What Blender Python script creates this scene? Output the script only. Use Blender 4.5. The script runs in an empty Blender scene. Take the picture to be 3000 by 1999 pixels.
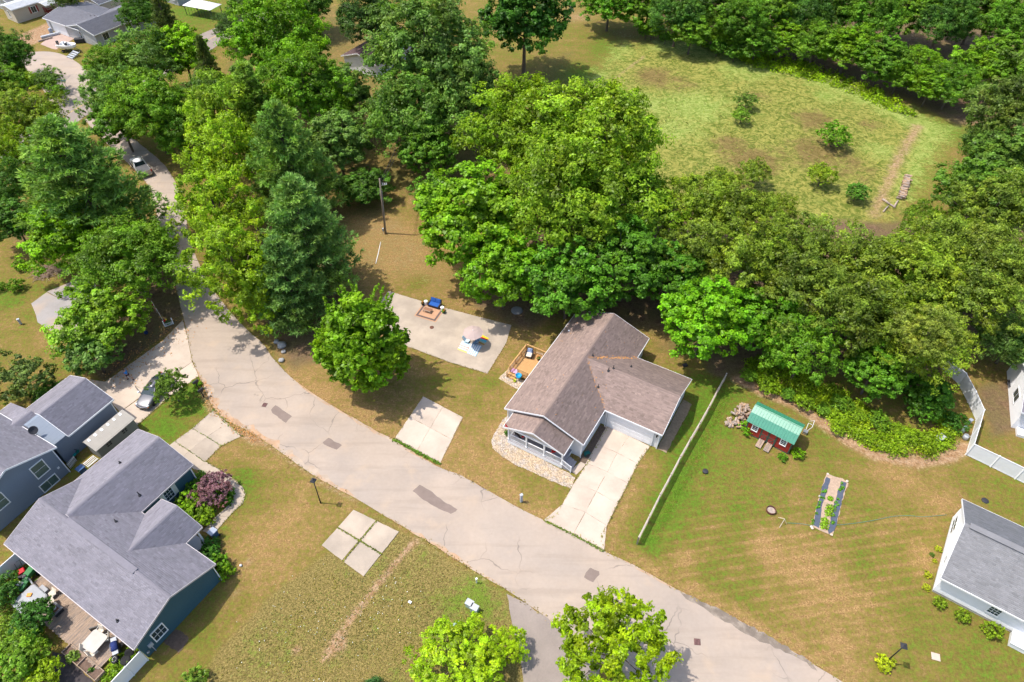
import bpy, bmesh, math, random
import numpy as np
from mathutils import Vector, Matrix, noise as mnoise
R = math.radians
random.seed(7)
rng = np.random.default_rng(7)
scene = bpy.context.scene
C = scene.collection

# ------------------------------------------------------------------ camera
CAMH, PITCH, FPX = 58.5, R(46), 2000.0
cam_d = bpy.data.cameras.new('camera')
cam_d.sensor_width = 36; cam_d.lens = 24.0; cam_d.clip_end = 3000; cam_d.clip_start = 0.5
cam = bpy.data.objects.new('camera', cam_d); C.objects.link(cam)
cam.location = (0, 0, CAMH); cam.rotation_euler = (R(90) - PITCH, 0, 0)
scene.camera = cam
# ------------------------------------------------------------------ light
SUN_EL, SHADOW_AZ = R(65.5), R(-7)
w = bpy.data.worlds.new('World'); scene.world = w; w.use_nodes = True
nt = w.node_tree; bg = nt.nodes['Background']
sky = nt.nodes.new('ShaderNodeTexSky'); sky.sky_type = 'NISHITA'; sky.sun_disc = False
sky.sun_elevation = SUN_EL; sky.sun_rotation = R(277); sky.air_density = 1.0; sky.dust_density = 2.2; sky.ozone_density = .8
nt.links.new(sky.outputs[0], bg.inputs[0]); bg.inputs[1].default_value = 0.15
sd = bpy.data.lights.new('sun', 'SUN'); sd.energy = 2.8; sd.angle = R(0.6); sd.color = (1.0, 0.945, 0.86)
so = bpy.data.objects.new('sun', sd); C.objects.link(so)
so.rotation_euler = Vector((math.cos(SHADOW_AZ)*math.cos(SUN_EL), math.sin(SHADOW_AZ)*math.cos(SUN_EL), -math.sin(SUN_EL))).to_track_quat('-Z', 'Y').to_euler()
vs = scene.view_settings
vs.view_transform = 'Standard'; vs.look = 'None'; vs.gamma = 1; vs.exposure = 0.80; vs.use_curve_mapping = False
scene.cycles.max_bounces = 4; scene.cycles.diffuse_bounces = 2; scene.cycles.glossy_bounces = 2; scene.cycles.transmission_bounces = 2
scene.cycles.transparent_max_bounces = 4; scene.cycles.sample_clamp_indirect = 6; scene.cycles.use_adaptive_sampling = True; scene.cycles.adaptive_threshold = .03

# ------------------------------------------------------------------ surveying: photo position -> point on a level plane
def G(px, py, z=0.0):
    x = (px-1500)/FPX; y = -(py-999.5)/FPX
    r = (x, math.cos(PITCH)+y*math.sin(PITCH), -math.sin(PITCH)+y*math.cos(PITCH))
    t = (z-CAMH)/r[2]
    return Vector((r[0]*t, r[1]*t, z))
def Q(c, r, x, y, z=0.0):
    return G(750*c+x/3.136, (0, 500, 1000, 1499)[r]+y/3.136, z)
def mpp(px, py):            # metres per photo pixel at ground there
    p = G(px, py); return math.sqrt(p.x**2+p.y**2+CAMH**2)/math.sqrt(FPX**2+(px-1500)**2+(py-999.5)**2)

# ------------------------------------------------------------------ object helpers
def tag(o, label=None, cat=None, group=None, kind=None):
    if label: o['label'] = label
    if cat: o['category'] = cat
    if group: o['group'] = group
    if kind: o['kind'] = kind
    return o
def empty(name, label, cat, loc=(0, 0, 0), rz=0.0, group=None):
    o = bpy.data.objects.new(name, None); C.objects.link(o)
    o.location = loc; o.rotation_euler = (0, 0, rz); o.empty_display_size = .3
    return tag(o, label, cat, group)
def link(name, me, parent=None, loc=None, rz=None):
    o = bpy.data.objects.new(name, me); C.objects.link(o)
    if parent: o.parent = parent
    if loc is not None: o.location = loc
    if rz is not None: o.rotation_euler = (0, 0, rz)
    return o
def copy_tree(o, parent=None):
    c = o.copy(); C.objects.link(c); c.parent = parent
    for ch in o.children: copy_tree(ch, c)
    return c

class B:
    """collects faces in local coordinates, builds one mesh"""
    def __init__(s): s.v = []; s.f = []
    def add(s, vs, fs):
        n = len(s.v); s.v += [tuple(p) for p in vs]; s.f += [tuple(i+n for i in f) for f in fs]; return s
    def box(s, x0, x1, y0, y1, z0, z1, m=None):
        vs = [(x, y, z) for z in (z0, z1) for x, y in ((x0, y0), (x1, y0), (x1, y1), (x0, y1))]
        if m is not None: vs = [m @ Vector(p) for p in vs]
        return s.add(vs, [(3, 2, 1, 0), (4, 5, 6, 7), (0, 1, 5, 4), (1, 2, 6, 5), (2, 3, 7, 6), (3, 0, 4, 7)])
    def bar(s, a, b, wx, wz=None):
        """rectangular bar from a to b"""
        a = Vector(a); b = Vector(b); wz = wz or wx; d = b-a
        q = d.to_track_quat('Y', 'Z').to_matrix().to_4x4(); m = Matrix.Translation(a) @ q
        return s.box(-wx/2, wx/2, 0, d.length, -wz/2, wz/2, m)
    def tube(s, pts, rad, n=8, cap=True):
        pts = [Vector(p) for p in pts]
        if not hasattr(rad, '__len__'): rad = [rad]*len(pts)
        base = len(s.v)
        for i, p in enumerate(pts):
            d = (pts[min(i+1, len(pts)-1)]-pts[max(i-1, 0)])
            q = d.to_track_quat('Z', 'Y')
            for k in range(n):
                a = 2*math.pi*k/n; s.v.append(tuple(p+q @ Vector((rad[i]*math.cos(a), rad[i]*math.sin(a), 0))))
        for i in range(len(pts)-1):
            for k in range(n):
                a = base+i*n+k; b = base+i*n+(k+1) % n; s.f.append((a, b, b+n, a+n))
        if cap:
            s.f.append(tuple(base+n-1-k for k in range(n))); s.f.append(tuple(base+(len(pts)-1)*n+k for k in range(n)))
        return s
    def lathe(s, prof, n=16, c=(0, 0, 0)):
        base = len(s.v)
        for r, z in prof:
            for k in range(n):
                a = 2*math.pi*k/n; s.v.append((c[0]+r*math.cos(a), c[1]+r*math.sin(a), c[2]+z))
        for i in range(len(prof)-1):
            for k in range(n):
                a = base+i*n+k; b = base+i*n+(k+1) % n; s.f.append((a, b, b+n, a+n))
        s.f.append(tuple(base+n-1-k for k in range(n))); s.f.append(tuple(base+(len(prof)-1)*n+k for k in range(n)))
        return s
    def prism(s, poly, z0, z1):
        n = len(poly); A = sum(poly[i][0]*poly[(i+1) % n][1]-poly[(i+1) % n][0]*poly[i][1] for i in range(n))
        if A < 0: poly = poly[::-1]
        vs = [(p[0], p[1], z0) for p in poly]+[(p[0], p[1], z1) for p in poly]
        return s.add(vs, [tuple(range(n-1, -1, -1)), tuple(range(n, 2*n))]+[(i, (i+1) % n, (i+1) % n+n, i+n) for i in range(n)])
    def poly(s, pts): return s.add(pts, [tuple(range(len(pts)))])
    def loft(s, secs, closed=True, caps=True):
        """sections: equal-length rings"""
        base = len(s.v); n = len(secs[0])
        for sec in secs: s.v += [tuple(p) for p in sec]
        for i in range(len(secs)-1):
            for k in range(n if closed else n-1):
                a = base+i*n+k; b = base+i*n+(k+1) % n; s.f.append((a, b, b+n, a+n))
        if caps:
            s.f.append(tuple(base+n-1-k for k in range(n))); s.f.append(tuple(base+(len(secs)-1)*n+k for k in range(n)))
        return s
    def blob(s, c, r, n=1, squash=1.0, jit=.25, seed=0):
        bm = bmesh.new(); bmesh.ops.create_icosphere(bm, subdivisions=n, radius=1)
        rr = random.Random(seed); base = len(s.v)
        for v in bm.verts:
            k = 1+rr.uniform(-jit, jit); s.v.append((c[0]+v.co.x*r*k, c[1]+v.co.y*r*k, c[2]+v.co.z*r*k*squash))
        s.f += [tuple(v.index+base for v in f.verts) for f in bm.faces]; bm.free(); return s
    def mesh(s, name, mat, smooth=False):
        me = bpy.data.meshes.new(name); me.from_pydata(s.v, [], s.f)
        if mat: me.materials.append(mat)
        if smooth: me.polygons.foreach_set('use_smooth', [True]*len(me.polygons))
        me.update(); return me
    def obj(s, name, mat, parent=None, smooth=False, loc=None, rz=None, bevel=0):
        o = link(name, s.mesh(name, mat, smooth), parent, loc, rz)
        if bevel:
            md = o.modifiers.new('bevel', 'BEVEL'); md.width = bevel; md.segments = 2; md.limit_method = 'ANGLE'; md.angle_limit = R(40)
        return o

# ------------------------------------------------------------------ materials
MATS = {}
def nd(t, typ, **kw):
    n = t.nodes.new(typ)
    for k, v in kw.items():
        if k.startswith('i_'): n.inputs[k[2:]].default_value = v
        else: setattr(n, k, v)
    return n
def mixc(t, fac, a, b, mode='MIX'):
    n = t.nodes.new('ShaderNodeMix'); n.data_type = 'RGBA'; n.blend_type = mode
    for s, v in ((0, fac), (6, a), (7, b)):
        if hasattr(v, 'is_linked') or hasattr(v, 'links'): t.links.new(v, n.inputs[s])
        else: n.inputs[s].default_value = (v if s == 0 else (*v[:3], 1))
    return n.outputs[2]
def fmath(t, op, a, b=0.0, clamp=False):
    n = t.nodes.new('ShaderNodeMath'); n.operation = op; n.use_clamp = clamp
    for i, v in enumerate((a, b)):
        if hasattr(v, 'links'): t.links.new(v, n.inputs[i])
        else: n.inputs[i].default_value = v
    return n.outputs[0]
def noise(t, vec, scale, detail=4, rough=.55, dist=0.0):
    n = nd(t, 'ShaderNodeTexNoise'); n.inputs['Scale'].default_value = scale; n.inputs['Detail'].default_value = detail
    n.inputs['Roughness'].default_value = rough; n.inputs['Distortion'].default_value = dist
    if vec is not None: t.links.new(vec, n.inputs['Vector'])
    return n.outputs[0]
def ramp(t, fac, lo, hi):
    n = nd(t, 'ShaderNodeMapRange'); n.clamp = True; n.interpolation_type = 'SMOOTHSTEP'
    t.links.new(fac, n.inputs[0]); n.inputs[1].default_value = lo; n.inputs[2].default_value = hi
    return n.outputs[0]
def mat(name, col, rough=.8, var=.18, scale=3.0, fine=0.0, bump=0.0, bscale=30.0, metal=0.0, spec=.3, attr=0.0, stretch=None, second=None, coat=0.0, trans=0.0):
    """procedural surface: colour broken by two noises, optional per-piece attribute, bump"""
    m = bpy.data.materials.new(name); m.use_nodes = True; t = m.node_tree
    p = t.nodes['Principled BSDF']
    tc = nd(t, 'ShaderNodeTexCoord'); oi = nd(t, 'ShaderNodeObjectInfo')
    off = nd(t, 'ShaderNodeVectorMath', operation='SCALE'); off.inputs[0].default_value = (37, 51, 13); t.links.new(oi.outputs['Random'], off.inputs['Scale'])
    ad = nd(t, 'ShaderNodeVectorMath', operation='ADD'); t.links.new(tc.outputs['Object'], ad.inputs[0]); t.links.new(off.outputs[0], ad.inputs[1])
    vec = ad.outputs[0]
    if stretch:
        mp = nd(t, 'ShaderNodeMapping'); mp.inputs['Scale'].default_value = stretch; t.links.new(vec, mp.inputs[0]); vec = mp.outputs[0]
    n1 = noise(t, vec, scale, 5, .6)
    f = fmath(t, 'MULTIPLY', fmath(t, 'SUBTRACT', n1, .5), 2*var*1.6)
    f = fmath(t, 'ADD', f, 1.0)
    if fine:
        n2 = noise(t, vec, scale*14, 3, .6)
        f = fmath(t, 'ADD', f, fmath(t, 'MULTIPLY', fmath(t, 'SUBTRACT', n2, .5), 2*fine))
    if attr:
        at = nd(t, 'ShaderNodeAttribute'); at.attribute_name = 'v'
        f = fmath(t, 'ADD', f, fmath(t, 'MULTIPLY', fmath(t, 'SUBTRACT', at.outputs['Fac'], .5), 2*attr))
    base = col
    if second is not None:
        n3 = noise(t, vec, scale*.45, 4, .6, .3); base = mixc(t, ramp(t, n3, .42, .64), col, second)
    cc = nd(t, 'ShaderNodeCombineColor')
    for i in range(3): t.links.new(f, cc.inputs[i])
    colr = mixc(t, 1.0, base, cc.outputs[0], 'MULTIPLY')
    t.links.new(colr, p.inputs['Base Color'])
    p.inputs['Roughness'].default_value = rough; p.inputs['Metallic'].default_value = metal
    p.inputs['Specular IOR Level'].default_value = spec; p.inputs['Coat Weight'].default_value = coat
    if trans: p.inputs['Transmission Weight'].default_value = trans
    if bump:
        nb = noise(t, vec, bscale, 4, .6); bp = nd(t, 'ShaderNodeBump'); bp.inputs['Strength'].default_value = bump; bp.inputs['Distance'].default_value = .03
        t.links.new(nb, bp.inputs['Height']); t.links.new(bp.outputs[0], p.inputs['Normal'])
    MATS[name] = m; return m
def siding_mat(name, col, pitch=.12):
    m = mat(name, col, rough=.55, var=.05, scale=.6); t = m.node_tree; p = t.nodes['Principled BSDF']
    tc = nd(t, 'ShaderNodeTexCoord'); sx = nd(t, 'ShaderNodeSeparateXYZ'); t.links.new(tc.outputs['Object'], sx.inputs[0])
    fr = fmath(t, 'FRACT', fmath(t, 'DIVIDE', sx.outputs[2], pitch))
    bp = nd(t, 'ShaderNodeBump'); bp.inputs['Strength'].default_value = .9; bp.inputs['Distance'].default_value = .02; bp.invert = True
    t.links.new(fr, bp.inputs['Height']); t.links.new(bp.outputs[0], p.inputs['Normal']); return m
def leaf_mat(name, gloss=.014, trans=.34):
    """leaf surface: hue from each plant's own colour, broken leaf by leaf"""
    m = bpy.data.materials.new(name); m.use_nodes = True; t = m.node_tree; t.nodes.remove(t.nodes['Principled BSDF']); out = t.nodes['Material Output']
    oi = nd(t, 'ShaderNodeObjectInfo'); at = nd(t, 'ShaderNodeAttribute'); at.attribute_name = 'v'
    tc = nd(t, 'ShaderNodeTexCoord'); n = noise(t, tc.outputs['Object'], .35, 2)
    f = fmath(t, 'ADD', fmath(t, 'MULTIPLY', fmath(t, 'POWER', at.outputs['Fac'], 1.3), 1.7), .55)
    cc = nd(t, 'ShaderNodeCombineColor')
    for i in range(3): t.links.new(f, cc.inputs[i])
    c1 = mixc(t, 1.0, oi.outputs['Color'], cc.outputs[0], 'MULTIPLY')
    yel = mixc(t, 1.0, c1, (1.28, 1.06, .75), 'MULTIPLY')
    c2 = mixc(t, ramp(t, n, .42, .75), c1, yel)
    df = nd(t, 'ShaderNodeBsdfDiffuse'); t.links.new(c2, df.inputs[0])
    tr = nd(t, 'ShaderNodeBsdfTranslucent'); t.links.new(mixc(t, 1.0, c2, (1.25, 1.4, .4), 'MULTIPLY'), tr.inputs[0])
    gl = nd(t, 'ShaderNodeBsdfGlossy'); gl.inputs['Roughness'].default_value = .42; gl.inputs[0].default_value = (.85, .9, .8, 1)
    mx = nd(t, 'ShaderNodeMixShader'); mx.inputs[0].default_value = trans; t.links.new(df.outputs[0], mx.inputs[1]); t.links.new(tr.outputs[0], mx.inputs[2])
    m2 = nd(t, 'ShaderNodeMixShader'); m2.inputs[0].default_value = gloss; t.links.new(mx.outputs[0], m2.inputs[1]); t.links.new(gl.outputs[0], m2.inputs[2]); t.links.new(m2.outputs[0], out.inputs[0])
    MATS[name] = m; return m

M_leaf = leaf_mat('leaf'); M_needle = leaf_mat('needle', .012, .22)
M_bark = mat('bark', (.13, .10, .075), .95, .35, 4, .2, .6, 12, stretch=(1, 1, .25))
def road_material(name, c1, c2, dust):
    """worn asphalt: two tones, dust, wheel-polished streaks, hairline cracks"""
    m = mat(name, c1, .95, .10, .22, .09, .25, 60, second=c2); t = m.node_tree; p = t.nodes['Principled BSDF']
    base = p.inputs['Base Color'].links[0].from_socket; tc = nd(t, 'ShaderNodeTexCoord'); V = tc.outputs['Object']
    mp = nd(t, 'ShaderNodeMapping'); mp.inputs['Rotation'].default_value = (0, 0, R(33)); mp.inputs['Scale'].default_value = (.10, 1.0, 1); t.links.new(V, mp.inputs[0])
    st = noise(t, mp.outputs[0], .9, 5, .6, .2); c = mixc(t, fmath(t, 'MULTIPLY', ramp(t, st, .48, .68), .32), base, (c1[0]*.62, c1[1]*.62, c1[2]*.62))
    c = mixc(t, fmath(t, 'MULTIPLY', ramp(t, noise(t, V, .35, 5, .65, .4), .53, .72), .55), c, dust)
    wv = nd(t, 'ShaderNodeVectorMath', operation='ADD'); nv = nd(t, 'ShaderNodeTexNoise'); nv.inputs['Scale'].default_value = .8; t.links.new(V, nv.inputs['Vector']); t.links.new(V, wv.inputs[0]); t.links.new(nv.outputs['Color'], wv.inputs[1])
    vo = nd(t, 'ShaderNodeTexVoronoi'); vo.feature = 'DISTANCE_TO_EDGE'; vo.inputs['Scale'].default_value = .24; t.links.new(wv.outputs[0], vo.inputs['Vector'])
    cr = fmath(t, 'MULTIPLY', fmath(t, 'SUBTRACT', 1.0, ramp(t, vo.outputs['Distance'], .002, .013)), ramp(t, noise(t, V, .13, 3), .46, .6))
    c = mixc(t, fmath(t, 'MULTIPLY', cr, .6), c, (.12, .10, .085)); t.links.new(c, p.inputs['Base Color']); return m
M_road = road_material('old_asphalt', (.385, .31, .248), (.35, .29, .242), (.44, .335, .245))
M_patch = mat('asphalt_patch', (.215, .165, .14), .95, .15, 1.2, .12, .3, 50)
M_gray_asphalt = mat('gray_asphalt', (.27, .225, .195), .95, .14, .5, .14, .3, 60)
M_conc = mat('concrete', (.515, .42, .338), .9, .15, .5, .07, .12, 40, second=(.455, .37, .295))
M_conc_old = mat('old_concrete', (.425, .35, .275), .92, .16, .6, .08, .15, 40, second=(.355, .295, .235))
M_shingle_brown = mat('brown_shingle', (.27, .198, .17), .95, .16, .9, .12, .2, 60, attr=.17)
M_shingle_gray = mat('gray_shingle', (.225, .212, .24), .95, .12, .7, .10, .2, 60, attr=.13)
M_shingle_light = mat('light_gray_shingle', (.23, .228, .236), .95, .12, .7, .10, .2, 60, attr=.12)
M_shingle_dark = mat('dark_shingle', (.15, .15, .17), .95, .12, .5, .08, .2, 60, attr=.1)
M_white = mat('white_trim', (.8, .8, .8), .5, .04, 2)
M_trim_soft = mat('beige_trim', (.50, .46, .46), .6, .08, 2)
M_siding_white = siding_mat('pale_gray_siding', (.66, .655, .65))
M_siding_bright = siding_mat('white_siding', (.8, .8, .81))
M_siding_teal = siding_mat('teal_siding', (.042, .105, .135))
M_siding_blue = siding_mat('blue_gray_siding', (.20, .235, .285))
M_siding_tan = siding_mat('tan_siding', (.52, .45, .36))
M_siding_far = siding_mat('gray_siding', (.40, .40, .40))
M_found = mat('foundation', (.5, .48, .46), .9, .1, 2)
M_glass = mat('window_glass', (.03, .05, .055), .08, .2, 1, spec=.6)
M_black = mat('black_metal', (.015, .015, .017), .45, .2, 4, spec=.5)
M_dark = mat('dark_plastic', (.035, .035, .04), .6, .2, 4)
M_steel = mat('galvanized_steel', (.45, .46, .47), .4, .15, 3, metal=.8)
M_wood = mat('deck_wood', (.50, .285, .115), .75, .2, 1.5, .15, .3, 30, stretch=(6, 1, 6))
M_wood_old = mat('weathered_wood', (.36, .26, .19), .9, .3, 1.2, .2, .4, 30, stretch=(5, 1, 5), second=(.25, .20, .165))
M_rail_gray = mat('gray_fence_wood', (.42, .36, .29), .95, .2, 2, .2, .3, 20)
M_post_dark = mat('post_wood', (.20, .17, .14), .95, .25, 3, .2, .4, 20)
M_log = mat('split_log', (.42, .28, .17), .95, .35, 5, .25, .5, 20, second=(.25, .21, .185))
M_log_gray = mat('gray_log', (.33, .27, .235), .95, .3, 5, .2, .5, 20, second=(.42, .33, .26))
M_red = mat('red_panel', (.34, .035, .028), .55, .15, 2)
M_green_trim = mat('green_trim', (.045, .10, .075), .6, .1, 3)
M_green_roof = mat('green_metal_roof', (.035, .24, .13), .42, .08, 1, spec=.5, coat=1.0); _p = M_green_roof.node_tree.nodes['Principled BSDF']; _p.inputs['Coat IOR'].default_value = 2.0; _p.inputs['Coat Roughness'].default_value = .40
M_vinyl = mat('white_vinyl', (.8, .81, .82), .4, .05, 1)
M_shed_tan = mat('tan_resin', (.36, .33, .285), .7, .08, 2)
M_shed_wall = mat('shed_wall', (.235, .23, .20), .8, .08, 2)
M_stone = mat('stone', (.62, .50, .38), .9, .35, 6, .2, second=(.52, .45, .42))
M_gray_stone = mat('gray_stone', (.34, .33, .32), .9, .25, 3, .2)
M_gravelbase = mat('gravel_bed', (.42, .32, .215), .95, .3, 6, .3, .5, 25, second=(.50, .42, .34))
M_mulch = mat('wood_mulch', (.12, .085, .062), .98, .4, 5, .3, .6, 30)
M_soil = mat('soil', (.15, .10, .075), .98, .35, 5, .3, .6, 30)
M_plastic_sheet = mat('weed_cloth', (.075, .09, .125), .6, .2, 4, .1, .3, 20)
M_porch = mat('porch_boards', (.34, .32, .33), .7, .12, 2, .08)
M_blue_cushion = mat('blue_cushion', (.022, .10, .36), .9, .12, 3)
M_cream = mat('cream_fabric', (.66, .58, .47), .9, .08, 3)
M_wicker = mat('dark_wicker', (.06, .045, .04), .9, .25, 20)
M_rug_tan = mat('tan_rug', (.46, .27, .165), .98, .08, 6, .08)
M_rug_dark = mat('brown_rug_border', (.13, .095, .085), .98, .1, 6, .08)
M_white_gloss = mat('white_plastic', (.82, .82, .82), .35, .03, 2)
M_tire = mat('rubber', (.018, .018, .019), .85, .2, 4)
M_chrome = mat('chrome', (.7, .7, .72), .15, .05, 2, metal=1)
M_car = mat('silver_car_paint', (.15, .15, .16), .3, .05, 1, metal=.55, coat=.6)
M_truck = mat('pewter_paint', (.37, .355, .335), .35, .05, 1, metal=.4, coat=.4)
M_white_paint = mat('white_car_paint', (.8, .8, .8), .25, .03, 1, coat=.5)
M_headlight = mat('headlight_glass', (.6, .62, .65), .1, .1, 3)
M_red_lens = mat('red_lens', (.5, .01, .015), .3, .1, 3)
M_orange_lens = mat('orange_lens', (.7, .2, .03), .3, .1, 3)
M_bin_blue = mat('blue_plastic', (.03, .085, .20), .5, .12, 3)
M_bin_lid = mat('pale_blue_plastic', (.30, .34, .42), .5, .1, 3)
M_util = mat('utility_green', (.28, .40, .36), .6, .12, 3)
M_bedcover = mat('bed_cover_vinyl', (.10, .10, .105), .6, .1, 3)
M_util_gray = mat('utility_gray', (.42, .44, .47), .6, .1, 3)
M_teal_plastic = mat('teal_plastic', (.0, .16, .15), .4, .1, 3)
M_rust = mat('rusty_iron', (.14, .06, .04), .8, .3, 10)
M_mower_green = mat('green_machine_paint', (.025, .17, .045), .4, .12, 3)
M_mower_red = mat('red_machine_paint', (.5, .015, .02), .35, .1, 3)
M_yellow = mat('yellow_plastic', (.7, .5, .03), .5, .1, 3)
M_orange = mat('orange_plastic', (.75, .30, .05), .5, .15, 3)
M_hottub = mat('hot_tub_cover', (.33, .335, .35), .55, .1, 2, .05)
M_gravel_road = mat('gravel', (.40, .33, .26), .95, .2, 3, .2)
M_skin = mat('skin', (.45, .24, .16), .6, .08, 4)
M_hair = mat('brown_hair', (.07, .035, .02), .7, .2, 10)
M_shirt = mat('blue_shirt', (.03, .19, .48), .9, .12, 6)
M_shorts = mat('dark_shorts', (.02, .02, .03), .9, .1, 6)
M_leafdry = mat('dry_leaf', (.52, .25, .08), .9, .3, 8)
M_flag_red = mat('red_cloth', (.5, .02, .03), .9, .1, 5)
M_flag_white = mat('white_cloth', (.75, .74, .73), .9, .06, 5)
M_flag_blue = mat('navy_cloth', (.02, .035, .14), .9, .1, 5)
M_pink = mat('pink_cloth', (.62, .33, .45), .9, .15, 6)
M_aqua = mat('aqua_cloth', (.08, .38, .52), .9, .1, 5)
M_pale_aqua = mat('pale_blue_cloth', (.52, .68, .76), .9, .06, 5)
M_salmon = mat('salmon_cloth', (.75, .38, .33), .9, .08, 5)
M_mustard = mat('mustard_cloth', (.42, .23, .04), .9, .1, 5)
M_umbrella = mat('pale_pink_canvas', (.43, .335, .305), .9, .05, 3)
M_flower_red = mat('red_petals', (.55, .01, .01), .7, .2, 8)
M_flower_orange = mat('orange_petals', (.5, .12, .02), .7, .3, 8)
M_terracotta = mat('planter_brown', (.16, .07, .04), .8, .2, 4)
M_blue_glaze = mat('blue_tub', (.02, .30, .55), .4, .1, 4)
M_lime = mat('lime_plastic', (.62, .72, .02), .5, .1, 4)
M_clapred = mat('barn_red_paint', (.26, .045, .035), .7, .15, 4)
M_roof_white = mat('white_metal_roof', (.62, .62, .62), .5, .1, .8, .05)
M_hose = mat('green_hose', (.10, .25, .19), .5, .1, 3)
# ================================================================== GROUND
def axis(segs):
    out = [segs[0][0]]
    for a, b, step in segs:
        n = max(1, int(round((b-a)/step))); out += list(np.linspace(a, b, n+1)[1:])
    return np.array(out)
gx = axis([(-900, -260, 40), (-260, -130, 5), (-130, -62, 1.0), (-62, 62, .5), (62, 130, 1.0), (130, 260, 5), (260, 900, 40)])
gy = axis([(-300, -20, 20), (-20, 8, 2), (8, 80, .5), (80, 120, .8), (120, 230, 1.4), (230, 300, 6), (300, 1200, 45)])
GX, GY = np.meshgrid(gx, gy); PX, PY = GX.ravel(), GY.ravel(); NV = PX.size
def sdist(poly):
    """signed distance (inside positive) of all ground points to a polygon given in world xy"""
    P = np.array(poly); d2 = np.full(NV, 1e9); ins = np.zeros(NV, bool); n = len(P)
    for i in range(n):
        a, b = P[i], P[(i+1) % n]; e = b-a; L = (e**2).sum()+1e-9
        t = np.clip(((PX-a[0])*e[0]+(PY-a[1])*e[1])/L, 0, 1)
        d2 = np.minimum(d2, (PX-a[0]-t*e[0])**2+(PY-a[1]-t*e[1])**2)
        c = ((a[1] <= PY) != (b[1] <= PY)) & (PX < (b[0]-a[0])*(PY-a[1])/(b[1]-a[1]+1e-12)+a[0]); ins ^= c
    d = np.sqrt(d2); return np.where(ins, d, -d)
def pathdist(pts):
    d2 = np.full(NV, 1e9)
    for i in range(len(pts)-1):
        a, b = np.array(pts[i]), np.array(pts[i+1]); e = b-a; L = (e**2).sum()+1e-9
        t = np.clip(((PX-a[0])*e[0]+(PY-a[1])*e[1])/L, 0, 1)
        d2 = np.minimum(d2, (PX-a[0]-t*e[0])**2+(PY-a[1]-t*e[1])**2)
    return np.sqrt(d2)
def W2(pts): return [tuple(G(*p)[:2]) for p in pts]
masks = {k: np.zeros(NV) for k in ('green', 'dirt', 'mulch', 'tall', 'weed', 'brownfield', 'mow')}
masks['green'][:] = .42
def zone(mask, pts, val, soft=1.5):
    a = np.clip(sdist(W2(pts))/soft*.5+.5, 0, 1); a = a*a*(3-2*a); masks[mask][:] = masks[mask]*(1-a)+val*a
def blob(mask, px, py, rm, val, asp=1.0, rot=0):
    c = G(px, py); dx, dy = PX-c.x, PY-c.y; cr, sr = math.cos(R(rot)), math.sin(R(rot))
    u, v = dx*cr+dy*sr, (-dx*sr+dy*cr)*asp; a = np.exp(-((u*u+v*v)/rm**2)*1.6)
    masks[mask][:] = masks[mask]*(1-a)+val*a
def strip(mask, pts, wm, val, soft=.8):
    a = np.clip((wm/2-pathdist(W2(pts)))/soft*.5+.5, 0, 1); masks[mask][:] = masks[mask]*(1-a)+val*a

# --- lawns: how dry or lush each one is
zone('green', [(0, 0), (700, 0), (640, 130), (300, 330), (0, 520)], .45, 3)
zone('green', [(770, 560), (1500, 560), (1620, 1000), (1500, 1480), (1300, 1375), (842, 1096), (780, 1000)], .24)      # lot in the middle
zone('dirt', [(960, 580), (1210, 610), (1330, 760), (1420, 900), (1130, 840), (1080, 930), (980, 860)], .42, 5)
blob('green', 1230, 830, 2.6, .55); blob('green', 1200, 640, 2.5, .45); blob('green', 1330, 1090, 3.2, .5); blob('green', 1430, 1125, 2, .65); blob('green', 1290, 1130, 2.5, .6)
blob('green', 1300, 1290, 3, .12); blob('green', 1420, 1330, 3, .12); blob('green', 1400, 1180, 3, .45)
strip('green', [(860, 1105), (1000, 1190), (1150, 1280)], 3, .08); strip('green', [(1300, 1370), (1420, 1440), (1580, 1515)], 3, .10)
zone('green', [(1560, 960), (1850, 1040), (2150, 1090), (2130, 1120), (2040, 1290), (1945, 1310), (1770, 1000)], .45)
zone('green', [(2020, 1100), (2110, 1110), (2060, 1230), (1960, 1370), (1920, 1340), (2030, 1180)], .9, 1.2)           # beside garage
zone('green', [(1880, 1340), (1960, 1340), (1865, 1590), (1774, 1610), (1800, 1490)], .14, 1.2)
blob('green', 1875, 1400, 2.2, .32)
zone('green', [(2120, 1120), (2900, 1330), (3100, 1500), (3100, 2100), (2470, 1999), (1860, 1650), (1875, 1590)], .56, 1)   # big lawn on the right
strip('green', [(2120, 1150), (2030, 1330), (1900, 1590)], 3.4, 1.0, 2.0)
zone('mow', [(1920, 1560), (2050, 1430), (2400, 1480), (2750, 1500), (2700, 1800), (2450, 1950), (2100, 1780), (1900, 1660)], 1.0, 4)
for p, r_, v in (((2150, 1330), 4, .7), ((2200, 1500), 4, .75), ((2080, 1640), 3, .62), ((2120, 1700), 2.6, .68), ((2440, 1300), 3, .6), ((2350, 1450), 3.5, .55), ((2620, 1500), 3.5, .5),
                 ((2680, 1570), 3, .5), ((2600, 1720), 3, .5), ((2580, 1850), 3, .48), ((2820, 1900), 3, .6), ((2900, 1980), 3, .7), ((2300, 1760), 2.5, .5), ((2420, 1700), 2, .15),
                 ((2650, 1400), 4.5, .08), ((2760, 1470), 3, .1), ((2350, 1640), 3.5, .14), ((2250, 1600), 2.5, .1), ((2380, 1800), 2.5, .14), ((2500, 1780), 2.4, .14), ((2460, 1900), 2.4, .1), ((2000, 1650), 2, .1), ((2720, 1640), 2.2, .05)):
    blob('green', p[0], p[1], r_, v)
strip('green', [(1860, 1650), (2030, 1740), (2140, 1800), (2380, 1935), (2480, 1999)], 1.6, .02, 1.0)
zone('green', [(583, 1102), (625, 1190), (564, 1255), (500, 1300), (402, 1248), (491, 1169)], 1.0, .8)                  # lush lawn by the car
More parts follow.
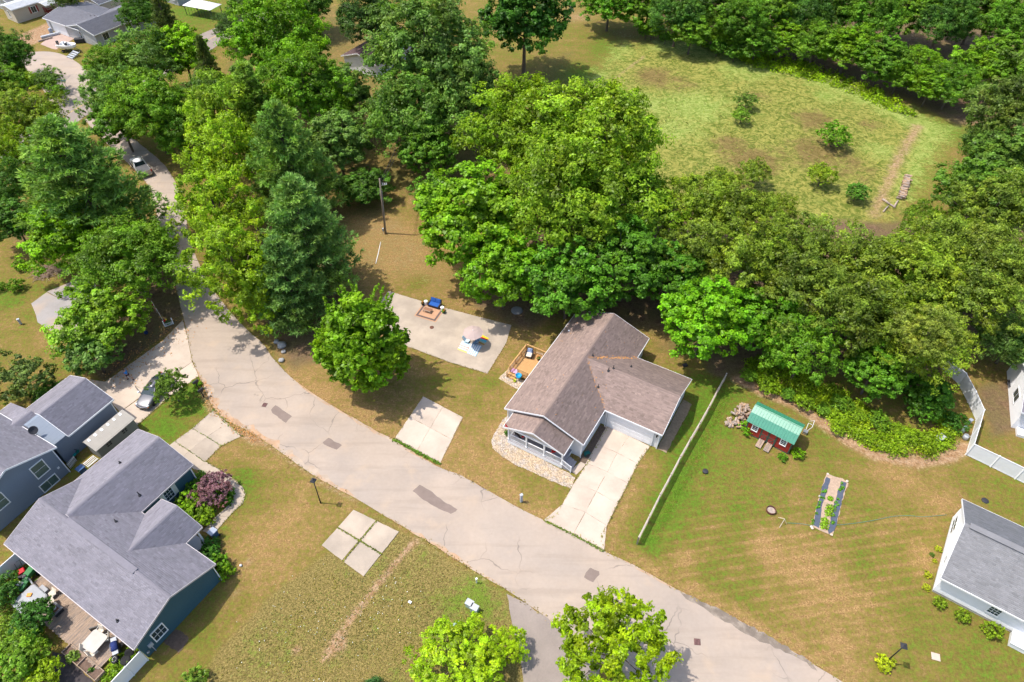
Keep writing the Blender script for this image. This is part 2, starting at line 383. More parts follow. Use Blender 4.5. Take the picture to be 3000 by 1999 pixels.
blob('green', 560, 1240, 1.8, .5)
zone('green', [(708, 1280), (860, 1352), (1050, 1468), (930, 1640), (840, 1720), (600, 2000), (400, 2000), (640, 1660), (560, 1590), (700, 1420), (610, 1350), (650, 1300)], .30, 1)
blob('green', 712, 1390, 2.2, 1.0, 1.4, -40); blob('green', 690, 1470, 2.2, .95); blob('green', 745, 1430, 1.8, .9); blob('green', 700, 1330, 1.8, .25)
blob('green', 800, 1450, 2.5, .5); blob('green', 660, 1560, 2, .5); blob('green', 820, 1560, 3, .12); blob('green', 880, 1480, 2.5, .12); blob('green', 760, 1640, 2, .12); blob('green', 560, 1850, 4, .55)
blob('dirt', 690, 1740, 1.6, .5, 2.0, 55); blob('dirt', 725, 1650, 1.4, .6, 2, 55)
zone('green', [(-60, 830), (60, 850), (140, 930), (250, 1090), (200, 1200), (-60, 1200)], .45, 2); blob('green', 30, 870, 3, .85); blob('green', 60, 1010, 3, .62); blob('green', 130, 1010, 3, .25)
blob('green', 40, 720, 4, .3); blob('dirt', 130, 790, 3, .6)
# vacant, weedy lot at the bottom
VAC = [(1100, 1515), (1220, 1580), (1440, 1712), (1490, 1745), (1560, 2060), (560, 2060), (640, 1900), (800, 1740), (930, 1640), (1000, 1600)]
zone('green', VAC, .50, .8); zone('weed', VAC, 1.0, 2.5)
blob('green', 1400, 1760, 3, .8); blob('green', 1330, 1830, 2.5, .7); blob('green', 1000, 1800, 3, .36); blob('green', 900, 1750, 3, .38); blob('green', 800, 1900, 3, .6); blob('green', 1120, 1900, 3, .5)
strip('dirt', [(1210, 1590), (1100, 1720), (1000, 1850), (950, 1930)], .75, .95, .5); blob('dirt', 990, 1890, 1.2, .8); blob('dirt', 870, 1905, .7, .9)
# sandy shoulders of the road
strip('dirt', [(750, 1290), (640, 1240), (600, 1150)], 1.2, .85); strip('dirt', [(750, 1285), (860, 1358), (975, 1432), (1050, 1472)], .7, .75, .5); strip('dirt', [(1110, 1508), (1230, 1580), (1360, 1662), (1450, 1715)], .7, .55, .5)
strip('dirt', [(2160, 1110), (2240, 1148), (2330, 1185), (2400, 1230), (2480, 1290), (2560, 1332), (2680, 1352), (2780, 1342), (2830, 1310)], 1.7, .9, .8)
# leaf litter and bare ground under the trees
zone('mulch', [(300, 1125), (420, 1030), (545, 940), (560, 850), (480, 700), (380, 850), (330, 960), (250, 1060)], .9, 1.0)
zone('mulch', [(770, 960), (800, 1040), (850, 1095), (960, 1060), (1000, 950), (1030, 800), (1000, 600), (900, 560), (640, 760)], .75, 2.5)
zone('mulch', [(960, 0), (1500, 200), (1700, 120), (1700, 620), (1350, 620), (1000, 560), (760, 560), (560, 300), (700, 100)], .45, 4)
zone('mulch', [(1380, 900), (1500, 950), (1650, 930), (1930, 980), (2160, 1090), (2300, 1080), (2700, 1150), (2850, 1050), (3100, 1000), (3100, 600), (2600, 650), (1900, 600), (1450, 700)], .8, 2)
zone('mulch', [(2840, 1130), (3100, 1050), (3100, 1270), (2900, 1290)], .75, 2)
zone('mulch', [(1850, 0), (3100, -200), (3100, 380), (2800, 370), (2640, 280), (2350, 210), (2060, 130)], .8, 3)
zone('mulch', [(0, 560), (280, 640), (330, 800), (200, 800), (60, 740), (0, 700)], .55, 2)
blob('mulch', 1540, 935, 3, .8); blob('mulch', 1950, 1010, 3, .5); blob('mulch', 2110, 1080, 2.5, .9)
zone('mulch', [(200, 330), (420, 420), (520, 560), (420, 470), (280, 380)], .3, 2)
# far lawn and meadow
zone('green', [(1480, 130), (1690, 60), (1850, 60), (2060, 130), (1890, 160), (1760, 270), (1700, 330), (1500, 260)], .5, 3)
blob('green', 1700, 230, 7, .95); blob('green', 1780, 140, 6, .85); blob('dirt', 1690, 50, 7, .55); blob('dirt', 1830, 100, 6, .45); blob('green', 1950, 140, 5, .6); blob('dirt', 1650, 20, 6, .4)
FIELD = [(1740, 290), (1800, 230), (1890, 162), (1960, 150), (2110, 165), (2330, 225), (2560, 300), (2660, 355), (2640, 440), (2570, 600), (2420, 640), (2000, 600), (1850, 440)]
zone('tall', [(1690, 330), (1735, 230), (1800, 120), (2000, 112), (2400, 195), (2820, 385), (2700, 570), (2560, 660), (1900, 640)], .8, 7); zone('tall', FIELD, 1.0, 9.0)
strip('green', [(1960, 130), (2110, 148), (2330, 205), (2500, 270), (2680, 350), (2800, 390)], 5.0, 1.0, 2.5); strip('dirt', [(2690, 370), (2640, 450), (2600, 540), (2560, 630)], 2.4, .75, 1.5)
strip('dirt', [(1740, 285), (1790, 240), (1890, 162)], .9, .7, .6); strip('green', [(2740, 380), (2700, 470), (2660, 560)], 4, .85, 2)
for p, r_, v in (((1920, 225), 6, .8), ((2000, 250), 5, .5), ((2380, 350), 5, .75), ((2200, 470), 6, .9), ((2400, 450), 7, .85), ((2540, 360), 4, .5), ((2130, 420), 4, .7), ((2500, 500), 6, .5), ((2220, 280), 4, .5), ((2150, 560), 4, .6)):
    blob('brownfield', p[0], p[1], r_, v)
blob('green', 2040, 310, 8, .95); blob('green', 1980, 380, 6, .8); blob('green', 2180, 200, 7, .9); blob('green', 1880, 300, 5, .9); blob('green', 2420, 280, 4, .8); blob('green', 2570, 440, 4, .8)
# yards of the far houses
zone('dirt', [(40, 110), (150, 60), (180, 75), (110, 130), (60, 135)], .9, 1.2); blob('green', 200, 165, 5, .6); blob('dirt', 150, 150, 4, .3); strip('dirt', [(90, 160), (160, 178), (245, 190)], 1.5, .5, 1)
blob('green', 205, 280, 4, .95); blob('dirt', 215, 305, 3, .6); blob('green', 620, 50, 8, .85); blob('green', 620, 90, 6, .7); blob('dirt', 690, 190, 9, .3); blob('green', 560, 30, 8, .9)
zone('dirt', [(1080, 20), (1120, 20), (1140, 80), (1090, 70)], .7, 3)

faces = []
nx, ny = len(gx), len(gy)
idx = np.arange(NV).reshape(ny, nx)
fq = np.stack([idx[:-1, :-1], idx[:-1, 1:], idx[1:, 1:], idx[1:, :-1]], -1).reshape(-1, 4)
def np_mesh(name, verts, quads, mat=None, smooth=False, fattr=None, vattr=None, k=4):
    me = bpy.data.meshes.new(name); verts = np.asarray(verts, np.float32); quads = np.asarray(quads, np.int32)
    me.vertices.add(len(verts)); me.vertices.foreach_set('co', verts.ravel())
    nf = len(quads); me.loops.add(nf*k); me.loops.foreach_set('vertex_index', quads.ravel())
    me.polygons.add(nf); me.polygons.foreach_set('loop_start', np.arange(0, nf*k, k, dtype=np.int32))
    if smooth: me.polygons.foreach_set('use_smooth', np.ones(nf, bool))
    if mat: me.materials.append(mat)
    me.update(calc_edges=True)
    for nme, arr in (fattr or {}).items():
        a = me.attributes.new(nme, 'FLOAT', 'FACE'); a.data.foreach_set('value', np.asarray(arr, np.float32))
    for nme, arr in (vattr or {}).items():
        a = me.attributes.new(nme, 'FLOAT', 'POINT'); a.data.foreach_set('value', np.asarray(arr, np.float32))
    return me
# gentle unevenness away from paved things
GZ = 0.02*np.sin(PX*.31+1.3)*np.sin(PY*.27)-.02
GZ = np.minimum(GZ, -0.004)
MOWA = 9
def ground_material():
    m = bpy.data.materials.new('ground'); m.use_nodes = True; t = m.node_tree; p = t.nodes['Principled BSDF']
    tc = nd(t, 'ShaderNodeTexCoord'); V = tc.outputs['Object']
    def A(n):
        a = nd(t, 'ShaderNodeAttribute'); a.attribute_name = n; return a.outputs['Fac']
    big = noise(t, V, .09, 5, .6); mid = noise(t, V, .45, 5, .62); sm = noise(t, V, 2.2, 4, .65); fine = noise(t, V, 7.5, 3, .7)
    mp = nd(t, 'ShaderNodeMapping'); mp.inputs['Rotation'].default_value = (0, 0, R(-12)); mp.inputs['Scale'].default_value = (.25, 1.7, 1); t.links.new(V, mp.inputs[0])
    streak = noise(t, mp.outputs[0], 1.1, 4, .6)
    def warp(a, k1, k2, k3=0.12):
        x = fmath(t, 'ADD', a, fmath(t, 'MULTIPLY', fmath(t, 'SUBTRACT', mid, .5), k1))
        x = fmath(t, 'ADD', x, fmath(t, 'MULTIPLY', fmath(t, 'SUBTRACT', sm, .5), k2))
        return fmath(t, 'ADD', x, fmath(t, 'MULTIPLY', fmath(t, 'SUBTRACT', fine, .5), k3))
    g = fmath(t, 'ADD', warp(A('green'), 1.0, .6, 1.0), fmath(t, 'MULTIPLY', fmath(t, 'SUBTRACT', ramp(t, sm, .3, .7), .5), .42))
    g = fmath(t, 'ADD', g, fmath(t, 'MULTIPLY', fmath(t, 'SUBTRACT', big, .5), .6))
    g = fmath(t, 'ADD', g, fmath(t, 'MULTIPLY', fmath(t, 'SUBTRACT', streak, .5), .45))
    mm = nd(t, 'ShaderNodeMapping'); mm.inputs['Rotation'].default_value = (0, 0, R(-MOWA)); t.links.new(V, mm.inputs[0]); wt = nd(t, 'ShaderNodeTexWave'); wt.bands_direction = 'Y'; wt.inputs['Scale'].default_value = .30; wt.inputs['Distortion'].default_value = 1.2; wt.inputs['Detail'].default_value = 3; wt.inputs['Detail Scale'].default_value = .6; t.links.new(mm.outputs[0], wt.inputs['Vector'])
    g = fmath(t, 'SUBTRACT', g, fmath(t, 'MULTIPLY', fmath(t, 'MULTIPLY', ramp(t, wt.outputs['Fac'], .55, .98), A('mow')), .22))
    dry = mixc(t, ramp(t, sm, .25, .75), (.195, .106, .038), (.30, .178, .068))
    drier = mixc(t, ramp(t, fine, .3, .8), dry, (.40, .265, .118))
    olive = mixc(t, ramp(t, sm, .3, .7), (.128, .112, .020), (.195, .160, .034))
    lush = mixc(t, ramp(t, sm, .3, .7), (.062, .135, .010), (.105, .185, .016))
    c = mixc(t, ramp(t, g, -.12, .62), drier, olive)
    c = mixc(t, ramp(t, g, .45, 1.15), c, lush)
    # tall meadow grass, flattened in swirls
    wv = noise(t, V, .16, 3, .5, 1.6); sw = nd(t, 'ShaderNodeTexNoise'); sw.inputs['Scale'].default_value = .7; sw.inputs['Detail'].default_value = 5; sw.inputs['Distortion'].default_value = 2.4; t.links.new(V, sw.inputs['Vector'])
    tall = mixc(t, ramp(t, sw.outputs[0], .34, .66), (.10, .13, .018), (.28, .262, .062))
    tall = mixc(t, ramp(t, warp(A('green'), .9, .5), .4, .95), tall, mixc(t, ramp(t, sw.outputs[0], .35, .65), (.155, .22, .035), (.285, .33, .085)))
    tall = mixc(t, ramp(t, warp(A('brownfield'), 1.2, .8), .2, .7), tall, mixc(t, ramp(t, sw.outputs[0], .3, .7), (.125, .095, .028), (.21, .155, .055)))
    c = mixc(t, ramp(t, warp(A('tall'), .9, .5), .25, .75), c, tall)
    weed = mixc(t, ramp(t, fine, .3, .72), (.13, .105, .028), (.27, .20, .072)); weed = mixc(t, ramp(t, warp(A('green'), .7, .6, .6), .5, .85), weed, (.13, .19, .022))
    c = mixc(t, ramp(t, warp(A('weed'), .3, .3), .4, .6), c, weed)
    dirt = mixc(t, ramp(t, sm, .25, .75), (.25, .135, .062), (.40, .275, .17))
    c = mixc(t, ramp(t, warp(A('dirt'), .6, .5, .3), .3, .8), c, dirt)
    mul = mixc(t, ramp(t, sm, .3, .75), (.10, .062, .04), (.22, .14, .085)); mul = mixc(t, ramp(t, mid, .35, .65), mul, (.15, .115, .05))
    c = mixc(t, ramp(t, warp(A('mulch'), .6, .4, .2), .3, .75), c, mul)
    # blade-scale speckle
    spk = noise(t, V, 19, 2, .8); n4 = noise(t, V, 3.6, 3, .7); f = fmath(t, 'ADD', .66, fmath(t, 'ADD', fmath(t, 'MULTIPLY', ramp(t, fine, .28, .72), .38), fmath(t, 'MULTIPLY', ramp(t, n4, .3, .7), .30))); cc = nd(t, 'ShaderNodeCombineColor')
    for i in range(3): t.links.new(f, cc.inputs[i])
    c = mixc(t, 1.0, c, cc.outputs[0], 'MULTIPLY')
    t.links.new(c, p.inputs['Base Color']); p.inputs['Roughness'].default_value = .95; p.inputs['Specular IOR Level'].default_value = .12
    bp = nd(t, 'ShaderNodeBump'); bp.inputs['Strength'].default_value = .7; bp.inputs['Distance'].default_value = .12
    h = fmath(t, 'ADD', fmath(t, 'MULTIPLY', fine, .7), fmath(t, 'MULTIPLY', spk, .4)); t.links.new(h, bp.inputs['Height']); t.links.new(bp.outputs[0], p.inputs['Normal'])
    return m
M_ground = ground_material()
ground = link('ground', np_mesh('ground', np.stack([PX, PY, GZ], 1), fq, M_ground, True, vattr=masks)); tag(ground, 'dry patchy lawn and meadow ground between the houses', None, None, 'structure')

# ================================================================== ROADS
def ragged(pts, step=.7, amp=.06, seed=1, closed=True):
    """resample an outline and roughen it a little"""
    rr = random.Random(seed); out = []; n = len(pts)
    for i in range(n if closed else n-1):
        a, b = Vector(pts[i][:2]), Vector(pts[(i+1) % n][:2]); k = max(1, int((b-a).length/step)); nrm = Vector((-(b-a).y, (b-a).x)).normalized() if (b-a).length > 1e-6 else Vector((0, 0))
        for j in range(k): out.append((a+(b-a)*j/k)+nrm*rr.uniform(-amp, amp)*(1 if j else .3))
    if not closed: out.append(Vector(pts[-1][:2]))
    return [(p.x, p.y) for p in out]
def smooth_line(pts, n=6):
    P = [Vector(p) for p in pts]; out = []
    for i in range(len(P)-1):
        p0, p1, p2, p3 = P[max(i-1, 0)], P[i], P[i+1], P[min(i+2, len(P)-1)]
        for k in range(n):
            s = k/n; out.append(.5*((2*p1)+(p2-p0)*s+(2*p0-5*p1+4*p2-p3)*s*s+(3*p1-p0-3*p2+p3)*s**3))
    return out+[P[-1]]
def sheet(name, pts, z, mat_, parent=None, label=None, kind='structure', thick=0.0):
    me = bpy.data.meshes.new(name); bm = bmesh.new()
    vs = [bm.verts.new((p[0], p[1], z)) for p in pts]; f = bm.faces.new(vs)
    if f.normal.z < 0: f.normal_flip()
    if thick:
        r_ = bmesh.ops.extrude_face_region(bm, geom=[f])
        f2 = [e for e in r_['geom'] if isinstance(e, bmesh.types.BMVert)]
        bmesh.ops.translate(bm, verts=f2, vec=(0, 0, thick))
        bmesh.ops.recalc_face_normals(bm, faces=bm.faces)
    bmesh.ops.triangulate(bm, faces=[f_ for f_ in bm.faces if len(f_.verts) > 4])
    bm.to_mesh(me); bm.free(); me.materials.append(mat_)
    o = link(name, me, parent); 
    if label: o['label'] = label
    if kind: o['kind'] = kind
    return o
right = [(2600, 2070), (2470, 1999), (2371, 1939), (2250, 1864), (2138, 1805), (2023, 1748), (1940, 1703), (1851, 1652), (1774, 1617), (1691, 1568), (1591, 1523), (1500, 1478), (1356, 1395), (1292, 1371), (1153, 1290), (1027, 1220), (941, 1169), (877, 1124), (842, 1096), (798, 1048), (769, 1006), (717, 960), (660, 895), (612, 830), (578, 760), (556, 700), (545, 640), (530, 575), (512, 530), (478, 480), (420, 430), (362, 384), (305, 338)]
left = [(1900, 2070), (1840, 1999), (1700, 1900), (1600, 1810), (1500, 1738), (1445, 1706), (1356, 1652), (1228, 1572), (1107, 1499), (1050, 1465), (973, 1424), (916, 1391), (858, 1351), (814, 1319), (750, 1276), (700, 1250), (638, 1217), (617, 1179), (599, 1137), (583, 1102), (564, 1054), (552, 1000), (541, 946), (524, 880), (505, 800), (484, 720), (464, 650), (448, 585), (428, 535), (392, 495), (335, 440), (285, 392), (245, 350)]
rl = smooth_line([G(*p) for p in right], 4); ll = smooth_line([G(*p) for p in left], 4)
rl = ragged(rl, .6, .07, 3, False); ll = ragged(ll, .6, .09, 4, False)
road = sheet('road', rl+ll[::-1], .006, M_road, None, 'pale sandy old asphalt street curving through the neighbourhood')
thr = [G(*p) for p in ((20, 470), (130, 385), (228, 316), (330, 268), (470, 200), (560, 150), (620, 112), (700, 78), (820, 20))]
def ribbon(cl, wd):
    L, R_ = [], []
    for i, p in enumerate(cl):
        d = (Vector(cl[min(i+1, len(cl)-1)])-Vector(cl[max(i-1, 0)])).normalized(); n = Vector((-d.y, d.x, 0))*wd/2; L.append(p+n); R_.append(p-n)
    return [(p.x, p.y) for p in L], [(p.x, p.y) for p in R_]
thr_s = smooth_line(thr, 6); a_, b_ = ribbon(thr_s, 7.0)
sheet('through_road', a_+b_[::-1], .010, M_gray_asphalt, None, 'grey asphalt through road with yellow centre line behind trees')
a_, b_ = ribbon(smooth_line(thr, 6), .12); M_line = mat('road_yellow_paint', (.55, .36, .06), .8, .2, 3)
sheet('road_marking', a_+b_[::-1], .014, M_line, None, 'faded yellow centre line of the through road')
lane = smooth_line([G(*p) for p in ((262, 330), (228, 290), (205, 255), (175, 215), (130, 185), (90, 178), (40, 190), (-40, 220))], 6); a_, b_ = ribbon(lane, 8.5)
sheet('side_road', a_+b_[::-1], .0075, M_gray_asphalt if False else M_road, None, 'pale asphalt lane past the far grey house')
ap = ragged(W2([(1484, 1740), (1530, 1762), (1605, 1812), (1690, 1884), (1760, 1950), (1745, 2060), (1540, 2060), (1520, 1900), (1500, 1830)]), .6, .08, 9)
sheet('asphalt_apron', ap, .010, M_gray_asphalt, None, 'dark grey asphalt driveway joining the street at the bottom')
# dark strip of broken asphalt along the lower right road edge
es = ragged(W2([(1995, 1738), (2040, 1752), (2140, 1803), (2250, 1862), (2380, 1942), (2395, 1965), (2330, 1925), (2240, 1885), (2170, 1850), (2110, 1812), (2060, 1780), (2010, 1755)]), .4, .14, 12)
sheet('broken_asphalt_edge', es, .0105, mat('crumbled_asphalt', (.19, .155, .125), .95, .3, 1.5, .3, .5, 30, second=(.30, .25, .20)), None, 'dark crumbled asphalt along the road edge')
def edge_sand(line, i0, i1, side, w0, w1, seed, lab):
    rr = random.Random(seed); seg = line[i0:i1]; off = []
    for k in range(len(seg)):
        a, b = Vector(seg[max(k-1, 0)]), Vector(seg[min(k+1, len(seg)-1)]); d = (b-a).normalized() if (b-a).length > 1e-6 else Vector((1, 0)); f = min(1, k/6, (len(seg)-1-k)/6)
        off.append(Vector(seg[k])+Vector((-d.y, d.x))*side*(w0+(w1-w0)*rr.random())*max(f, .02))
    sheet('road_sand', [tuple(p) for p in seg]+[(p.x, p.y) for p in off[::-1]], .0088, mat('road_sand', (.42, .27, .165), .98, .2, 1.2, .2, .3, 40, second=(.40, .32, .25)) if 'road_sand' not in MATS else MATS['road_sand'], None, lab)
def patch(pts, lab, seed):
    sheet('asphalt_patch', ragged([tuple(Q(*p)[:2]) for p in pts], .35, .05, seed), .0115, M_patch, None, lab)
patch([(1, 2, 180, 588), (1, 2, 330, 690), (1, 2, 275, 752), (1, 2, 150, 660), (1, 2, 138, 630)], 'dark tar patch on the road nearest the storm drain', 1)
patch([(1, 2, 665, 888), (1, 2, 790, 955), (1, 2, 740, 998), (1, 2, 625, 950), (1, 2, 612, 930)], 'small dark tar patch on the road opposite the lush lawn', 2)
patch([(1, 2, 1505, 1318), (1, 2, 1620, 1385), (1, 2, 1720, 1470), (1, 2, 1850, 1545), (1, 3, 1835, 0), (1, 3, 1790, 22), (1, 2, 1690, 1545), (1, 2, 1540, 1460), (1, 2, 1438, 1378)], 'long dark tar patch on the road beyond the cracked slab', 3)
patch([(2, 3, 720, 515), (2, 3, 800, 550), (2, 3, 805, 580), (2, 3, 745, 652), (2, 3, 662, 605), (2, 3, 680, 560)], 'rounded dark tar patch on the road near the bottom tree', 4)

def near(line, px, py):
    g = G(px, py); return min(range(len(line)), key=lambda i: (line[i][0]-g.x)**2+(line[i][1]-g.y)**2)
edge_sand(ll, near(ll, 1060, 1470), near(ll, 570, 1070), -1, .25, 1.0, 31, 'orange sand washed onto the inner side of the road bend')
edge_sand(ll, near(ll, 1480, 1728), near(ll, 1110, 1502), -1, .1, .5, 32, 'thin sand along the road edge by the vacant lot')
edge_sand(rl, near(rl, 1290, 1370), near(rl, 850, 1100), 1, .08, .4, 33, 'thin sand along the outer side of the road bend')
edge_sand(rl, near(rl, 2000, 1735), near(rl, 1780, 1620), 1, .08, .4, 34, 'thin sand along the road edge by the rail fence')
# ================================================================== CONCRETE
OUTL = []
def slab_set(name, label, panels, mat_, z=.05, seed=0, grow=.992):
    """a paved place: one object that carries its panels"""
    c = Vector((0, 0, 0)); allp = [p for pn in panels for p in pn]
    for p in allp: c += Vector((p[0], p[1], 0))
    c /= len(allp)
    e = bpy.data.objects.new(name, None); C.objects.link(e); e.location = c; e['kind'] = 'structure'; e['label'] = label
    for i, pn in enumerate(panels):
        q = ragged([(p[0]-c.x, p[1]-c.y) for p in pn], .4, .02, seed+i); OUTL.append([(p[0], p[1]) for p in pn])
        cx = sum(a for a, b in q)/len(q); cy = sum(b for a, b in q)/len(q)
        q = [(cx+(a-cx)*grow, cy+(b-cy)*grow) for a, b in q]
        sheet('slab', q, -.06, mat_, e, None, None, thick=.06+z+.003*((i*7) % 3))
    return e
def grid_panels(quad, nu, nv):
    a, b, c, d = [Vector(p[:2]) for p in quad]; out = []
    f = lambda u, v: (a*(1-u)+b*u)*(1-v)+(d*(1-u)+c*u)*v
    for i in range(nu):
        for j in range(nv): out.append([f(i/nu, j/nv), f((i+1)/nu, j/nv), f((i+1)/nu, (j+1)/nv), f(i/nu, (j+1)/nv)])
    return out
def q2(c, r, *pts): return [Q(c, r, *p) for p in pts]
slab_set('patio_slab', 'large tan concrete patio slab with lounge furniture', [[G(*p) for p in ((1137, 852), (1260, 890), (1390, 925), (1500, 953), (1484, 1006), (1429, 1096), (1311, 1060), (1222, 1026), (1196, 1018), (1120, 960), (1088, 911), (1117, 876))]], M_conc_old, .02, 3)
padB = [Q(1, 2, 1535, 508), Q(1, 2, 1902, 700), Q(1, 2, 1692, 1122), Q(1, 2, 1275, 893)]
slab_set('parking_slab', 'square pale concrete parking slab beside the road', grid_panels(padB, 2, 2), M_conc, .03, 5)
slab_set('cracked_slab', 'four weathered concrete slabs with weeds in the joints', grid_panels(q2(1, 3, (895, -18), (1318, 185), (988, 602), (600, 312)), 2, 2), M_conc_old, .03, 20, .972)
# main driveway
dA, dB = Q(2, 2, 885, 778), Q(2, 2, 1268, 966)
right_edge = [dB, Q(2, 2, 1195, 1050), Q(2, 3, 935, 0), Q(2, 3, 820, 240), Q(2, 3, 845, 358)]
left_edge = [dA, Q(2, 2, 700, 1110), Q(2, 2, 530, 1362), Q(2, 2, 425, 1560), Q(2, 3, 400, 42)]
def along(line, s):
    L = [(line[i+1]-line[i]).length for i in range(len(line)-1)]; d = s*sum(L)
    for i, l in enumerate(L):
        if d <= l: return line[i]+(line[i+1]-line[i])*(d/l)
        d -= l
    return line[-1]
pn = []; cuts = [0, .2, .4, .6, .8, 1]
lft = [dA, Q(2, 2, 700, 1110), Q(2, 2, 530, 1362), Q(2, 3, 410, 40), Q(2, 3, 290, 80)]
rgt = right_edge; mid_ = [(dA+dB)/2, Q(2, 2, 1010, 950), Q(2, 2, 785, 1365), Q(2, 3, 565, 205)]
for i in range(5):
    a0, a1 = cuts[i], cuts[i+1]
    pn.append([along(lft, a0), along(mid_, a0), along(mid_, a1), along(lft, a1)]); pn.append([along(mid_, a0), along(rgt, a0), along(rgt, a1), along(mid_, a1)])
slab_set('driveway', 'pale concrete driveway in front of the brown roofed garage', pn, M_conc, .03, 30)
slab_set('front_walk', 'concrete walk between porch steps and driveway', [q2(2, 2, (590, 1228), (530, 1188), (655, 1090), (705, 1112)), [Q(2, 2, 705, 1110), Q(2, 2, 655, 1088), Q(2, 2, 850, 775), Q(2, 2, 883, 780)]], M_conc, .028, 44)
cd_ = [(536, 938), (552, 1000), (564, 1061), (583, 1102), (561, 1118), (491, 1169), (402, 1246), (340, 1195), (290, 1140), (262, 1108), (308, 1119), (475, 1000)]
slab_set('car_driveway', 'pale concrete driveway with the silver sedan on it', [[G(*p) for p in ((536, 938), (552, 1000), (500, 1040), (475, 1000))], [G(*p) for p in ((552, 1000), (564, 1061), (430, 1150), (340, 1097), (475, 1000), (500, 1040))], [G(*p) for p in ((564, 1061), (583, 1102), (561, 1118), (491, 1169), (402, 1246), (352, 1208))], [G(*p) for p in ((340, 1097), (430, 1150), (352, 1208), (262, 1112), (308, 1119))]], M_conc, .025, 50)
tdr = [[Q(0, 2, 1960, 632), Q(0, 2, 2090, 752), Q(0, 2, 1900, 880), Q(0, 2, 1770, 800)], [Q(0, 2, 2090, 752), Q(0, 2, 2222, 872), Q(0, 2, 2030, 965), Q(0, 2, 1900, 880)],
       [Q(0, 2, 1770, 800), Q(0, 2, 1900, 880), Q(0, 2, 1740, 1010), Q(0, 2, 1605, 920)], [Q(0, 2, 1900, 880), Q(0, 2, 2030, 965), Q(0, 2, 1885, 1110), Q(0, 2, 1740, 1010)],
       [Q(0, 2, 1605, 920), Q(0, 2, 1740, 1010), Q(0, 2, 1640, 1100), Q(0, 2, 1500, 1000)], [Q(0, 2, 1740, 1010), Q(0, 2, 1885, 1110), Q(0, 2, 1790, 1180), Q(0, 2, 1640, 1100)]]
slab_set('teal_house_driveway', 'concrete driveway panels of the dark teal house', tdr, M_conc_old, .025, 60)
wo = [Q(0, 2, 1888, 1106), Q(0, 2, 2000, 1170), Q(0, 2, 2130, 1250), Q(0, 2, 2230, 1340), Q(0, 2, 2255, 1400), Q(0, 2, 2232, 1490), Q(0, 2, 2150, 1560), Q(0, 3, 2100, 50), Q(0, 3, 2005, 160), Q(0, 3, 1960, 210)]
wi = [Q(0, 2, 1790, 1172), Q(0, 2, 1900, 1240), Q(0, 2, 1990, 1300), Q(0, 2, 2115, 1370), Q(0, 2, 2150, 1430), Q(0, 2, 2130, 1480), Q(0, 2, 2055, 1550), Q(0, 3, 1990, 40), Q(0, 3, 1912, 130), Q(0, 3, 1860, 180)]
slab_set('garden_walk', 'curved concrete walk around the purple maple bed', [[wo[i], wo[i+1], wi[i+1], wi[i]] for i in range(len(wo)-1)], M_conc_old, .022, 70)
slab_set('old_driveway', 'old stained concrete drive under the left trees', [[Q(0, 1, *p) for p in ((870, 1000), (700, 1005), (560, 1060), (430, 1115), (520, 1160), (700, 1200), (900, 1150))], [Q(0, 1, *p) for p in ((428, 1118), (285, 1222), (330, 1330), (345, 1395), (470, 1480), (612, 1555), (780, 1500), (900, 1155), (700, 1203), (520, 1164))]], mat('stained_concrete', (.36, .29, .235), .92, .2, .4, .08, .15, 40, second=(.30, .275, .26)), .02, 80)
k8 = 7.467
def F8(x, y, z=0): return G(x/k8, y/k8, z)
slab_set('far_drive', 'pinkish driveway pad in front of the far grey garage', [[F8(*p) for p in ((880, 970), (1240, 700), (1650, 830), (1540, 900), (1230, 1090), (1150, 1075))]], mat('pink_drive', (.40, .29, .24), .9, .1, .5), .02, 90)
# ================================================================== HOUSES
def shingle_plane(o, a, s, La, Ls, nrm, seed=0, exp=.15, tab=.34):
    """tabs in courses over a roof plane; returns verts, quads, per-tab tone"""
    rr = np.random.default_rng(seed); V, Qd, A = [], [], []
    o, a, s, nrm = [np.array(x, float) for x in (o, a, s, nrm)]
    n = int(math.ceil(Ls/exp))
    for i in range(n):
        y0, y1 = i*exp, min((i+1)*exp+.02, Ls); x = -rr.uniform(0, tab)
        tone = rr.uniform(-.12, .12)
        while x < La:
            w_ = tab*rr.uniform(.6, 1.5); x0, x1 = max(x, 0), min(x+w_-.008, La); x += w_
            if x1-x0 < .03: continue
            h = .014+rr.uniform(0, .006); b = len(V)
            V += [o+a*x0+s*y0+nrm*h, o+a*x1+s*y0+nrm*h, o+a*x1+s*y1+nrm*.004, o+a*x0+s*y1+nrm*.004, o+a*x0+s*y0+nrm*.001, o+a*x1+s*y0+nrm*.001]
            v = .5+tone+rr.normal(0, .28); Qd += [(b, b+1, b+2, b+3), (b+4, b+5, b+1, b)]; A += [v, v-.5]
    return V, Qd, A
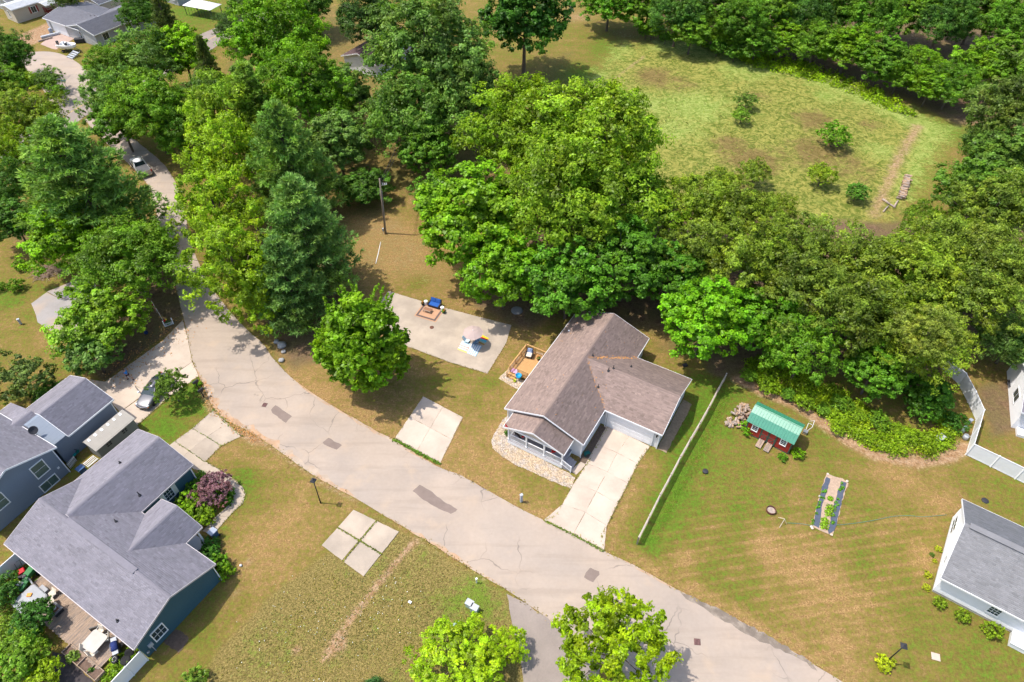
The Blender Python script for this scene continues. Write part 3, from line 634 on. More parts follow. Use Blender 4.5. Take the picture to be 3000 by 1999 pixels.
def gable_roof(parent, x0, x1, y0, y1, ze, zr, axis='y', shingle=None, trim=None, seed=0, name='roof', cap=True, rake=True, thick=.16):
    """gable roof over a rectangle (eave edges included). ridge along axis"""
    trim = trim or M_white
    if axis == 'y': P = lambda a, b, z: (a, b, z); (a0, a1, b0, b1) = (x0, x1, y0, y1)
    else: P = lambda a, b, z: (b, a, z); (a0, a1, b0, b1) = (y0, y1, x0, x1)
    am = (a0+a1)/2; t = thick
    deck = B()
    sec = lambda b: [P(a0, b, ze), P(am, b, zr), P(a1, b, ze), P(a1, b, ze-t), P(am, b, zr-t), P(a0, b, ze-t)]
    deck.loft([sec(b0), sec(b1)])
    ro = deck.obj(name, shingle, parent)
    bm = bmesh.new(); bm.from_mesh(ro.data); bmesh.ops.recalc_face_normals(bm, faces=bm.faces); bm.to_mesh(ro.data); bm.free()
    V, Qd, A = [], [], []; hw = am-a0; Ls = math.hypot(hw, zr-ze); L = b1-b0
    for side in (0, 1):
        if side == 0: o = P(a0, b0, ze); s = np.array(P(am, 0, zr))-np.array(P(a0, 0, ze))
        else: o = P(a1, b0, ze); s = np.array(P(am, 0, zr))-np.array(P(a1, 0, ze))
        s = s/Ls; a = np.array(P(0, 1, 0)) if True else None; a = np.array(P(0, 1.0, 0.0))
        nrm = np.cross(a, s); nrm = nrm if nrm[2] > 0 else -nrm
        v, q, A_ = shingle_plane(o, a, s, L, Ls, nrm, seed*2+side)
        b = len(V); V += v; Qd += [tuple(i+b for i in f) for f in q]; A += A_
    sh = link('shingles', np_mesh('shingles', V, Qd, shingle, fattr={'v': np.clip(A, -.4, 1.5)}), ro); sh['kind'] = 'stuff'
    if cap:
        c = B(); n = int(L/.3)
        for i in range(n):
            y = b0+L*i/n; y2 = y+L/n+.02; dz = (zr-ze)/hw*.14
            c.add([P(am-.14, y, zr-dz+.03), P(am, y, zr+.035), P(am+.14, y, zr-dz+.03), P(am-.14, y2, zr-dz+.02), P(am, y2, zr+.024), P(am+.14, y2, zr-dz+.02)], [(0, 1, 4, 3), (1, 2, 5, 4)])
        rc = c.obj('ridge_cap', shingle, ro)
    # fascia boards and rake boards
    e = .035
    for a in (a0, a1):
        s_ = -1 if a == a0 else 1
        g = B(); pa, pb = sorted((a+s_*.002, a+s_*.065)); 
        if axis == 'y': g.box(pa, pb, b0, b1, ze-t-.03, ze-.015)
        else: g.box(b0, b1, pa, pb, ze-t-.03, ze-.015)
        g.obj('gutter', trim, ro)
    if rake:
        for b in (b0, b1):
            s_ = -1 if b == b0 else 1; bb = (b+s_*.002, b+s_*.035); g = B()
            for (p, q) in (((a0, ze), (am, zr)), ((am, zr), (a1, ze))):
                ring = [(p[0], p[1]+.02), (q[0], q[1]+.02), (q[0], q[1]-t-.02), (p[0], p[1]-t-.02)]
                g.add([P(x, bb[0], z) for x, z in ring]+[P(x, bb[1], z) for x, z in ring], [(0, 1, 2, 3), (7, 6, 5, 4), (0, 4, 5, 1), (1, 5, 6, 2), (2, 6, 7, 3), (3, 7, 4, 0)])
            g.obj('rake_board', trim, ro)
    return ro
def gable_walls(parent, x0, x1, y0, y1, z0, ze, zr, axis, mat_, name='wall', ov=.35, ends=(1, 1), t=.16):
    """walls of a gabled block, roof rectangle given, walls set back by the overhang"""
    if axis == 'y': a0, a1, b0, b1 = x0+ov, x1-ov, y0+(ov if ends[0] else 0), y1-(ov if ends[1] else 0); P = lambda a, b, z: (a, b, z)
    else: a0, a1, b0, b1 = y0+ov, y1-ov, x0+(ov if ends[0] else 0), x1-(ov if ends[1] else 0); P = lambda a, b, z: (b, a, z)
    hw = ((x1-x0) if axis == 'y' else (y1-y0))/2; sl = (zr-ze)/hw; zt = ze-t+sl*ov; am = (a0+a1)/2; zm = zr-t-.01
    g = B(); sec = lambda b: [P(a0, b, z0), P(a0, b, zt), P(am, b, zm), P(a1, b, zt), P(a1, b, z0)]
    g.loft([sec(b0), sec(b1)]); o = g.obj(name, mat_, parent)
    bm = bmesh.new(); bm.from_mesh(o.data); bmesh.ops.recalc_face_normals(bm, faces=bm.faces); bm.to_mesh(o.data); bm.free()
    return o
def window(parent, c, rz, w_, h, rows=2, cols=2, frame=None, pane=None, shutters=None, blind=False):
    """window standing in a wall; local x along the wall, -y outwards"""
    f = B(); fw = .09
    f.box(-w_/2-fw, w_/2+fw, -.05, .03, h/2, h/2+fw).box(-w_/2-fw, w_/2+fw, -.07, .03, -h/2-fw, -h/2).box(-w_/2-fw, -w_/2, -.05, .03, -h/2, h/2).box(w_/2, w_/2+fw, -.05, .03, -h/2, h/2)
    o = f.obj('window', frame or M_white, parent, loc=c, rz=rz)
    B().box(-w_/2, w_/2, -.012, .02, -h/2, h/2).obj('pane', pane or M_glass, o)
    for i in range(1, rows): B().box(-w_/2, w_/2, -.035, -.013, -h/2+h*i/rows-.014, -h/2+h*i/rows+.014).obj('muntin', frame or M_white, o)
    for i in range(1, cols): B().box(-w_/2+w_*i/cols-.013, -w_/2+w_*i/cols+.013, -.034, -.0135, -h/2, h/2).obj('muntin', frame or M_white, o)
    if shutters:
        for s in (-1, 1): B().box(s*(w_/2+fw+.19)-.18, s*(w_/2+fw+.19)+.18, -.045, .0, -h/2-.05, h/2+.05).obj('shutter', shutters, o)
    return o
def vent_pipe(parent, x, y, z, h=.38, r=.05):
    o = B().lathe([(r, -.15), (r, h), (r*.7, h)], 10).obj('vent_pipe', M_black, parent, loc=(x, y, z)); B().lathe([(.16, -.05), (.13, .06), (r+.01, .1)], 10).obj('flashing', M_dark, o); return o

# ---------------------------------------------------------- main house in the middle
MH = empty('house', 'pale grey house with brown shingled roof, front porch and attached garage', 'house', (-.76, 44.13, 0), R(-30.2))
E1, Z1 = 2.75, 4.45
gable_walls(MH, 0, 9.05, 0, 17.0, .0, E1, Z1, 'y', M_siding_white, ends=(1, 1), ov=.3)
gable_walls(MH, 8.0, 15.35, 5.05, 13.55, .0, E1, 4.35, 'x', M_siding_white, name='garage_wall', ends=(0, 1), ov=.25)
r1 = gable_roof(MH, 0, 9.05, 0, 17.0, E1, Z1, 'y', M_shingle_brown, seed=1)
r2 = gable_roof(MH, 4.75, 15.4, 5.05, 13.55, E1-.004, 4.35, 'x', M_shingle_brown, seed=3, name='garage_roof')
r3 = gable_roof(MH, 1.02, 7.9, -2.0, .29, 2.6, 3.8, 'y', M_shingle_brown, seed=5, name='porch_roof')
# porch
pf = B()
for i in range(13): pf.box(1.4, 7.8, -1.9+i*.17, -1.9+i*.17+.162, .56, .6)
pf.obj('porch_floor', M_porch, MH)
B().box(1.42, 7.78, -1.88, .3, 0, .558).obj('porch_skirt', M_white, MH)
pp = [1.52, 3.6, 5.65, 7.68]
for x in pp:
    o = B().box(x-.075, x+.075, -1.84, -1.69, .6, 2.5).obj('post', M_white, MH)
    B().box(x-.11, x+.11, -1.875, -1.655, .6, .75).obj('post_base', M_white, o); B().box(x-.11, x+.11, -1.875, -1.655, 2.38, 2.5).obj('post_cap', M_white, o)
B().box(1.3, 7.85, -1.86, -1.67, 2.44, 2.62).obj('porch_beam', M_white, MH)
tri = B(); tri.add([(1.35, -1.75, 2.62), (7.55, -1.75, 2.62), (4.46, -1.75, 3.58), (1.35, -1.69, 2.62), (7.55, -1.69, 2.62), (4.46, -1.69, 3.58)], [(0, 1, 2), (5, 4, 3), (0, 3, 4, 1), (1, 4, 5, 2), (2, 5, 3, 0)]); tri.obj('porch_gable', M_siding_tan, MH)
for i in range(3):
    a, b = pp[i]+.08, pp[i+1]-.08
    o = B().box(a, b, -1.80, -1.73, 1.45, 1.52).obj('porch_rail', M_white, MH); B().box(a, b, -1.79, -1.74, .70, .76).obj('bottom_rail', M_white, o)
    n = int((b-a)/.125)
    for k in range(1, n): B().box(a+(b-a)*k/n-.02, a+(b-a)*k/n+.02, -1.785, -1.745, .76, 1.45).obj('baluster', M_white, o)
o = B().box(1.49, 1.56, -1.65, .2, 1.45, 1.52).obj('porch_rail', M_white, MH); B().box(1.5, 1.55, -1.65, .2, .70, .76).obj('bottom_rail', M_white, o)
for k in range(1, 14): B().box(1.505, 1.545, -1.65+k*.13-.02, -1.65+k*.13+.02, .76, 1.45).obj('baluster', M_white, o)
for i in range(3): B().box(7.82+i*.3, 8.14+i*.3, -1.82, -.45, 0, .45-i*.15).obj('step', M_porch, MH)
o = B().bar((7.75, -1.86, 1.46), (8.75, -1.86, .98), .06, .07).obj('stair_rail', M_white, MH); B().bar((7.8, -1.86, .72), (8.75, -1.86, .25), .05, .06).obj('bottom_rail', M_white, o)
B().box(8.7, 8.8, -1.91, -1.81, 0, 1.05).obj('newel_post', M_white, o)
for k in range(7): B().box(7.86+k*.12, 7.895+k*.12, -1.88, -1.84, .72-k*.057, 1.43-k*.057).obj('baluster', M_white, o)
B().box(5.6, 6.5, .26, .30, .6, 2.6).obj('front_door', M_clapred, MH); window(MH, (3.0, .29, 1.7), 0, 1.4, 1.0)
B().box(2.5, 3.6, .27, .289, 2.2, 2.32).obj('window_header', M_dark, MH)
# garage door, faces the street
gd = B().box(9.55, 14.4, 5.24, 5.285, .03, 2.3).obj('garage_door', M_white, MH)
for j in range(4):
    for i in range(6): B().box(9.6+i*.805, 9.6+i*.805+.72, 5.225, 5.239, .1+j*.555, .1+j*.555+.47).obj('panel', M_white, gd)
B().box(9.42, 9.54, 5.20, 5.29, .02, 2.42).obj('door_trim', M_white, MH); B().box(14.41, 14.53, 5.20, 5.29, .02, 2.42).obj('door_trim', M_white, MH)
B().box(15.06, 15.16, 5.16, 5.26, 0, 2.6).obj('downspout', M_white, MH); B().box(9.22, 9.30, 5.16, 5.26, 0, 2.6).obj('downspout', M_white, MH); B().box(8.78, 8.86, .2, .28, 0, 2.6).obj('downspout', M_white, MH); B().box(.2, .28, -.1+.3, .28, 0, 2.6).obj('downspout', M_white, MH)
for x in (9.0, 14.85): B().box(x-.06, x+.06, 5.1, 5.28, 1.85, 2.15).obj('wall_lamp', M_black, MH)
window(MH, (8.76, 2.5, 1.6), R(90), .9, 1.2); window(MH, (.29, 3.5, 1.6), R(-90), 1.2, 1.2); window(MH, (.29, 14, 1.6), R(-90), 1.2, 1.2); window(MH, (15.11, 9.3, 1.6), R(90), 1.0, 1.1)
def on_main(x): return E1+(Z1-E1)*(1-abs(x-4.525)/4.525)
def on_gar(y): return E1+(4.35-E1)*(1-abs(y-9.3)/4.25)
vent_pipe(MH, 5.15, 9.75+.3, on_main(5.15), .3)
for x, y, h in ((7.55, 8.9, .55), (7.9, 9.35, .5), (9.25, 11.1, .28), (7.35, 6.9, .42)): vent_pipe(MH, x, y, on_gar(y), h)
B().blob((0, 0, .05), .13, 2, .7, 0).obj('roof_vent', M_util_gray, MH, True, loc=(.75, 13.2, on_main(.75)))
lf = B()
rr = random.Random(3)
for i in range(190):
    if i < 110: s = rr.random(); x = 4.9+(9.05-4.9)*s+rr.gauss(0, .12); y = 9.4+(13.4-9.4)*s+rr.gauss(0, .12)-.1*0; 
    elif i < 150: s = rr.random(); x = 4.9+(9.0-4.9)*s+rr.gauss(0, .1); y = 9.2-(9.2-5.1)*s+rr.gauss(0, .1)
    else: x = rr.uniform(.3, 8.8); y = rr.uniform(.5, 16.5)
    z = max(on_main(x) if x < 9.05 else 0, on_gar(y) if 5.1 < y < 13.5 and x > 4.8 else 0)+.03; a = rr.uniform(0, 6.28); r_ = rr.uniform(.04, .09)
    lf.add([(x+r_*math.cos(a+k*1.57), y+r_*math.sin(a+k*1.57)*.8, z+rr.uniform(0, .03)) for k in range(4)], [(0, 1, 2, 3)])
fl = lf.obj('fallen_leaves', M_leafdry, MH); fl['kind'] = 'stuff'
# rear deck
DK = empty('deck', 'wooden back deck with railing beside the brown roofed house', 'deck', MH.matrix_basis @ Vector((0, 0, 0)), MH.rotation_euler.z)
MHM = Matrix.Translation(MH.location) @ Matrix.Rotation(MH.rotation_euler.z, 4, 'Z')
MHI = MHM.inverted()

DX0, DX1, DY0, DY1, DF = -3.2, .28, 6.45, 10.35, .5
for i in range(24):
    x = DX0+(DX1-DX0)*i/24; B().box(x, x+(DX1-DX0)/24-.012, DY0, DY1, DF-.035, DF).obj('deck_board', M_wood, DK)
B().box(DX0+.02, DX1, DY0+.02, DY1-.02, DF-.22, DF-.04).obj('deck_frame', M_wood, DK)
def rail_run(parent, a, b, z, h, m, posts=2, pitch=.14, name='railing'):
    a, b = Vector(a), Vector(b); d = (b-a); L = d.length; d.normalize()
    A3 = lambda s, zz: (a.x+d.x*s, a.y+d.y*s, zz)
    o = B().bar(A3(0, z+h), A3(L, z+h), .14, .04).obj(name, m, parent); B().bar(A3(0, z+.1), A3(L, z+.1), .04, .08).obj('bottom_rail', m, o); B().bar(A3(0, z+h-.08), A3(L, z+h-.08), .04, .08).obj('top_rail', m, o)
    n = int(L/pitch)
    for k in range(n+1): B().bar(A3(L*k/n, z+.06), A3(L*k/n, z+h-.03), .035).obj('baluster', m, o)
    for k in range(posts+1): B().bar(A3(L*k/posts, 0), A3(L*k/posts, z+h), .09).obj('post', m, o)
    return o
rail_run(DK, (DX0+.05, DY0), (DX0+.05, DY1), DF, .92, M_wood, 3); rail_run(DK, (DX0, DY1-.05), (DX1, DY1-.05), DF, .92, M_wood, 3); rail_run(DK, (DX0+1.05, DY0+.05), (DX1, DY0+.05), DF, .92, M_wood, 2)
for i in range(2): B().box(DX0+.02, DX0+1.0, DY0-.62+i*.3, DY0-.3+i*.3, .14+i*.18-.04, .14+i*.18).obj('step', M_wood, DK)
B().box(DX0-.03, DX0+.02, DY0-.65, DY0, 0, .3).obj('stringer', M_wood, DK)
for y in (6.5,): B().bar((DX0+.03, DY0-.62, .9), (DX0+.03, DY0, 1.4), .07, .05).obj('stair_rail', M_wood, DK); B().bar((DX0+.03, DY0-.62, 0), (DX0+.03, DY0-.62, .92), .09).obj('newel_post', M_wood, DK)

def chair_lounge(name, label, loc, rz, back_mat, seat_mat, group=None):
    t = empty(name, label, 'chair', loc, rz, group)
    B().box(-.36, .36, -.4, .4, .22, .34).obj('seat_frame', M_wicker, t); B().box(-.31, .31, -.42, .26, .34, .46).obj('seat_cushion', seat_mat, t, bevel=.04)
    m = Matrix.Translation((0, .3, .36)) @ Matrix.Rotation(R(-18), 4, 'X')
    B().box(-.36, .36, 0, .06, -.1, .62, m).obj('backrest', M_wicker, t); B().box(-.29, .29, -.13, -.005, .02, .58, m).obj('back_cushion', back_mat, t, bevel=.04)
    for s in (-1, 1):
        B().box(s*.40-.04, s*.40+.04, -.4, .4, .34, .6).obj('armrest', M_wicker, t)
        for y in (-.36, .36): B().box(s*.36-.03, s*.36+.03, y-.03, y+.03, 0, .22).obj('leg', M_wicker, t)
    return t
def onMH(x, y, z): return MHM @ Vector((x, y, z))
M_toile = mat('blue_pattern_fabric', (.30, .36, .50), .9, .4, 9, second=(.10, .16, .34))
chair_lounge('deck_chair', 'cushioned deck chair with blue patterned pillow at the rail corner', onMH(-2.35, 9.5, DF), R(-30.2+14), M_toile, M_cream)
chair_lounge('deck_chair', 'cushioned deck chair half hidden under the house eave', onMH(-.35, 9.1, DF), R(-30.2-62), M_toile, M_cream)
def pot(label, loc, r=.2, h=.28, m=None, flower=None, leaf=(.07, .15, .02), n=50, fname='flower_pot', group=None, spread=1.5):
    t = empty(fname, label, 'flower pot', loc, random.uniform(0, 6), group)
    B().lathe([(r*.75, 0), (r, h), (r*.9, h), (r*.85, h-.05)], 14).obj('pot', m or M_terracotta, t, True)
    o = plant_tuft(t, r*spread, r*spread*1.1, n, 'leaves', h); o.color = (*leaf, 1)
    if flower:
        f = B()
        for i in range(14):
            a = random.uniform(0, 6.28); d = random.uniform(0, r*spread*.8); f.blob((d*math.cos(a), d*math.sin(a), h+r*spread*.9-d*.3), .05, 1, .6, .2, i)
        f.obj('flowers', flower, t)
    return t
def leaf_np(cen, nrm, ln, wd, v, rs):
    """rhombic leaves: centres, facing directions, lengths, widths -> verts, quads"""
    N = len(cen); nrm = nrm/np.maximum(np.linalg.norm(nrm, axis=1, keepdims=True), 1e-6)
    t = rs.normal(size=(N, 3)); t -= (t*nrm).sum(1, keepdims=True)*nrm; t /= np.maximum(np.linalg.norm(t, axis=1, keepdims=True), 1e-6)
    b = np.cross(nrm, t); ln = np.asarray(ln).reshape(-1, 1); wd = np.asarray(wd).reshape(-1, 1)
    V = np.stack([cen-t*ln, cen-b*wd+nrm*ln*.12, cen+t*ln, cen+b*wd+nrm*ln*.12], 1).reshape(-1, 3)
    return V, np.arange(N*4).reshape(N, 4)
TUFTS = {}
def plant_tuft(parent, r, h, n, name, z0=0.0, size=.09, key=None):
    rs = np.random.default_rng(int(r*1000)+n); u = rs.normal(size=(n, 3)); u /= np.linalg.norm(u, axis=1, keepdims=True); u[:, 2] = np.abs(u[:, 2])
    cen = u*np.array([r, r, h])*rs.uniform(.45, 1, (n, 1)); cen[:, 2] += z0
    V, q = leaf_np(cen, u+rs.normal(size=(n, 3))*.5+[0, 0, .4], rs.uniform(.7, 1.3, n)*size, rs.uniform(.7, 1.3, n)*size*.55, None, rs)
    return link(name, np_mesh(name, V, q, M_leaf, fattr={'v': rs.uniform(0, 1, n)}), parent)
pot('planter of orange flowers on the deck beside the rail', onMH(-1.15, 9.6, DF), .2, .3, M_terracotta, M_flower_orange)
pot('lime yellow pot at the foot of the deck steps', onMH(-2.1, 5.7, 0), .17, .3, M_lime, None, (.02, .02, .02), 8)
tg = B().lathe([(.3, 0), (.36, .3), (.33, .3), (.30, .12)], 16).obj('tub', M_blue_glaze, None, True, loc=onMH(-1.85, 6.15, .55)); tag(tg, 'bright blue round tub by the deck railing', 'tub')
o = B().box(-.4, .4, -.3, .3, 0, .02).obj('doormat', M_pink, None, loc=onMH(-2.7, 6.72, DF+.002), rz=R(-30)); tag(o, 'pink mat at the top of the deck steps', 'mat')
# hose reel in the side bed
hr = empty('hose_reel', 'dark green hose reel beside the porch corner bed', 'hose reel', onMH(9.25, .9, 0), R(20))
B().box(-.3, .3, -.2, .2, 0, .45).obj('case', mat('hose_green', (.0, .10, .085), .4, .15, 4), hr, bevel=.05); B().box(-.22, .22, -.22, -.205, .12, .4).obj('hose_drum', M_dark, hr)

# ---------------------------------------------------------- teal house, lower left
TH = empty('house', 'dark teal house with violet grey roof and small porch gable', 'house', (-25.52, 26.98, 0), R(-31.2))
E2, Z2 = 2.9, 4.46
gable_walls(TH, -17.4, 0, -8.3, 0, 0, E2, Z2, 'x', M_siding_teal, ends=(1, 1), ov=.3)
gable_walls(TH, -17.85, -9.75, -.6, 6.0, 0, E2, Z2, 'y', M_siding_teal, name='garage_wall', ends=(0, 1), ov=.3)
gable_roof(TH, -17.4, 0, -8.3, 0, E2, Z2, 'x', M_shingle_gray, seed=11, trim=M_trim_soft); gable_roof(TH, -17.85, -9.75, -3.85, 6.0, E2-.004, Z2-.03, 'y', M_shingle_gray, seed=13, name='garage_roof', cap=True, trim=M_trim_soft)
gable_roof(TH, -9.2, -3.8, -3.4, 1.87, E2-.008, 4.12, 'y', M_shingle_gray, seed=15, name='porch_roof', trim=M_trim_soft)
B().box(-8.9, -4.1, -.3, 1.55, 0, .22).obj('porch_floor', M_found, TH)
for x in (-4.2, -8.8): B().box(x-.08, x+.08, 1.35, 1.51, .22, 2.75).obj('post', M_white, TH)
B().box(-4.2, -8.8, 1.36, 1.5, 2.55, 2.74).obj('porch_beam', M_white, TH); B().box(-7, -6, -.32, -.26, .22, 2.3).obj('front_door', M_white, TH)
window(TH, (-10.02, 2.86, 1.72), R(90), .85, 1.3, 3, 3, shutters=mat('cream_shutter', (.72, .70, .60), .6, .05, 2))
window(TH, (-.27, -6.28, 1.52), R(90), 1.05, 1.3, 2, 3)
gdt = B().box(-16.3, -11.4, 5.75, 5.80, .03, 2.35).obj('garage_door', M_white, TH)
B().box(-4.2+.3, -3.9, -.22, -.16, 0, 2.7).obj('downspout', M_white, TH); B().box(-.28, -.2, -.26, -.18, 0, 2.7).obj('downspout', M_white, TH); B().box(-9.95, -9.86, 5.6, 5.69, 0, 2.7).obj('downspout', M_white, TH)
def on_teal(y): return E2+(Z2-E2)*(1-abs(y+4.15)/4.15)
def on_tw(x): return E2+(Z2-E2)*(1-abs(x+13.8)/4.05)
vent_pipe(TH, -10.2, -.7-1.2, on_teal(-1.9), .42); vent_pipe(TH, -2.8, -7.5, on_teal(-7.5), .35); vent_pipe(TH, -10.9, 1.0, on_tw(-10.9), .6); vent_pipe(TH, -14.8, 2.2, on_tw(-14.8), .3)
rv = B().box(-13.4, -4.2, -4.42, -3.88, Z2-.02, Z2+.06).obj('ridge_vent', M_shingle_gray, TH)
# electric meter gear on the right wall
mb = B().box(-.29, -.17, -7.5, -7.1, .95, 1.4).obj('meter_box', M_util_gray, TH); B().lathe([(.12, 0), (.12, .12), (.1, .14)], 12).obj('meter', M_steel, mb, True, loc=(-.2, -7.75, .7)); B().box(-.28, -.2, -7.33, -7.27, 0, .95).obj('conduit', M_util_gray, mb)

# ---------------------------------------------------------- blue-grey house at the left edge
GH = empty('house', 'blue grey house with grey roof and white framed gable windows', 'house', (-41.66, 45.19, 0), R(-28.5))
E3, Z3 = 3.0, 4.42
gable_walls(GH, -6.8, 0, -6.9, 0, 0, E3, Z3, 'y', M_siding_blue, name='garage_wall', ends=(0, 1), ov=.3)
gable_roof(GH, -6.8, 0, -5.4, 0, E3, Z3, 'y', M_shingle_gray, seed=21, name='garage_roof')
gable_roof(GH, -8.9, -.6, -8.6, -5.42, E3-.004, Z3-.22, 'y', M_shingle_gray, seed=23, name='link_roof', rake=False)
gable_walls(GH, -22, 1.2, -15.7, -7.1, 0, 4.0, 5.82, 'x', M_siding_blue, ends=(1, 1), ov=.35)
gable_roof(GH, -22, 1.2, -15.7, -7.1, 4.0, 5.82, 'x', M_shingle_gray, seed=25)
BLG = mat('blind_glass', (.10, .15, .13), .15, .3, 1.5, spec=.5)
window(GH, (.86, -9.23, 2.85), R(90), 1.2, 1.6, 2, 1, pane=BLG); window(GH, (.86, -9.4, .62), R(90), 1.6, 1.0, 1, 2, pane=BLG); window(GH, (.86, -13.4, 2.9), R(90), 1.2, 1.6, 2, 1, pane=BLG)
B().box(.86, .95, -8.1, -7.9, 1.35, 1.55).obj('wall_vent', M_white, GH)
gg = B().box(-6.2, -1.0, -.3, -.25, .03, 2.3).obj('garage_door', M_white, GH)
B().box(-.36, -.27, -.36, -.27, 0, 2.8).obj('downspout', M_white, GH); B().box(.88, .97, -7.5, -7.41, 0, 3.8).obj('downspout', M_white, GH)
dish = B(); prof = [(.02, 0), (.18, .02), (.32, .07), (.42, .13), (.40, .135), (.3, .085), (.02, .015)]; dish.lathe(prof, 20)
dsh = dish.obj('satellite_dish', M_dark, GH, True, loc=(-2.1, -6.95, 4.45)); dsh.rotation_euler = (R(55), 0, R(80)); B().tube([(-2.1, -7.1, 4.0), (-2.1, -7.05, 4.35), (-2.1, -6.98, 4.45)], .03).obj('dish_arm', M_steel, GH)
vent_pipe(GH, -9.2, -8.6, 4.62, .3)

# ---------------------------------------------------------- white house, lower right
WH = empty('house', 'bright white house with grey roof at the lower right corner', 'house', (36.45, 25.81, 0), R(-34.8))
gable_walls(WH, 0, 16, 0, 9.28, .3, 2.8, 5.2, 'x', M_siding_bright, ends=(1, 1), ov=.32)
B().box(.36, 15.6, .36, 8.9, 0, .34).obj('foundation', M_found, WH)
gable_roof(WH, 0, 16, 0, 9.28, 2.8, 5.2, 'x', M_shingle_light, seed=31)
B().box(.4, 15.5, 4.34, 4.94, 5.17, 5.26).obj('ridge_vent', M_shingle_light, WH)
window(WH, (.30, 7.15, 1.4), R(-90), 1.6, 1.2, 2, 2); window(WH, (.30, 2.93, 1.63), R(-90), .6, .7, 2, 1); window(WH, (4.58, .30, 1.7), 0, .8, .95, 3, 3)
B().box(6.55, 9.2, -1.0, .25, 0, .55).obj('front_step', M_white, WH); B().box(6.5, 9.25, -1.05, .26, .55, .62).obj('step_top', M_white, WH)
# ---------------------------------------------------------- house behind the white fence, right edge
RH = empty('house', 'white house partly in shade behind the vinyl fence', 'house', G(2962, 1252), R(-24))
gable_walls(RH, -.35, 14, -.35, 9, 0, 2.8, 4.6, 'x', M_siding_bright, ov=.35); gable_roof(RH, -.35, 14, -.35, 9, 2.8, 4.6, 'x', M_shingle_gray, seed=41)
window(RH, (-.02, 3.4, 1.5), R(-90), 1.5, 1.1, 1, 2); B().box(1.2, 1.8, -.3, -.02, 1.1, 1.4).obj('wall_lamp', M_util_gray, RH)
for y in (0.4, 1.4): B().bar((y+.4, -.6, 0), (y+.4, -.6, 1.0), .04).obj('stair_post', M_white, RH)
B().box(.4, 2.2, -1.1, -.03, 0, .35).obj('front_step', M_white, RH)
# ---------------------------------------------------------- far houses, upper left
FH = empty('house', 'grey house with dark roof and wide garage behind the boat', 'house', (-83.9, 139.23, 0), R(-31.5))
gable_walls(FH, -9.2, 0, 0, 17, 0, 2.6, 3.75, 'y', M_siding_far, ov=.3); gable_roof(FH, -9.2, 0, 0, 17, 2.6, 3.75, 'y', M_shingle_dark, seed=51)
gable_walls(FH, -17.2, -8, .05, 10.5, 0, 2.6, 3.75, 'x', M_siding_far, name='garage_wall', ov=.3, ends=(1, 0)); gable_roof(FH, -17.2, -5, .05, 10.5, 2.596, 3.72, 'x', M_shingle_dark, seed=53, name='garage_roof')
gdf = B().box(-15.2, -10.2, .28, .34, .05, 2.25).obj('garage_door', M_white, FH)
window(FH, (-5.4, .29, 1.4), 0, .6, 1.3, 2, 1); window(FH, (-.29, 2.5, 1.5), R(90), 1.3, 1.3, 1, 2); window(FH, (-.29, 8, 1.5), R(90), 1.3, 1.3, 1, 2)
B().box(-16.6, -15.9, .27, .33, 0, 2.0).obj('side_door', M_white, FH); vent_pipe(FH, -6.6, 4.5, 3.3, .5); vent_pipe(FH, -5.9, 4.9, 3.4, .5)
B().box(-3.1, -1.8, 11, 12.4, 3.05, 3.25).obj('skylight', M_dark, FH)
TH2 = empty('house', 'tan mobile home with white metal roof at the upper left', 'house', F8(180, 415), R(-36))
gable_walls(TH2, -.2, 4.6, -.2, 14, 0, 2.9, 3.3, 'y', M_siding_tan, ov=.2); gable_roof(TH2, -.2, 4.6, -.2, 14, 2.9, 3.3, 'y', M_roof_white, seed=61)
window(TH2, (2.0, -.01, 1.5), 0, .5, 1.3, 2, 1); window(TH2, (4.41, 4.2, 1.7), R(90), 1.0, 1.2, 1, 2, shutters=M_clapred)
rp = B(); 
for i in range(6): rp.box(4.6, 6.4, 6+i*.3, 6.28+i*.3, .75, .8)
rp.obj('entry_deck', M_clapred, TH2); rail_run(TH2, (6.3, 6), (6.3, 7.8), .8, .9, M_clapred, 1, .2); rail_run(TH2, (4.7, 6), (6.3, 6), .8, .9, M_clapred, 1, .2)
gable_roof(TH2, 4.0, 7.6, 5.6, 9.5, 2.7, 2.9, 'y', M_roof_white, seed=63, name='porch_roof')
for i in range(3): B().box(6.4+i*.3, 6.7+i*.3, 6.2, 7.4, 0, .6-i*.2).obj('step', M_clapred, TH2)
# grey roofed house at the very top left and garage behind the far house
UH = empty('house', 'grey roofed house cut by the upper left corner', 'house', G(-15, 18), R(-36))
gable_walls(UH, -.3, 9, -.3, 12, 0, 2.6, 3.6, 'y', M_siding_far); gable_roof(UH, -.3, 9, -.3, 12, 2.6, 3.6, 'y', M_shingle_light, seed=65)
SH = empty('garage', 'small tan shed garage with white door behind the far grey house', 'garage', F8(1920, 215), R(-34))
gable_walls(SH, -.2, 6, -.2, 6, 0, 2.4, 3.2, 'y', M_siding_tan, ov=.2); gable_roof(SH, -.2, 6, -.2, 6, 2.4, 3.2, 'y', M_shingle_dark, seed=67); B().box(1.0, 4.8, -.06, -.01, .03, 2.1).obj('garage_door', M_white, SH)
NH = empty('house', 'small grey house at the top edge behind the glass gazebo', 'house', G(525, 18), R(-33))
gable_walls(NH, -8, .3, -.3, 9, 0, 2.6, 3.7, 'y', M_siding_far); gable_roof(NH, -8, .3, -.3, 9, 2.6, 3.7, 'y', M_shingle_dark, seed=69); window(NH, (-1.3, .01, 1.5), 0, .9, 1.0, 2, 1)
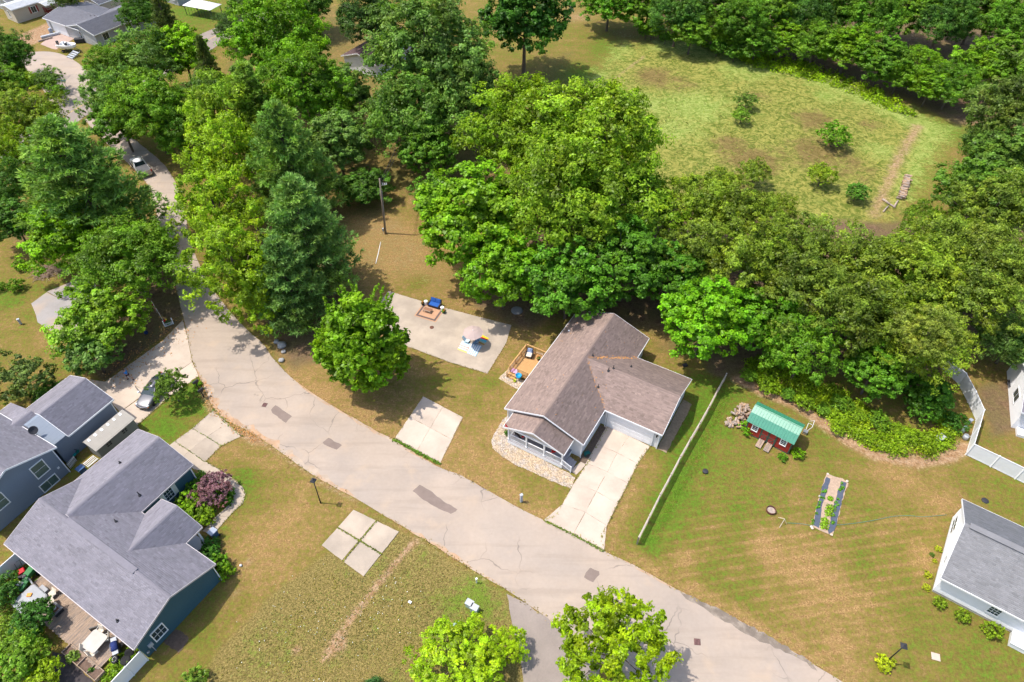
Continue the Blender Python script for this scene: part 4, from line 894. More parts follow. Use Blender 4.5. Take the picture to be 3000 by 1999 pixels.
# house hidden among the middle trees: only pieces of its roof show
HH = empty('house', 'brown roofed house mostly hidden among the tall trees', 'house', G(1105, 228), R(-30))
gable_walls(HH, -8, .3, -.3, 14, 0, 2.6, 3.9, 'y', M_siding_white); gable_roof(HH, -8, .3, -.3, 14, 2.6, 3.9, 'y', mat('maroon_shingle', (.10, .06, .06), .95, .12, .7, .1, attr=.1), seed=71)
# ================================================================== TREES AND PLANTS
def fib(n, rs, zmin=-.45):
    i = np.arange(n)+.5; z = 1-(1-zmin)*i/n; ph = i*2.399963+rs.uniform(0, 6.28); r_ = np.sqrt(np.maximum(0, 1-z*z))
    d = np.stack([r_*np.cos(ph), r_*np.sin(ph), z], 1)+rs.normal(size=(n, 3))*.13
    return d/np.linalg.norm(d, axis=1, keepdims=True)
def crown(seed, Rr, Rz, nl, ns, nleaf, ls, lobe=(.2, .34), asp=.55, zmin=-.45, ragged_=.16, hang=0.0, shape=None, face_up=.45, tight=False):
    """foliage: lobes > sprays > leaves, spread through the crown"""
    rs = np.random.default_rng(seed); D = fib(nl, rs, zmin)
    ext = rs.uniform(.66 if tight else .50, .93 if tight else .98, nl)*(1+rs.normal(0, ragged_*.5, nl))
    cen = D*np.array([Rr, Rr, Rz])*ext[:, None]
    if shape is not None: cen[:, :2] *= shape(cen[:, 2]/Rz)[:, None]
    ninn = nl//4; cen = np.vstack([cen, rs.normal(size=(ninn, 3))*np.array([Rr, Rr, Rz])*.28])
    D = np.vstack([D, fib(ninn, rs, -1)]); n0 = len(cen)
    lr = rs.uniform(lobe[0]*.7, lobe[1]*1.05, n0)*Rr; tone = rs.normal(0, .16, n0)
    # sprays on each lobe
    sd = rs.normal(size=(n0, ns, 3)); sd /= np.linalg.norm(sd, axis=2, keepdims=True); sd += D[:, None, :]*.75+np.array([0, 0, .35]); sd /= np.linalg.norm(sd, axis=2, keepdims=True)
    sc = cen[:, None, :]+sd*lr[:, None, None]*np.array([1, 1, .75])*rs.uniform(.4, 1.08 if tight else 1.28, (n0, ns, 1))
    sr = (lr[:, None]*rs.uniform(.2, .46, (n0, ns))); st = tone[:, None]+rs.normal(0, .14, (n0, ns))
    sc = sc.reshape(-1, 3); sd = sd.reshape(-1, 3); sr = sr.ravel(); st = st.ravel(); m = len(sc)
    ld = rs.normal(size=(m, nleaf, 3)); ld /= np.linalg.norm(ld, axis=2, keepdims=True)
    lp = sc[:, None, :]+ld*sr[:, None, None]*np.array([1, 1, .62])*rs.uniform(.3, 1.1, (m, nleaf, 1))
    if hang: lp[:, :, 2] -= (rs.uniform(0, 1, (m, nleaf))**2)*hang*sr[:, None]
    nr = sd[:, None, :]*.55+ld*.45+rs.normal(size=(m, nleaf, 3))*.42+np.array([0, 0, face_up])
    v = .5+st[:, None]+rs.normal(0, .17, (m, nleaf))+ld[:, :, 2]*.07
    lp = lp.reshape(-1, 3); nr = nr.reshape(-1, 3); N = len(lp); sz = ls*1.07*rs.uniform(.65, 1.3, N)
    V, q = leaf_np(lp, nr, sz, sz*asp, None, rs)
    return V, q, np.clip(v.ravel(), 0, 1.15), cen
def trunk_mesh(name, hc, r0, cen, seed, nb=9, lean=.3):
    rr = random.Random(seed); b = B(); top = (rr.uniform(-lean, lean), rr.uniform(-lean, lean), hc)
    b.tube([(0, 0, -.2), (0, 0, .35), (top[0]*.3, top[1]*.3, hc*.45), top, (top[0]*1.3, top[1]*1.3, hc*1.25)], [r0*1.45, r0, r0*.8, r0*.5, r0*.12], 9)
    pick = rr.sample(range(len(cen)), min(nb, len(cen)))
    for i in pick:
        e = Vector(cen[i])+Vector((0, 0, hc)); s = Vector((top[0]*.5, top[1]*.5, hc*rr.uniform(.45, .95))); mid = (s+e)/2+Vector((rr.uniform(-.3, .3), rr.uniform(-.3, .3), rr.uniform(-.2, .5)))
        b.tube([s, mid, e], [r0*.42, r0*.26, r0*.06], 6, False)
    return b.mesh(name, M_bark, True)
KIND = {}
def make_kind(key, R_, Rz, hc, r0, **kw):
    seed = kw.pop('seed'); nb = kw.pop('nb', 9)
    shoots = kw.pop('shoots', 0)
    V, q, v, cen = crown(seed, R_, Rz, **kw)
    if shoots:      # long leafy shoots standing out of the crown
        rs = np.random.default_rng(seed+1); D = fib(shoots, rs, .05); P_ = []; N_ = []
        for d in D:
            p0 = d*np.array([R_, R_, Rz])*.82; dr = d*.55+np.array([0, 0, .85])+rs.normal(0, .25, 3); dr /= np.linalg.norm(dr); L = rs.uniform(1.0, 2.3); n = int(L*34); t_ = rs.random(n)
            P_.append(p0+dr*(t_*L)[:, None]+np.array([0, 0, -.15])*(t_**2)[:, None]+rs.normal(0, .10, (n, 3))*(1.15-t_)[:, None]); N_.append(rs.normal(size=(n, 3))*.6+np.array([0, 0, .6]))
        P_ = np.vstack(P_); N_ = np.vstack(N_); s_ = kw['ls']*rs.uniform(.6, 1.1, len(P_)); V2, q2_ = leaf_np(P_, N_, s_, s_*.5, None, rs); q = np.vstack([q, q2_+len(V)]); V = np.vstack([V, V2]); v = np.concatenate([v, np.clip(rs.normal(.5, .2, len(P_)), 0, 1)])
    V = V+np.array([0, 0, hc])
    KIND[key] = (np_mesh('crown', V, q, M_leaf, fattr={'v': v}), trunk_mesh('trunk', hc, r0, cen, seed, nb), R_, hc, Rz)
make_kind('big1', 7.2, 6.4, 10.5, .36, seed=101, nl=110, ns=9, nleaf=41, ls=0.166)
make_kind('big2', 7.0, 5.6, 9.0, .34, seed=102, nl=95, ns=10, nleaf=38, ls=0.174, lobe=(.2, .38), ragged_=.3)
make_kind('maple1', 5.6, 5.4, 7.6, .28, seed=103, nl=85, ns=8, nleaf=42, ls=0.166, lobe=(.2, .33), asp=.75, face_up=.8)
make_kind('maple2', 5.2, 4.6, 6.8, .26, seed=104, nl=70, ns=9, nleaf=42, ls=0.166, lobe=(.22, .36), asp=.75, face_up=.85, ragged_=.28)
make_kind('airy1', 5.2, 6.0, 8.0, .24, seed=105, nl=80, ns=9, nleaf=30, ls=.16, lobe=(.18, .32), asp=.42, ragged_=.34, hang=1.4)
make_kind('airy2', 4.6, 5.0, 6.6, .2, seed=106, nl=65, ns=9, nleaf=30, ls=.155, lobe=(.2, .34), asp=.42, ragged_=.4, hang=1.2)
make_kind('olive1', 5.4, 4.9, 8.2, .22, seed=107, nl=75, ns=9, nleaf=32, ls=.15, lobe=(.2, .36), asp=.5, ragged_=.42, hang=.5)
make_kind('olive2', 4.8, 5.4, 8.6, .22, seed=117, nl=70, ns=9, nleaf=32, ls=.15, lobe=(.2, .36), asp=.5, ragged_=.46, hang=.5)
make_kind('small1', 2.4, 2.1, 3.0, .11, seed=108, nl=46, ns=7, nleaf=22, ls=.12, lobe=(.2, .36), ragged_=.4)
make_kind('small2', 2.6, 2.5, 3.4, .12, seed=109, nl=50, ns=7, nleaf=22, ls=.13, lobe=(.2, .34), ragged_=.3)
make_kind('young', 3.2, 4.6, 5.2, .14, seed=110, shoots=46, nl=150, ns=8, nleaf=29, ls=.15, lobe=(.17, .28), asp=.6, ragged_=.1, face_up=.35, zmin=-.8, tight=True, shape=lambda z: np.clip(1.08-.62*np.clip(z+.1, 0, 1.2), .3, 1.1))
make_kind('locust', 5.2, 4.0, 6.4, .2, seed=111, shoots=38, nl=120, ns=8, nleaf=30, ls=.135, lobe=(.11, .22), asp=.5, ragged_=.3, tight=True)
make_kind('shrub', 1.0, .85, .75, .04, seed=112, nl=26, ns=6, nleaf=17, ls=.085, lobe=(.28, .45), nb=5)
make_kind('shrub2', 1.1, .75, .65, .04, seed=113, nl=24, ns=6, nleaf=17, ls=.10, lobe=(.28, .5), ragged_=.4, nb=5)
# ---- conifers
def pine_kind(key, H, Rr, seed, z0=.12, ls=.22, wd=.035, droop=.1, up=.35, dens=1.0, prof=.8, nbr=6, step=.55):
    rs = np.random.default_rng(seed); P, N_, T_ = [], [], []; V = []; b = B()
    b.tube([(0, 0, -.2), (0, 0, .3), (.05, .02, H*.5), (0, 0, H)], [Rr*.075, Rr*.055, Rr*.035, .02], 9)
    z = H*z0; az = 0.0; cens = []; tones = []; outs = []
    while z < H*.985:
        f = (z/H-z0)/(1-z0); L0 = Rr*((1-f)**prof)*1.0+.15
        for k in range(nbr):
            a = az+k*6.283/nbr+rs.uniform(-.3, .3); L = L0*rs.uniform(.72, 1.12); dv = np.array([math.cos(a), math.sin(a), 0])
            n = max(3, int(L/.34*dens)); s = np.linspace(.28, 1, n)
            zz = z+L*(-droop*s*2+up*s**2.4)+rs.uniform(-.12, .12); c = dv[None]*(L*s)[:, None]; c[:, 2] = zz
            side = np.array([-dv[1], dv[0], 0]); tn = rs.normal(0, .14)
            wdt = np.sin(np.clip(s, 0, 1)*2.5)*.2*L+.12
            for m in range(3):
                off = rs.uniform(-1, 1, n)*wdt; cc = c+side[None]*off[:, None]+rs.normal(0, .05, (n, 3)); cc[:, 2] += rs.uniform(-.05, .12, n)
                cens.append(cc); tones.append(np.full(n, tn)+rs.normal(0, .1, n)+.15*(s-.5)); outs.append(np.repeat(dv[None], n, 0)+side[None]*(off/ (L+.1))[:, None]*1.4)
            if f < .8 and k % 2 == 0: b.tube([(0, 0, z), tuple(dv*L*.5+np.array([0, 0, z-L*droop])), tuple(dv*L*.92+np.array([0, 0, zz[-1]]))], [.06, .04, .012], 5, False)
        z += step*(.75+.5*rs.random())*(1.1-.4*f); az += 1.1
    cen = np.vstack(cens); tone = np.concatenate(tones); out = np.vstack(outs); M = len(cen); nn = 8
    # needle sprays: slender leaves fanning outwards and up
    d = out[:, None, :]*.8+rs.normal(size=(M, nn, 3))*.62+np.array([0, 0, .38]); d /= np.linalg.norm(d, axis=2, keepdims=True)
    ln = ls*rs.uniform(.6, 1.25, (M, nn, 1)); c = cen[:, None, :]+d*ln*.8
    sidev = np.cross(d, rs.normal(size=(M, nn, 3))); sidev /= np.linalg.norm(sidev, axis=2, keepdims=True)
    Vv = np.stack([c-d*ln, c-sidev*wd, c+d*ln, c+sidev*wd], 2).reshape(-1, 3); q = np.arange(M*nn*4).reshape(-1, 4)
    v = np.clip((.53+tone[:, None]*1.2+rs.normal(0, .13, (M, nn))).ravel(), 0, 1.1)
    KIND[key] = (np_mesh('crown', Vv, q, M_needle, fattr={'v': v}), b.mesh('trunk', M_bark, True), Rr, H*.45, H*.5)
pine_kind('pine1', 15.5, 5.8, 201, ls=.30, wd=.06, droop=.05, up=.28, prof=.62, nbr=7, step=.72)
pine_kind('pine2', 13.0, 4.6, 202, ls=.28, wd=.055, droop=.05, up=.30, prof=.7, nbr=7, step=.66)
pine_kind('spruce', 13.0, 3.6, 203, ls=.20, wd=.05, droop=.22, up=.16, prof=.9, nbr=7, step=.5, z0=.05)
pine_kind('arbor', 5.2, .85, 204, ls=.14, wd=.04, droop=-.5, up=.5, prof=.5, nbr=7, step=.22, z0=.02, dens=1.6)

def plant(kind, cx, cy, rx, col, label, cat='tree', name=None, group=None, sz=1.0, rot=None, ground=False, hs=None):
    """stand a plant so that its crown centre lies under the surveyed sight line; rx = crown radius in photo pixels"""
    cm, tm, R_, hc, Rz = KIND[kind]
    s = rx*mpp(cx, cy)/R_*.96
    for _ in range(3):
        z = hc*s*sz; p = G(cx, cy, z); dist = math.sqrt(p.x**2+p.y**2+(CAMH-z)**2); s = rx*dist/math.sqrt(FPX**2+(cx-1500)**2+(cy-999.5)**2)/R_
    nm = name or ('pine_tree' if kind.startswith('pine') else 'spruce_tree' if kind == 'spruce' else 'arborvitae' if kind == 'arbor' else 'shrub' if kind.startswith('shrub') else 'broadleaf_tree')
    e = empty(nm, label, cat, (p.x, p.y, -.03), rot if rot is not None else random.uniform(0, 6.28), group)
    e.scale = (s, s, s*sz)
    t = link('trunk', tm, e); c = link('crown', cm, e); k = random.uniform(.9, 1.1)
    c.color = (col[0]*k, col[1]*k, col[2]*k, 1)
    return e
BRIGHT = (.15, .25, .010); MID = (.11, .215, .014); GRAYG = (.11, .20, .035); DARK = (.065, .15, .016); OLIVE = (0.158, 0.232, 0.018); PINE = (.14, .245, .05); PINEY = (.18, .28, .045)
LIME = (.195, .30, .006); YEL = (.19, .30, .012); MAPLE = (.12, .24, .010); WOOD = (.105, .21, .014); SPR = (.085, .12, .03); DEEP = (.085, .19, .014)
vw = 1.275
def T(kind, x, y, r_, col, label, **kw): return plant(kind, x*vw, y*vw, r_*vw, col, label, **kw)
# left edge
T('big2', 14, 122, 52, DARK, 'dark rounded tree at the left edge above the arborvitaes')
for i, (x, y) in enumerate(((36, 158), (46, 166), (57, 170))): T('arbor', x, y, 8, (0.097, 0.2, 0.0124), ('leftmost narrow arborvitae beside the far lane', 'middle narrow arborvitae beside the far lane', 'right hand narrow arborvitae nearest the far lane')[i], group='arborvitaes by the lane', sz=1.2)
T('maple2', 8, 195, 42, MID, 'green tree at the left edge below the arborvitaes')
T('airy2', 108, 182, 32, GRAYG, 'feathery grey green shrub tree at the lane corner', sz=.7); T('small1', 130, 212, 20, MID, 'low green bush under the feathery shrub tree', cat='bush', name='bush')
for i, (x, y) in enumerate(((97, 190), (120, 186))): T('arbor', x, y, 6, (0.0776, 0.168, 0.0124), ('short arborvitae in front of the feathery shrub', 'short arborvitae near the lane corner fence')[i], group='short arborvitaes', sz=.8)
T('airy1', 58, 272, 80, OLIVE, 'yellow green tree left of the street, above the white pine', sz=.8)
T('airy2', 28, 345, 55, YEL, 'yellowish tree at the left edge beside the white pine')
T('big2', 12, 430, 62, DARK, 'dark tree at the left edge beside the white pine'); T('maple1', 30, 510, 52, DARK, 'dark green tree at the left edge above the drive')
T('pine1', 198, 448, 148, PINE, 'wide feathery white pine left of the street', sz=.85)
T('maple2', 150, 545, 72, (0.145, 0.284, 0.0062), 'bright leafy tree below the wide white pine'); T('big2', 300, 598, 104, MID, 'broad green tree over the old driveway', sz=.85)
T('maple2', 232, 735, 82, (0.145, 0.263, 0.0136), 'light green tree above the silver sedan driveway', sz=.8); T('small2', 212, 812, 62, GRAYG, 'grey green small tree at the edge of the mulch bed', sz=.8)
T('small1', 48, 872, 56, (0.0917, 0.135, 0.0279), 'olive small tree behind the blue grey garage', sz=.9); T('small1', 110, 905, 30, DARK, 'dark low bush behind the blue grey garage', cat='bush', name='bush', sz=.7)
T('small1', 393, 890, 34, (0.097, 0.163, 0.0186), 'small slender tree overhanging the silver sedan', sz=1.2)
for i, (x, y, r_) in enumerate(((46, 610, 15), (37, 655, 17), (0, 660, 12))): T('shrub', x, y, r_, (0.116, 0.221, 0.0124), ('upper round shrub beside the brush pile', 'lower round shrub beside the brush pile', 'round shrub cut by the left edge near the brush pile')[i], cat='shrub', group='round shrubs by the brush pile')
# cluster between the lane and the street
T('big2', 322, 25, 46, DARK, 'dark tree beside the far grey house'); T('spruce', 380, 50, 44, SPR, 'brownish spruce behind the bright maple'); T('spruce', 482, 165, 42, SPR, 'dark spruce by the through road')
T('big1', 262, 165, 62, MID, 'green tree in front of the far grey house'); T('big2', 335, 142, 72, GRAYG, 'grey green tree beside the bright maple'); T('maple1', 418, 122, 62, (0.165, 0.315, 0.00744), 'bright yellow green maple among darker trees')
T('airy1', 256, 228, 64, GRAYG, 'loose green tree overhanging the through road'); T('big1', 340, 245, 84, MID, 'big green tree in the middle of the left cluster'); T('maple1', 276, 282, 56, DEEP, 'deep green tree overhanging the street by the truck')
T('big2', 415, 302, 58, DEEP, 'deep green tree above the parked truck'); T('airy2', 480, 230, 56, GRAYG, 'greyish tree right of the left cluster'); T('small2', 560, 175, 34, GRAYG, 'small tree in the yard by the through road'); T('small1', 585, 62, 28, DARK, 'dark shrub beside the glass gazebo', cat='bush', name='bush')
T('airy1', 152, -4, 30, (0.0776, 0.126, 0.0186), 'drooping tree between the two far houses'); T('big2', 530, 62, 34, (0.0776, 0.147, 0.031), 'bluish green tree by the through road')
# yellow green row and white pines
T('airy1', 520, 262, 84, (0.165, 0.263, 0.0186), 'light green feathery tree at the top of the yellow green row'); T('airy1', 517, 362, 90, YEL, 'yellow green feathery tree, upper middle of the row'); T('airy1', 498, 482, 90, YEL, 'yellow green feathery tree over the street bend'); T('airy1', 545, 610, 104, YEL, 'largest yellow green tree hanging over the road curve'); T('airy2', 600, 690, 62, YEL, 'lowest yellow green tree beside the young maple')
T('pine2', 590, 265, 78, PINEY, 'soft green white pine behind the yellow green row'); T('pine1', 668, 395, 112, PINE, 'tall white pine behind the yellow green row'); T('pine1', 705, 560, 118, (.135, .24, .06), 'large blue green white pine beside the utility pole lot'); T('pine2', 665, 665, 92, (.125, .23, .058), 'lowest white pine above the road curve')
# tall deciduous trees behind
T('big1', 640, 95, 112, (0.116, 0.247, 0.0093), 'tall bright green tree at the top left of centre'); T('big1', 700, 205, 98, (0.112, 0.236, 0.0124), 'tall green tree below the top bright tree'); T('maple1', 780, 220, 68, GRAYG, 'grey green tree left of the forked trees'); T('maple1', 775, 330, 72, GRAYG, 'grey green tree above the utility pole')
T('big2', 565, 8, 40, (0.0679, 0.121, 0.0248), 'dull green tree at the top beside the road'); T('big2', 850, 40, 66, (0.0485, 0.105, 0.0186), 'dark tree at the upper edge, left of the big grey green tree')
T('big1', 985, 115, 138, GRAYG, 'large grey green tree at the top centre'); T('big1', 1075, 215, 92, GRAYG, 'grey green tree right of the large top tree'); T('big2', 945, 265, 98, (0.097, 0.189, 0.0248), 'grey green tree with dark trunks near the pole'); T('maple1', 980, 345, 64, DEEP, 'dark green tree beside the big bright tree'); T('maple2', 830, 430, 50, DARK, 'low dark tree behind the utility pole', sz=.7)
T('airy2', 905, 250, 45, OLIVE, 'pale weeping tree between the grey green trees')
T('maple1', 1205, 40, 96, (0.0436, 0.126, 0.0112), 'dark maple with a bare trunk at the top', sz=1.05); T('maple2', 1400, 5, 62, (0.0776, 0.189, 0.00992), 'round maple at the top edge throwing a shadow on the lawn', sz=.8); T('big2', 700, 5, 58, DARK, 'dark tree at the top edge above the bright tall tree')
# the big bright tree group
T('big1', 1210, 300, 130, BRIGHT, 'huge bright green tree, upper left lobe of the central group'); T('big1', 1370, 330, 150, (0.155, 0.252, 0.0136), 'huge bright green tree in the centre of the picture'); T('big2', 1300, 450, 150, (0.15, 0.247, 0.0136), 'broad bright tree in the middle of the central group'); T('maple1', 1085, 500, 118, (0.131, 0.263, 0.00868), 'bright maple on the left of the central group'); T('maple1', 1155, 622, 88, (0.116, 0.252, 0.00868), 'bright maple hanging over the patio slab'); T('maple2', 1305, 648, 88, (0.0825, 0.21, 0.0136), 'deep green maple behind the brown roof'); T('maple1', 1440, 600, 92, (0.0679, 0.173, 0.0112), 'dark green tree behind the brown roofed house'); T('big2', 1450, 470, 88, (0.126, 0.236, 0.0136), 'green tree right of the central group'); T('maple2', 1000, 445, 46, DEEP, 'low dark green tree beside the pole lot')
# right hand cluster
T('olive1', 1600, 480, 84, OLIVE, 'olive tree at the lower edge of the meadow'); T('olive2', 1700, 500, 78, (0.145, 0.21, 0.0186), 'olive green tree beside the meadow'); T('maple1', 1545, 640, 74, (0.0679, 0.179, 0.0124), 'dark green tree between the house and the olive trees'); T('olive1', 1600, 590, 80, (0.14, 0.206, 0.0217), 'yellowish olive tree in the right cluster'); T('maple1', 1620, 735, 92, (0.116, 0.278, 0.00744), 'bright maple right of the brown roofed house'); T('olive2', 1730, 600, 92, (0.15, 0.221, 0.0186), 'olive tree above the red shed'); T('olive1', 1840, 575, 88, (0.129, 0.19, 0.0217), 'olive tree below the small meadow shrub')
T('maple2', 1745, 735, 76, (0.097, 0.236, 0.0093), 'green maple above the red shed'); T('olive2', 1830, 660, 92, (0.129, 0.19, 0.0217), 'brownish olive tree in the right cluster'); T('olive1', 1968, 625, 98, (0.136, 0.2, 0.0217), 'large olive tree right of the meadow path'); T('airy2', 1850, 800, 78, (0.097, 0.21, 0.0124), 'loose green tree above the bramble bank'); T('olive2', 1960, 730, 92, (0.116, 0.173, 0.0186), 'dark olive tree above the bramble bank'); T('big2', 2080, 660, 118, OLIVE, 'broad olive tree in the middle of the right cluster'); T('olive1', 2150, 590, 92, (0.14, 0.206, 0.0217), 'olive tree below the log stack'); T('big2', 2225, 600, 96, (0.136, 0.189, 0.0217), 'olive green tree at the right side')
T('olive1', 2105, 785, 100, OLIVE, 'olive tree beside the white fence, nearest the trunk'); T('olive2', 2235, 690, 90, (0.136, 0.2, 0.0217), 'olive tree hanging over the white fence'); T('maple1', 2010, 850, 64, (0.0776, 0.189, 0.0112), 'dark green tree at the bramble bank'); T('maple1', 2135, 905, 50, (0.0582, 0.152, 0.0124), 'dark bushy tree against the white fence', sz=.8); T('olive1', 2320, 640, 90, (0.125, 0.184, 0.0217), 'olive tree at the right edge'); T('big2', 2330, 780, 70, GRAYG, 'grey green tree over the shaded yard', sz=.9)
T('airy2', 2125, 505, 44, (0.126, 0.221, 0.0155), 'light green tree beside the log stack'); T('maple1', 2240, 445, 78, (0.0873, 0.179, 0.0186), 'dark green tree at the right of the meadow'); T('maple1', 2310, 380, 80, (0.0825, 0.158, 0.0217), 'grey green tree at the right edge above the cluster'); T('olive1', 2290, 480, 92, (0.126, 0.189, 0.0217), 'olive tree at the right edge, mid height'); T('olive2', 2320, 250, 84, (0.102, 0.158, 0.0279), 'greyish olive tree at the right end of the wood'); T('big2', 2280, 335, 60, (0.0873, 0.163, 0.0248), 'dull green tree at the meadow right corner')
# wood beyond the meadow
back = [(1490, 10, 48), (1560, 30, 60), (1640, 10, 62), (1700, 45, 58), (1770, 20, 62), (1850, 35, 62), (1930, 15, 62), (2010, 40, 64), (2090, 15, 62), (2170, 45, 64), (2250, 20, 62), (2330, 55, 66), (2330, 150, 62)]
front = [(1500, 62, 26), (1590, 75, 44), (1672, 80, 38), (1740, 95, 42), (1805, 88, 44), (1875, 98, 52), (1950, 112, 54), (2030, 138, 56), (2110, 158, 54), (2068, 172, 40), (2138, 200, 42), (2190, 195, 54), (2265, 150, 58)]
ords = ['first', 'second', 'third', 'fourth', 'fifth', 'sixth', 'seventh', 'eighth', 'ninth', 'tenth', 'eleventh', 'twelfth', 'thirteenth']
for i, (x, y, r_) in enumerate(back): T(('maple1', 'big2', 'maple2', 'big1')[i % 4], x, y, r_, (WOOD, DEEP, (0.0873, 0.168, 0.0155), (0.0582, 0.137, 0.0186))[(i*3) % 4], f'woodland tree along the top edge, {ords[i]} from the left', group='back row of the wood')
for i, (x, y, r_) in enumerate(front): T(('maple2', 'maple1', 'big2')[i % 3], x, y, r_, (MAPLE, WOOD, (0.116, 0.231, 0.0093), DEEP)[i % 4], f'leafy tree at the meadow edge of the wood, {ords[i]} from the left', group='front row of the wood', sz=.85)
for i, (x, y, r_) in enumerate(((1485, 70, 20), (1530, 85, 16), (1650, 105, 24), (1690, 118, 24))): T('small2', x, y, r_, (0.0873, 0.2, 0.0186), f'low bush at the foot of the wood, {ords[i]} from the left', cat='bush', name='bush', sz=.8, group='bushes at the foot of the wood')
# meadow shrubs
for x, y, r_, k, lab, c in ((1704, 266, 20, 'small1', 'small shrub in the middle of the meadow', (0.126, 0.231, 0.0186)), (1715, 232, 22, 'small1', 'thin sapling above the middle meadow shrub', (0.126, 0.21, 0.031)), (1918, 310, 32, 'small1', 'rounded shrub on the brown side of the meadow', (0.112, 0.242, 0.0124)), (1970, 440, 26, 'small2', 'dense shrub beside the meadow path', (0.0873, 0.21, 0.0217)), (1890, 400, 30, 'airy2', 'yellow green sapling low in the meadow', (0.194, 0.284, 0.0186)), (1735, 395, 34, 'airy2', 'loose sapling thicket at the meadow lower edge', (0.145, 0.21, 0.0217)), (1660, 420, 42, 'airy2', 'ragged olive thicket at the meadow lower edge', OLIVE), (1790, 480, 40, 'airy2', 'olive thicket below the yellow green sapling', OLIVE), (1395, 195, 9, 'small1', 'small dark bush by the old fence post', DARK)):
    T(k, x, y, r_, c, lab, cat='shrub', name='shrub', sz=.75)
# near trees
T('young', 832, 785, 98, (.12, .235, .008), 'young bright green maple standing alone by the road', sz=.92)
T('locust', 1412, 1490, 132, LIME, 'lime green honey locust tree at the bottom edge'); T('airy2', 1175, 1480, 38, (0.252, 0.378, 0.00744), 'slim lime green sapling at the bottom edge', sz=.9); T('locust', 1055, 1525, 105, (0.233, 0.367, 0.00744), 'lime green bush mass at the bottom centre', sz=.55); T('pine2', 858, 1585, 32, (0.0436, 0.116, 0.031), 'little dark pine cut by the bottom edge', sz=.8); T('shrub', 448, 1560, 26, (0.136, 0.231, 0.0248), 'low shrub at the bottom by the vacant lot', cat='shrub')
T('small2', 78, 1418, 44, (0.0485, 0.137, 0.0155), 'dark leafy tree over the old wooden deck', sz=.9); T('small2', 40, 1515, 60, (0.126, 0.242, 0.0155), 'light green bush at the lower left corner', sz=.8, cat='bush', name='bush'); T('small1', 95, 1555, 40, (0.194, 0.284, 0.00744), 'yellow green bush at the lower left edge', sz=.8, cat='bush', name='bush'); T('small1', 5, 1360, 34, (0.0582, 0.147, 0.0186), 'dark bush at the left edge beside the hot tub', sz=.8, cat='bush', name='bush')
# purple maple and the front bed of the teal house
T('small1', 490, 1122, 38, (.145, .07, .085), 'purple leaved maple in the bed of the teal house', sz=.62)
for x, y, r_, c, lab in ((432, 1150, 24, (0.165, 0.294, 0.0124), 'lime shrub below the purple maple'), (455, 1170, 26, (0.155, 0.263, 0.0155), 'light green shrub nearest the garden walk'), (425, 1175, 20, (0.097, 0.21, 0.0124), 'green shrub against the teal wall'), (470, 1190, 20, (0.194, 0.315, 0.0124), 'yellow green low plant beside the garden walk'), (445, 1125, 20, (0.0776, 0.179, 0.0124), 'dark shrub between the window and the purple maple'), (520, 1140, 18, (0.0679, 0.168, 0.0124), 'low green plant at the walk bend'), (452, 1098, 16, (0.116, 0.21, 0.0186), 'small shrub at the corner of the teal garage'), (485, 1275, 22, (0.0485, 0.137, 0.0124), 'dark shrub in front of the teal porch'), (503, 1295, 22, (0.116, 0.252, 0.0124), 'bright shrub at the teal house corner'), (520, 1312, 18, (0.155, 0.273, 0.0093), 'yellow green shrub at the teal house corner'), (480, 1250, 18, (0.0485, 0.137, 0.0186), 'dark fern like shrub by the porch post')):
    T('shrub' if r_ > 19 else 'shrub2', x, y, r_, c, lab, cat='shrub', group='shrubs of the teal house')
for i, (x, y, r_, c) in enumerate(((1722, 862, 20, MID), (1765, 885, 22, BRIGHT), (1812, 905, 18, DEEP), (1850, 918, 24, BRIGHT), (1892, 940, 18, MID), (1935, 925, 22, WOOD), (1975, 955, 20, BRIGHT), (2020, 965, 24, MID), (2062, 985, 18, BRIGHT), (2095, 1000, 20, YEL), (2000, 1010, 16, BRIGHT), (1925, 985, 16, YEL))):
    T('small1' if i % 2 else 'small2', x, y, r_, c, f'leafy bush growing out of the bramble bank, {ords[i]} from the shed' if i < 10 else ('low bush at the front of the bramble bank, nearer the fence', 'low bush at the front of the bramble bank, nearer the shed')[i-10], cat='bush', name='bush', sz=.6, group='bushes on the bramble bank')
# plants along the white house and elsewhere
for i, (x, y, r_) in enumerate(((2160, 1386, 14), (2212, 1416, 16), (2283, 1448, 20))): T('shrub', x, y, r_, (0.165, 0.252, 0.0124), ('smallest shrub along the white house front', 'middle shrub along the white house front', 'largest shrub along the white house front')[i], cat='shrub', group='shrubs along the white house')
for i, (x, y, r_) in enumerate(((2128, 1350, 8), (2132, 1320, 8), (2148, 1288, 5), (2158, 1262, 7), (2143, 1275, 5))): T('shrub2', x, y, r_, (0.31, 0.347, 0.0186) if i != 4 else (0.0873, 0.158, 0.0186), f'small yellow hosta beside the white wall, {ords[i]} from the front' if i != 4 else 'small dark plant beside the white wall', cat='plant', name='hosta', group='hostas beside the white house')
T('shrub2', 2035, 1522, 18, (0.291, 0.347, 0.0124), 'yellow green plants around the right lamp post', cat='plant', name='hosta')
T('shrub2', 1720, 985, 17, (0.116, 0.273, 0.00744), 'grassy clump left of the red shed', cat='plant', name='grass_clump'); T('shrub', 1835, 1042, 14, (0.145, 0.284, 0.00744), 'bright plant right of the red shed', cat='plant', name='shrub'); T('shrub2', 1800, 1052, 10, (0.097, 0.231, 0.0124), 'small plant in front of the red shed', cat='plant', name='shrub')
T('shrub', 1165, 994, 7, (0.0582, 0.158, 0.0093), 'round green shrub in the gravel bed', cat='shrub'); T('shrub2', 452, 882, 9, (0.126, 0.273, 0.0124), 'pale plant at the foot of the mailboxes', cat='plant', name='shrub')
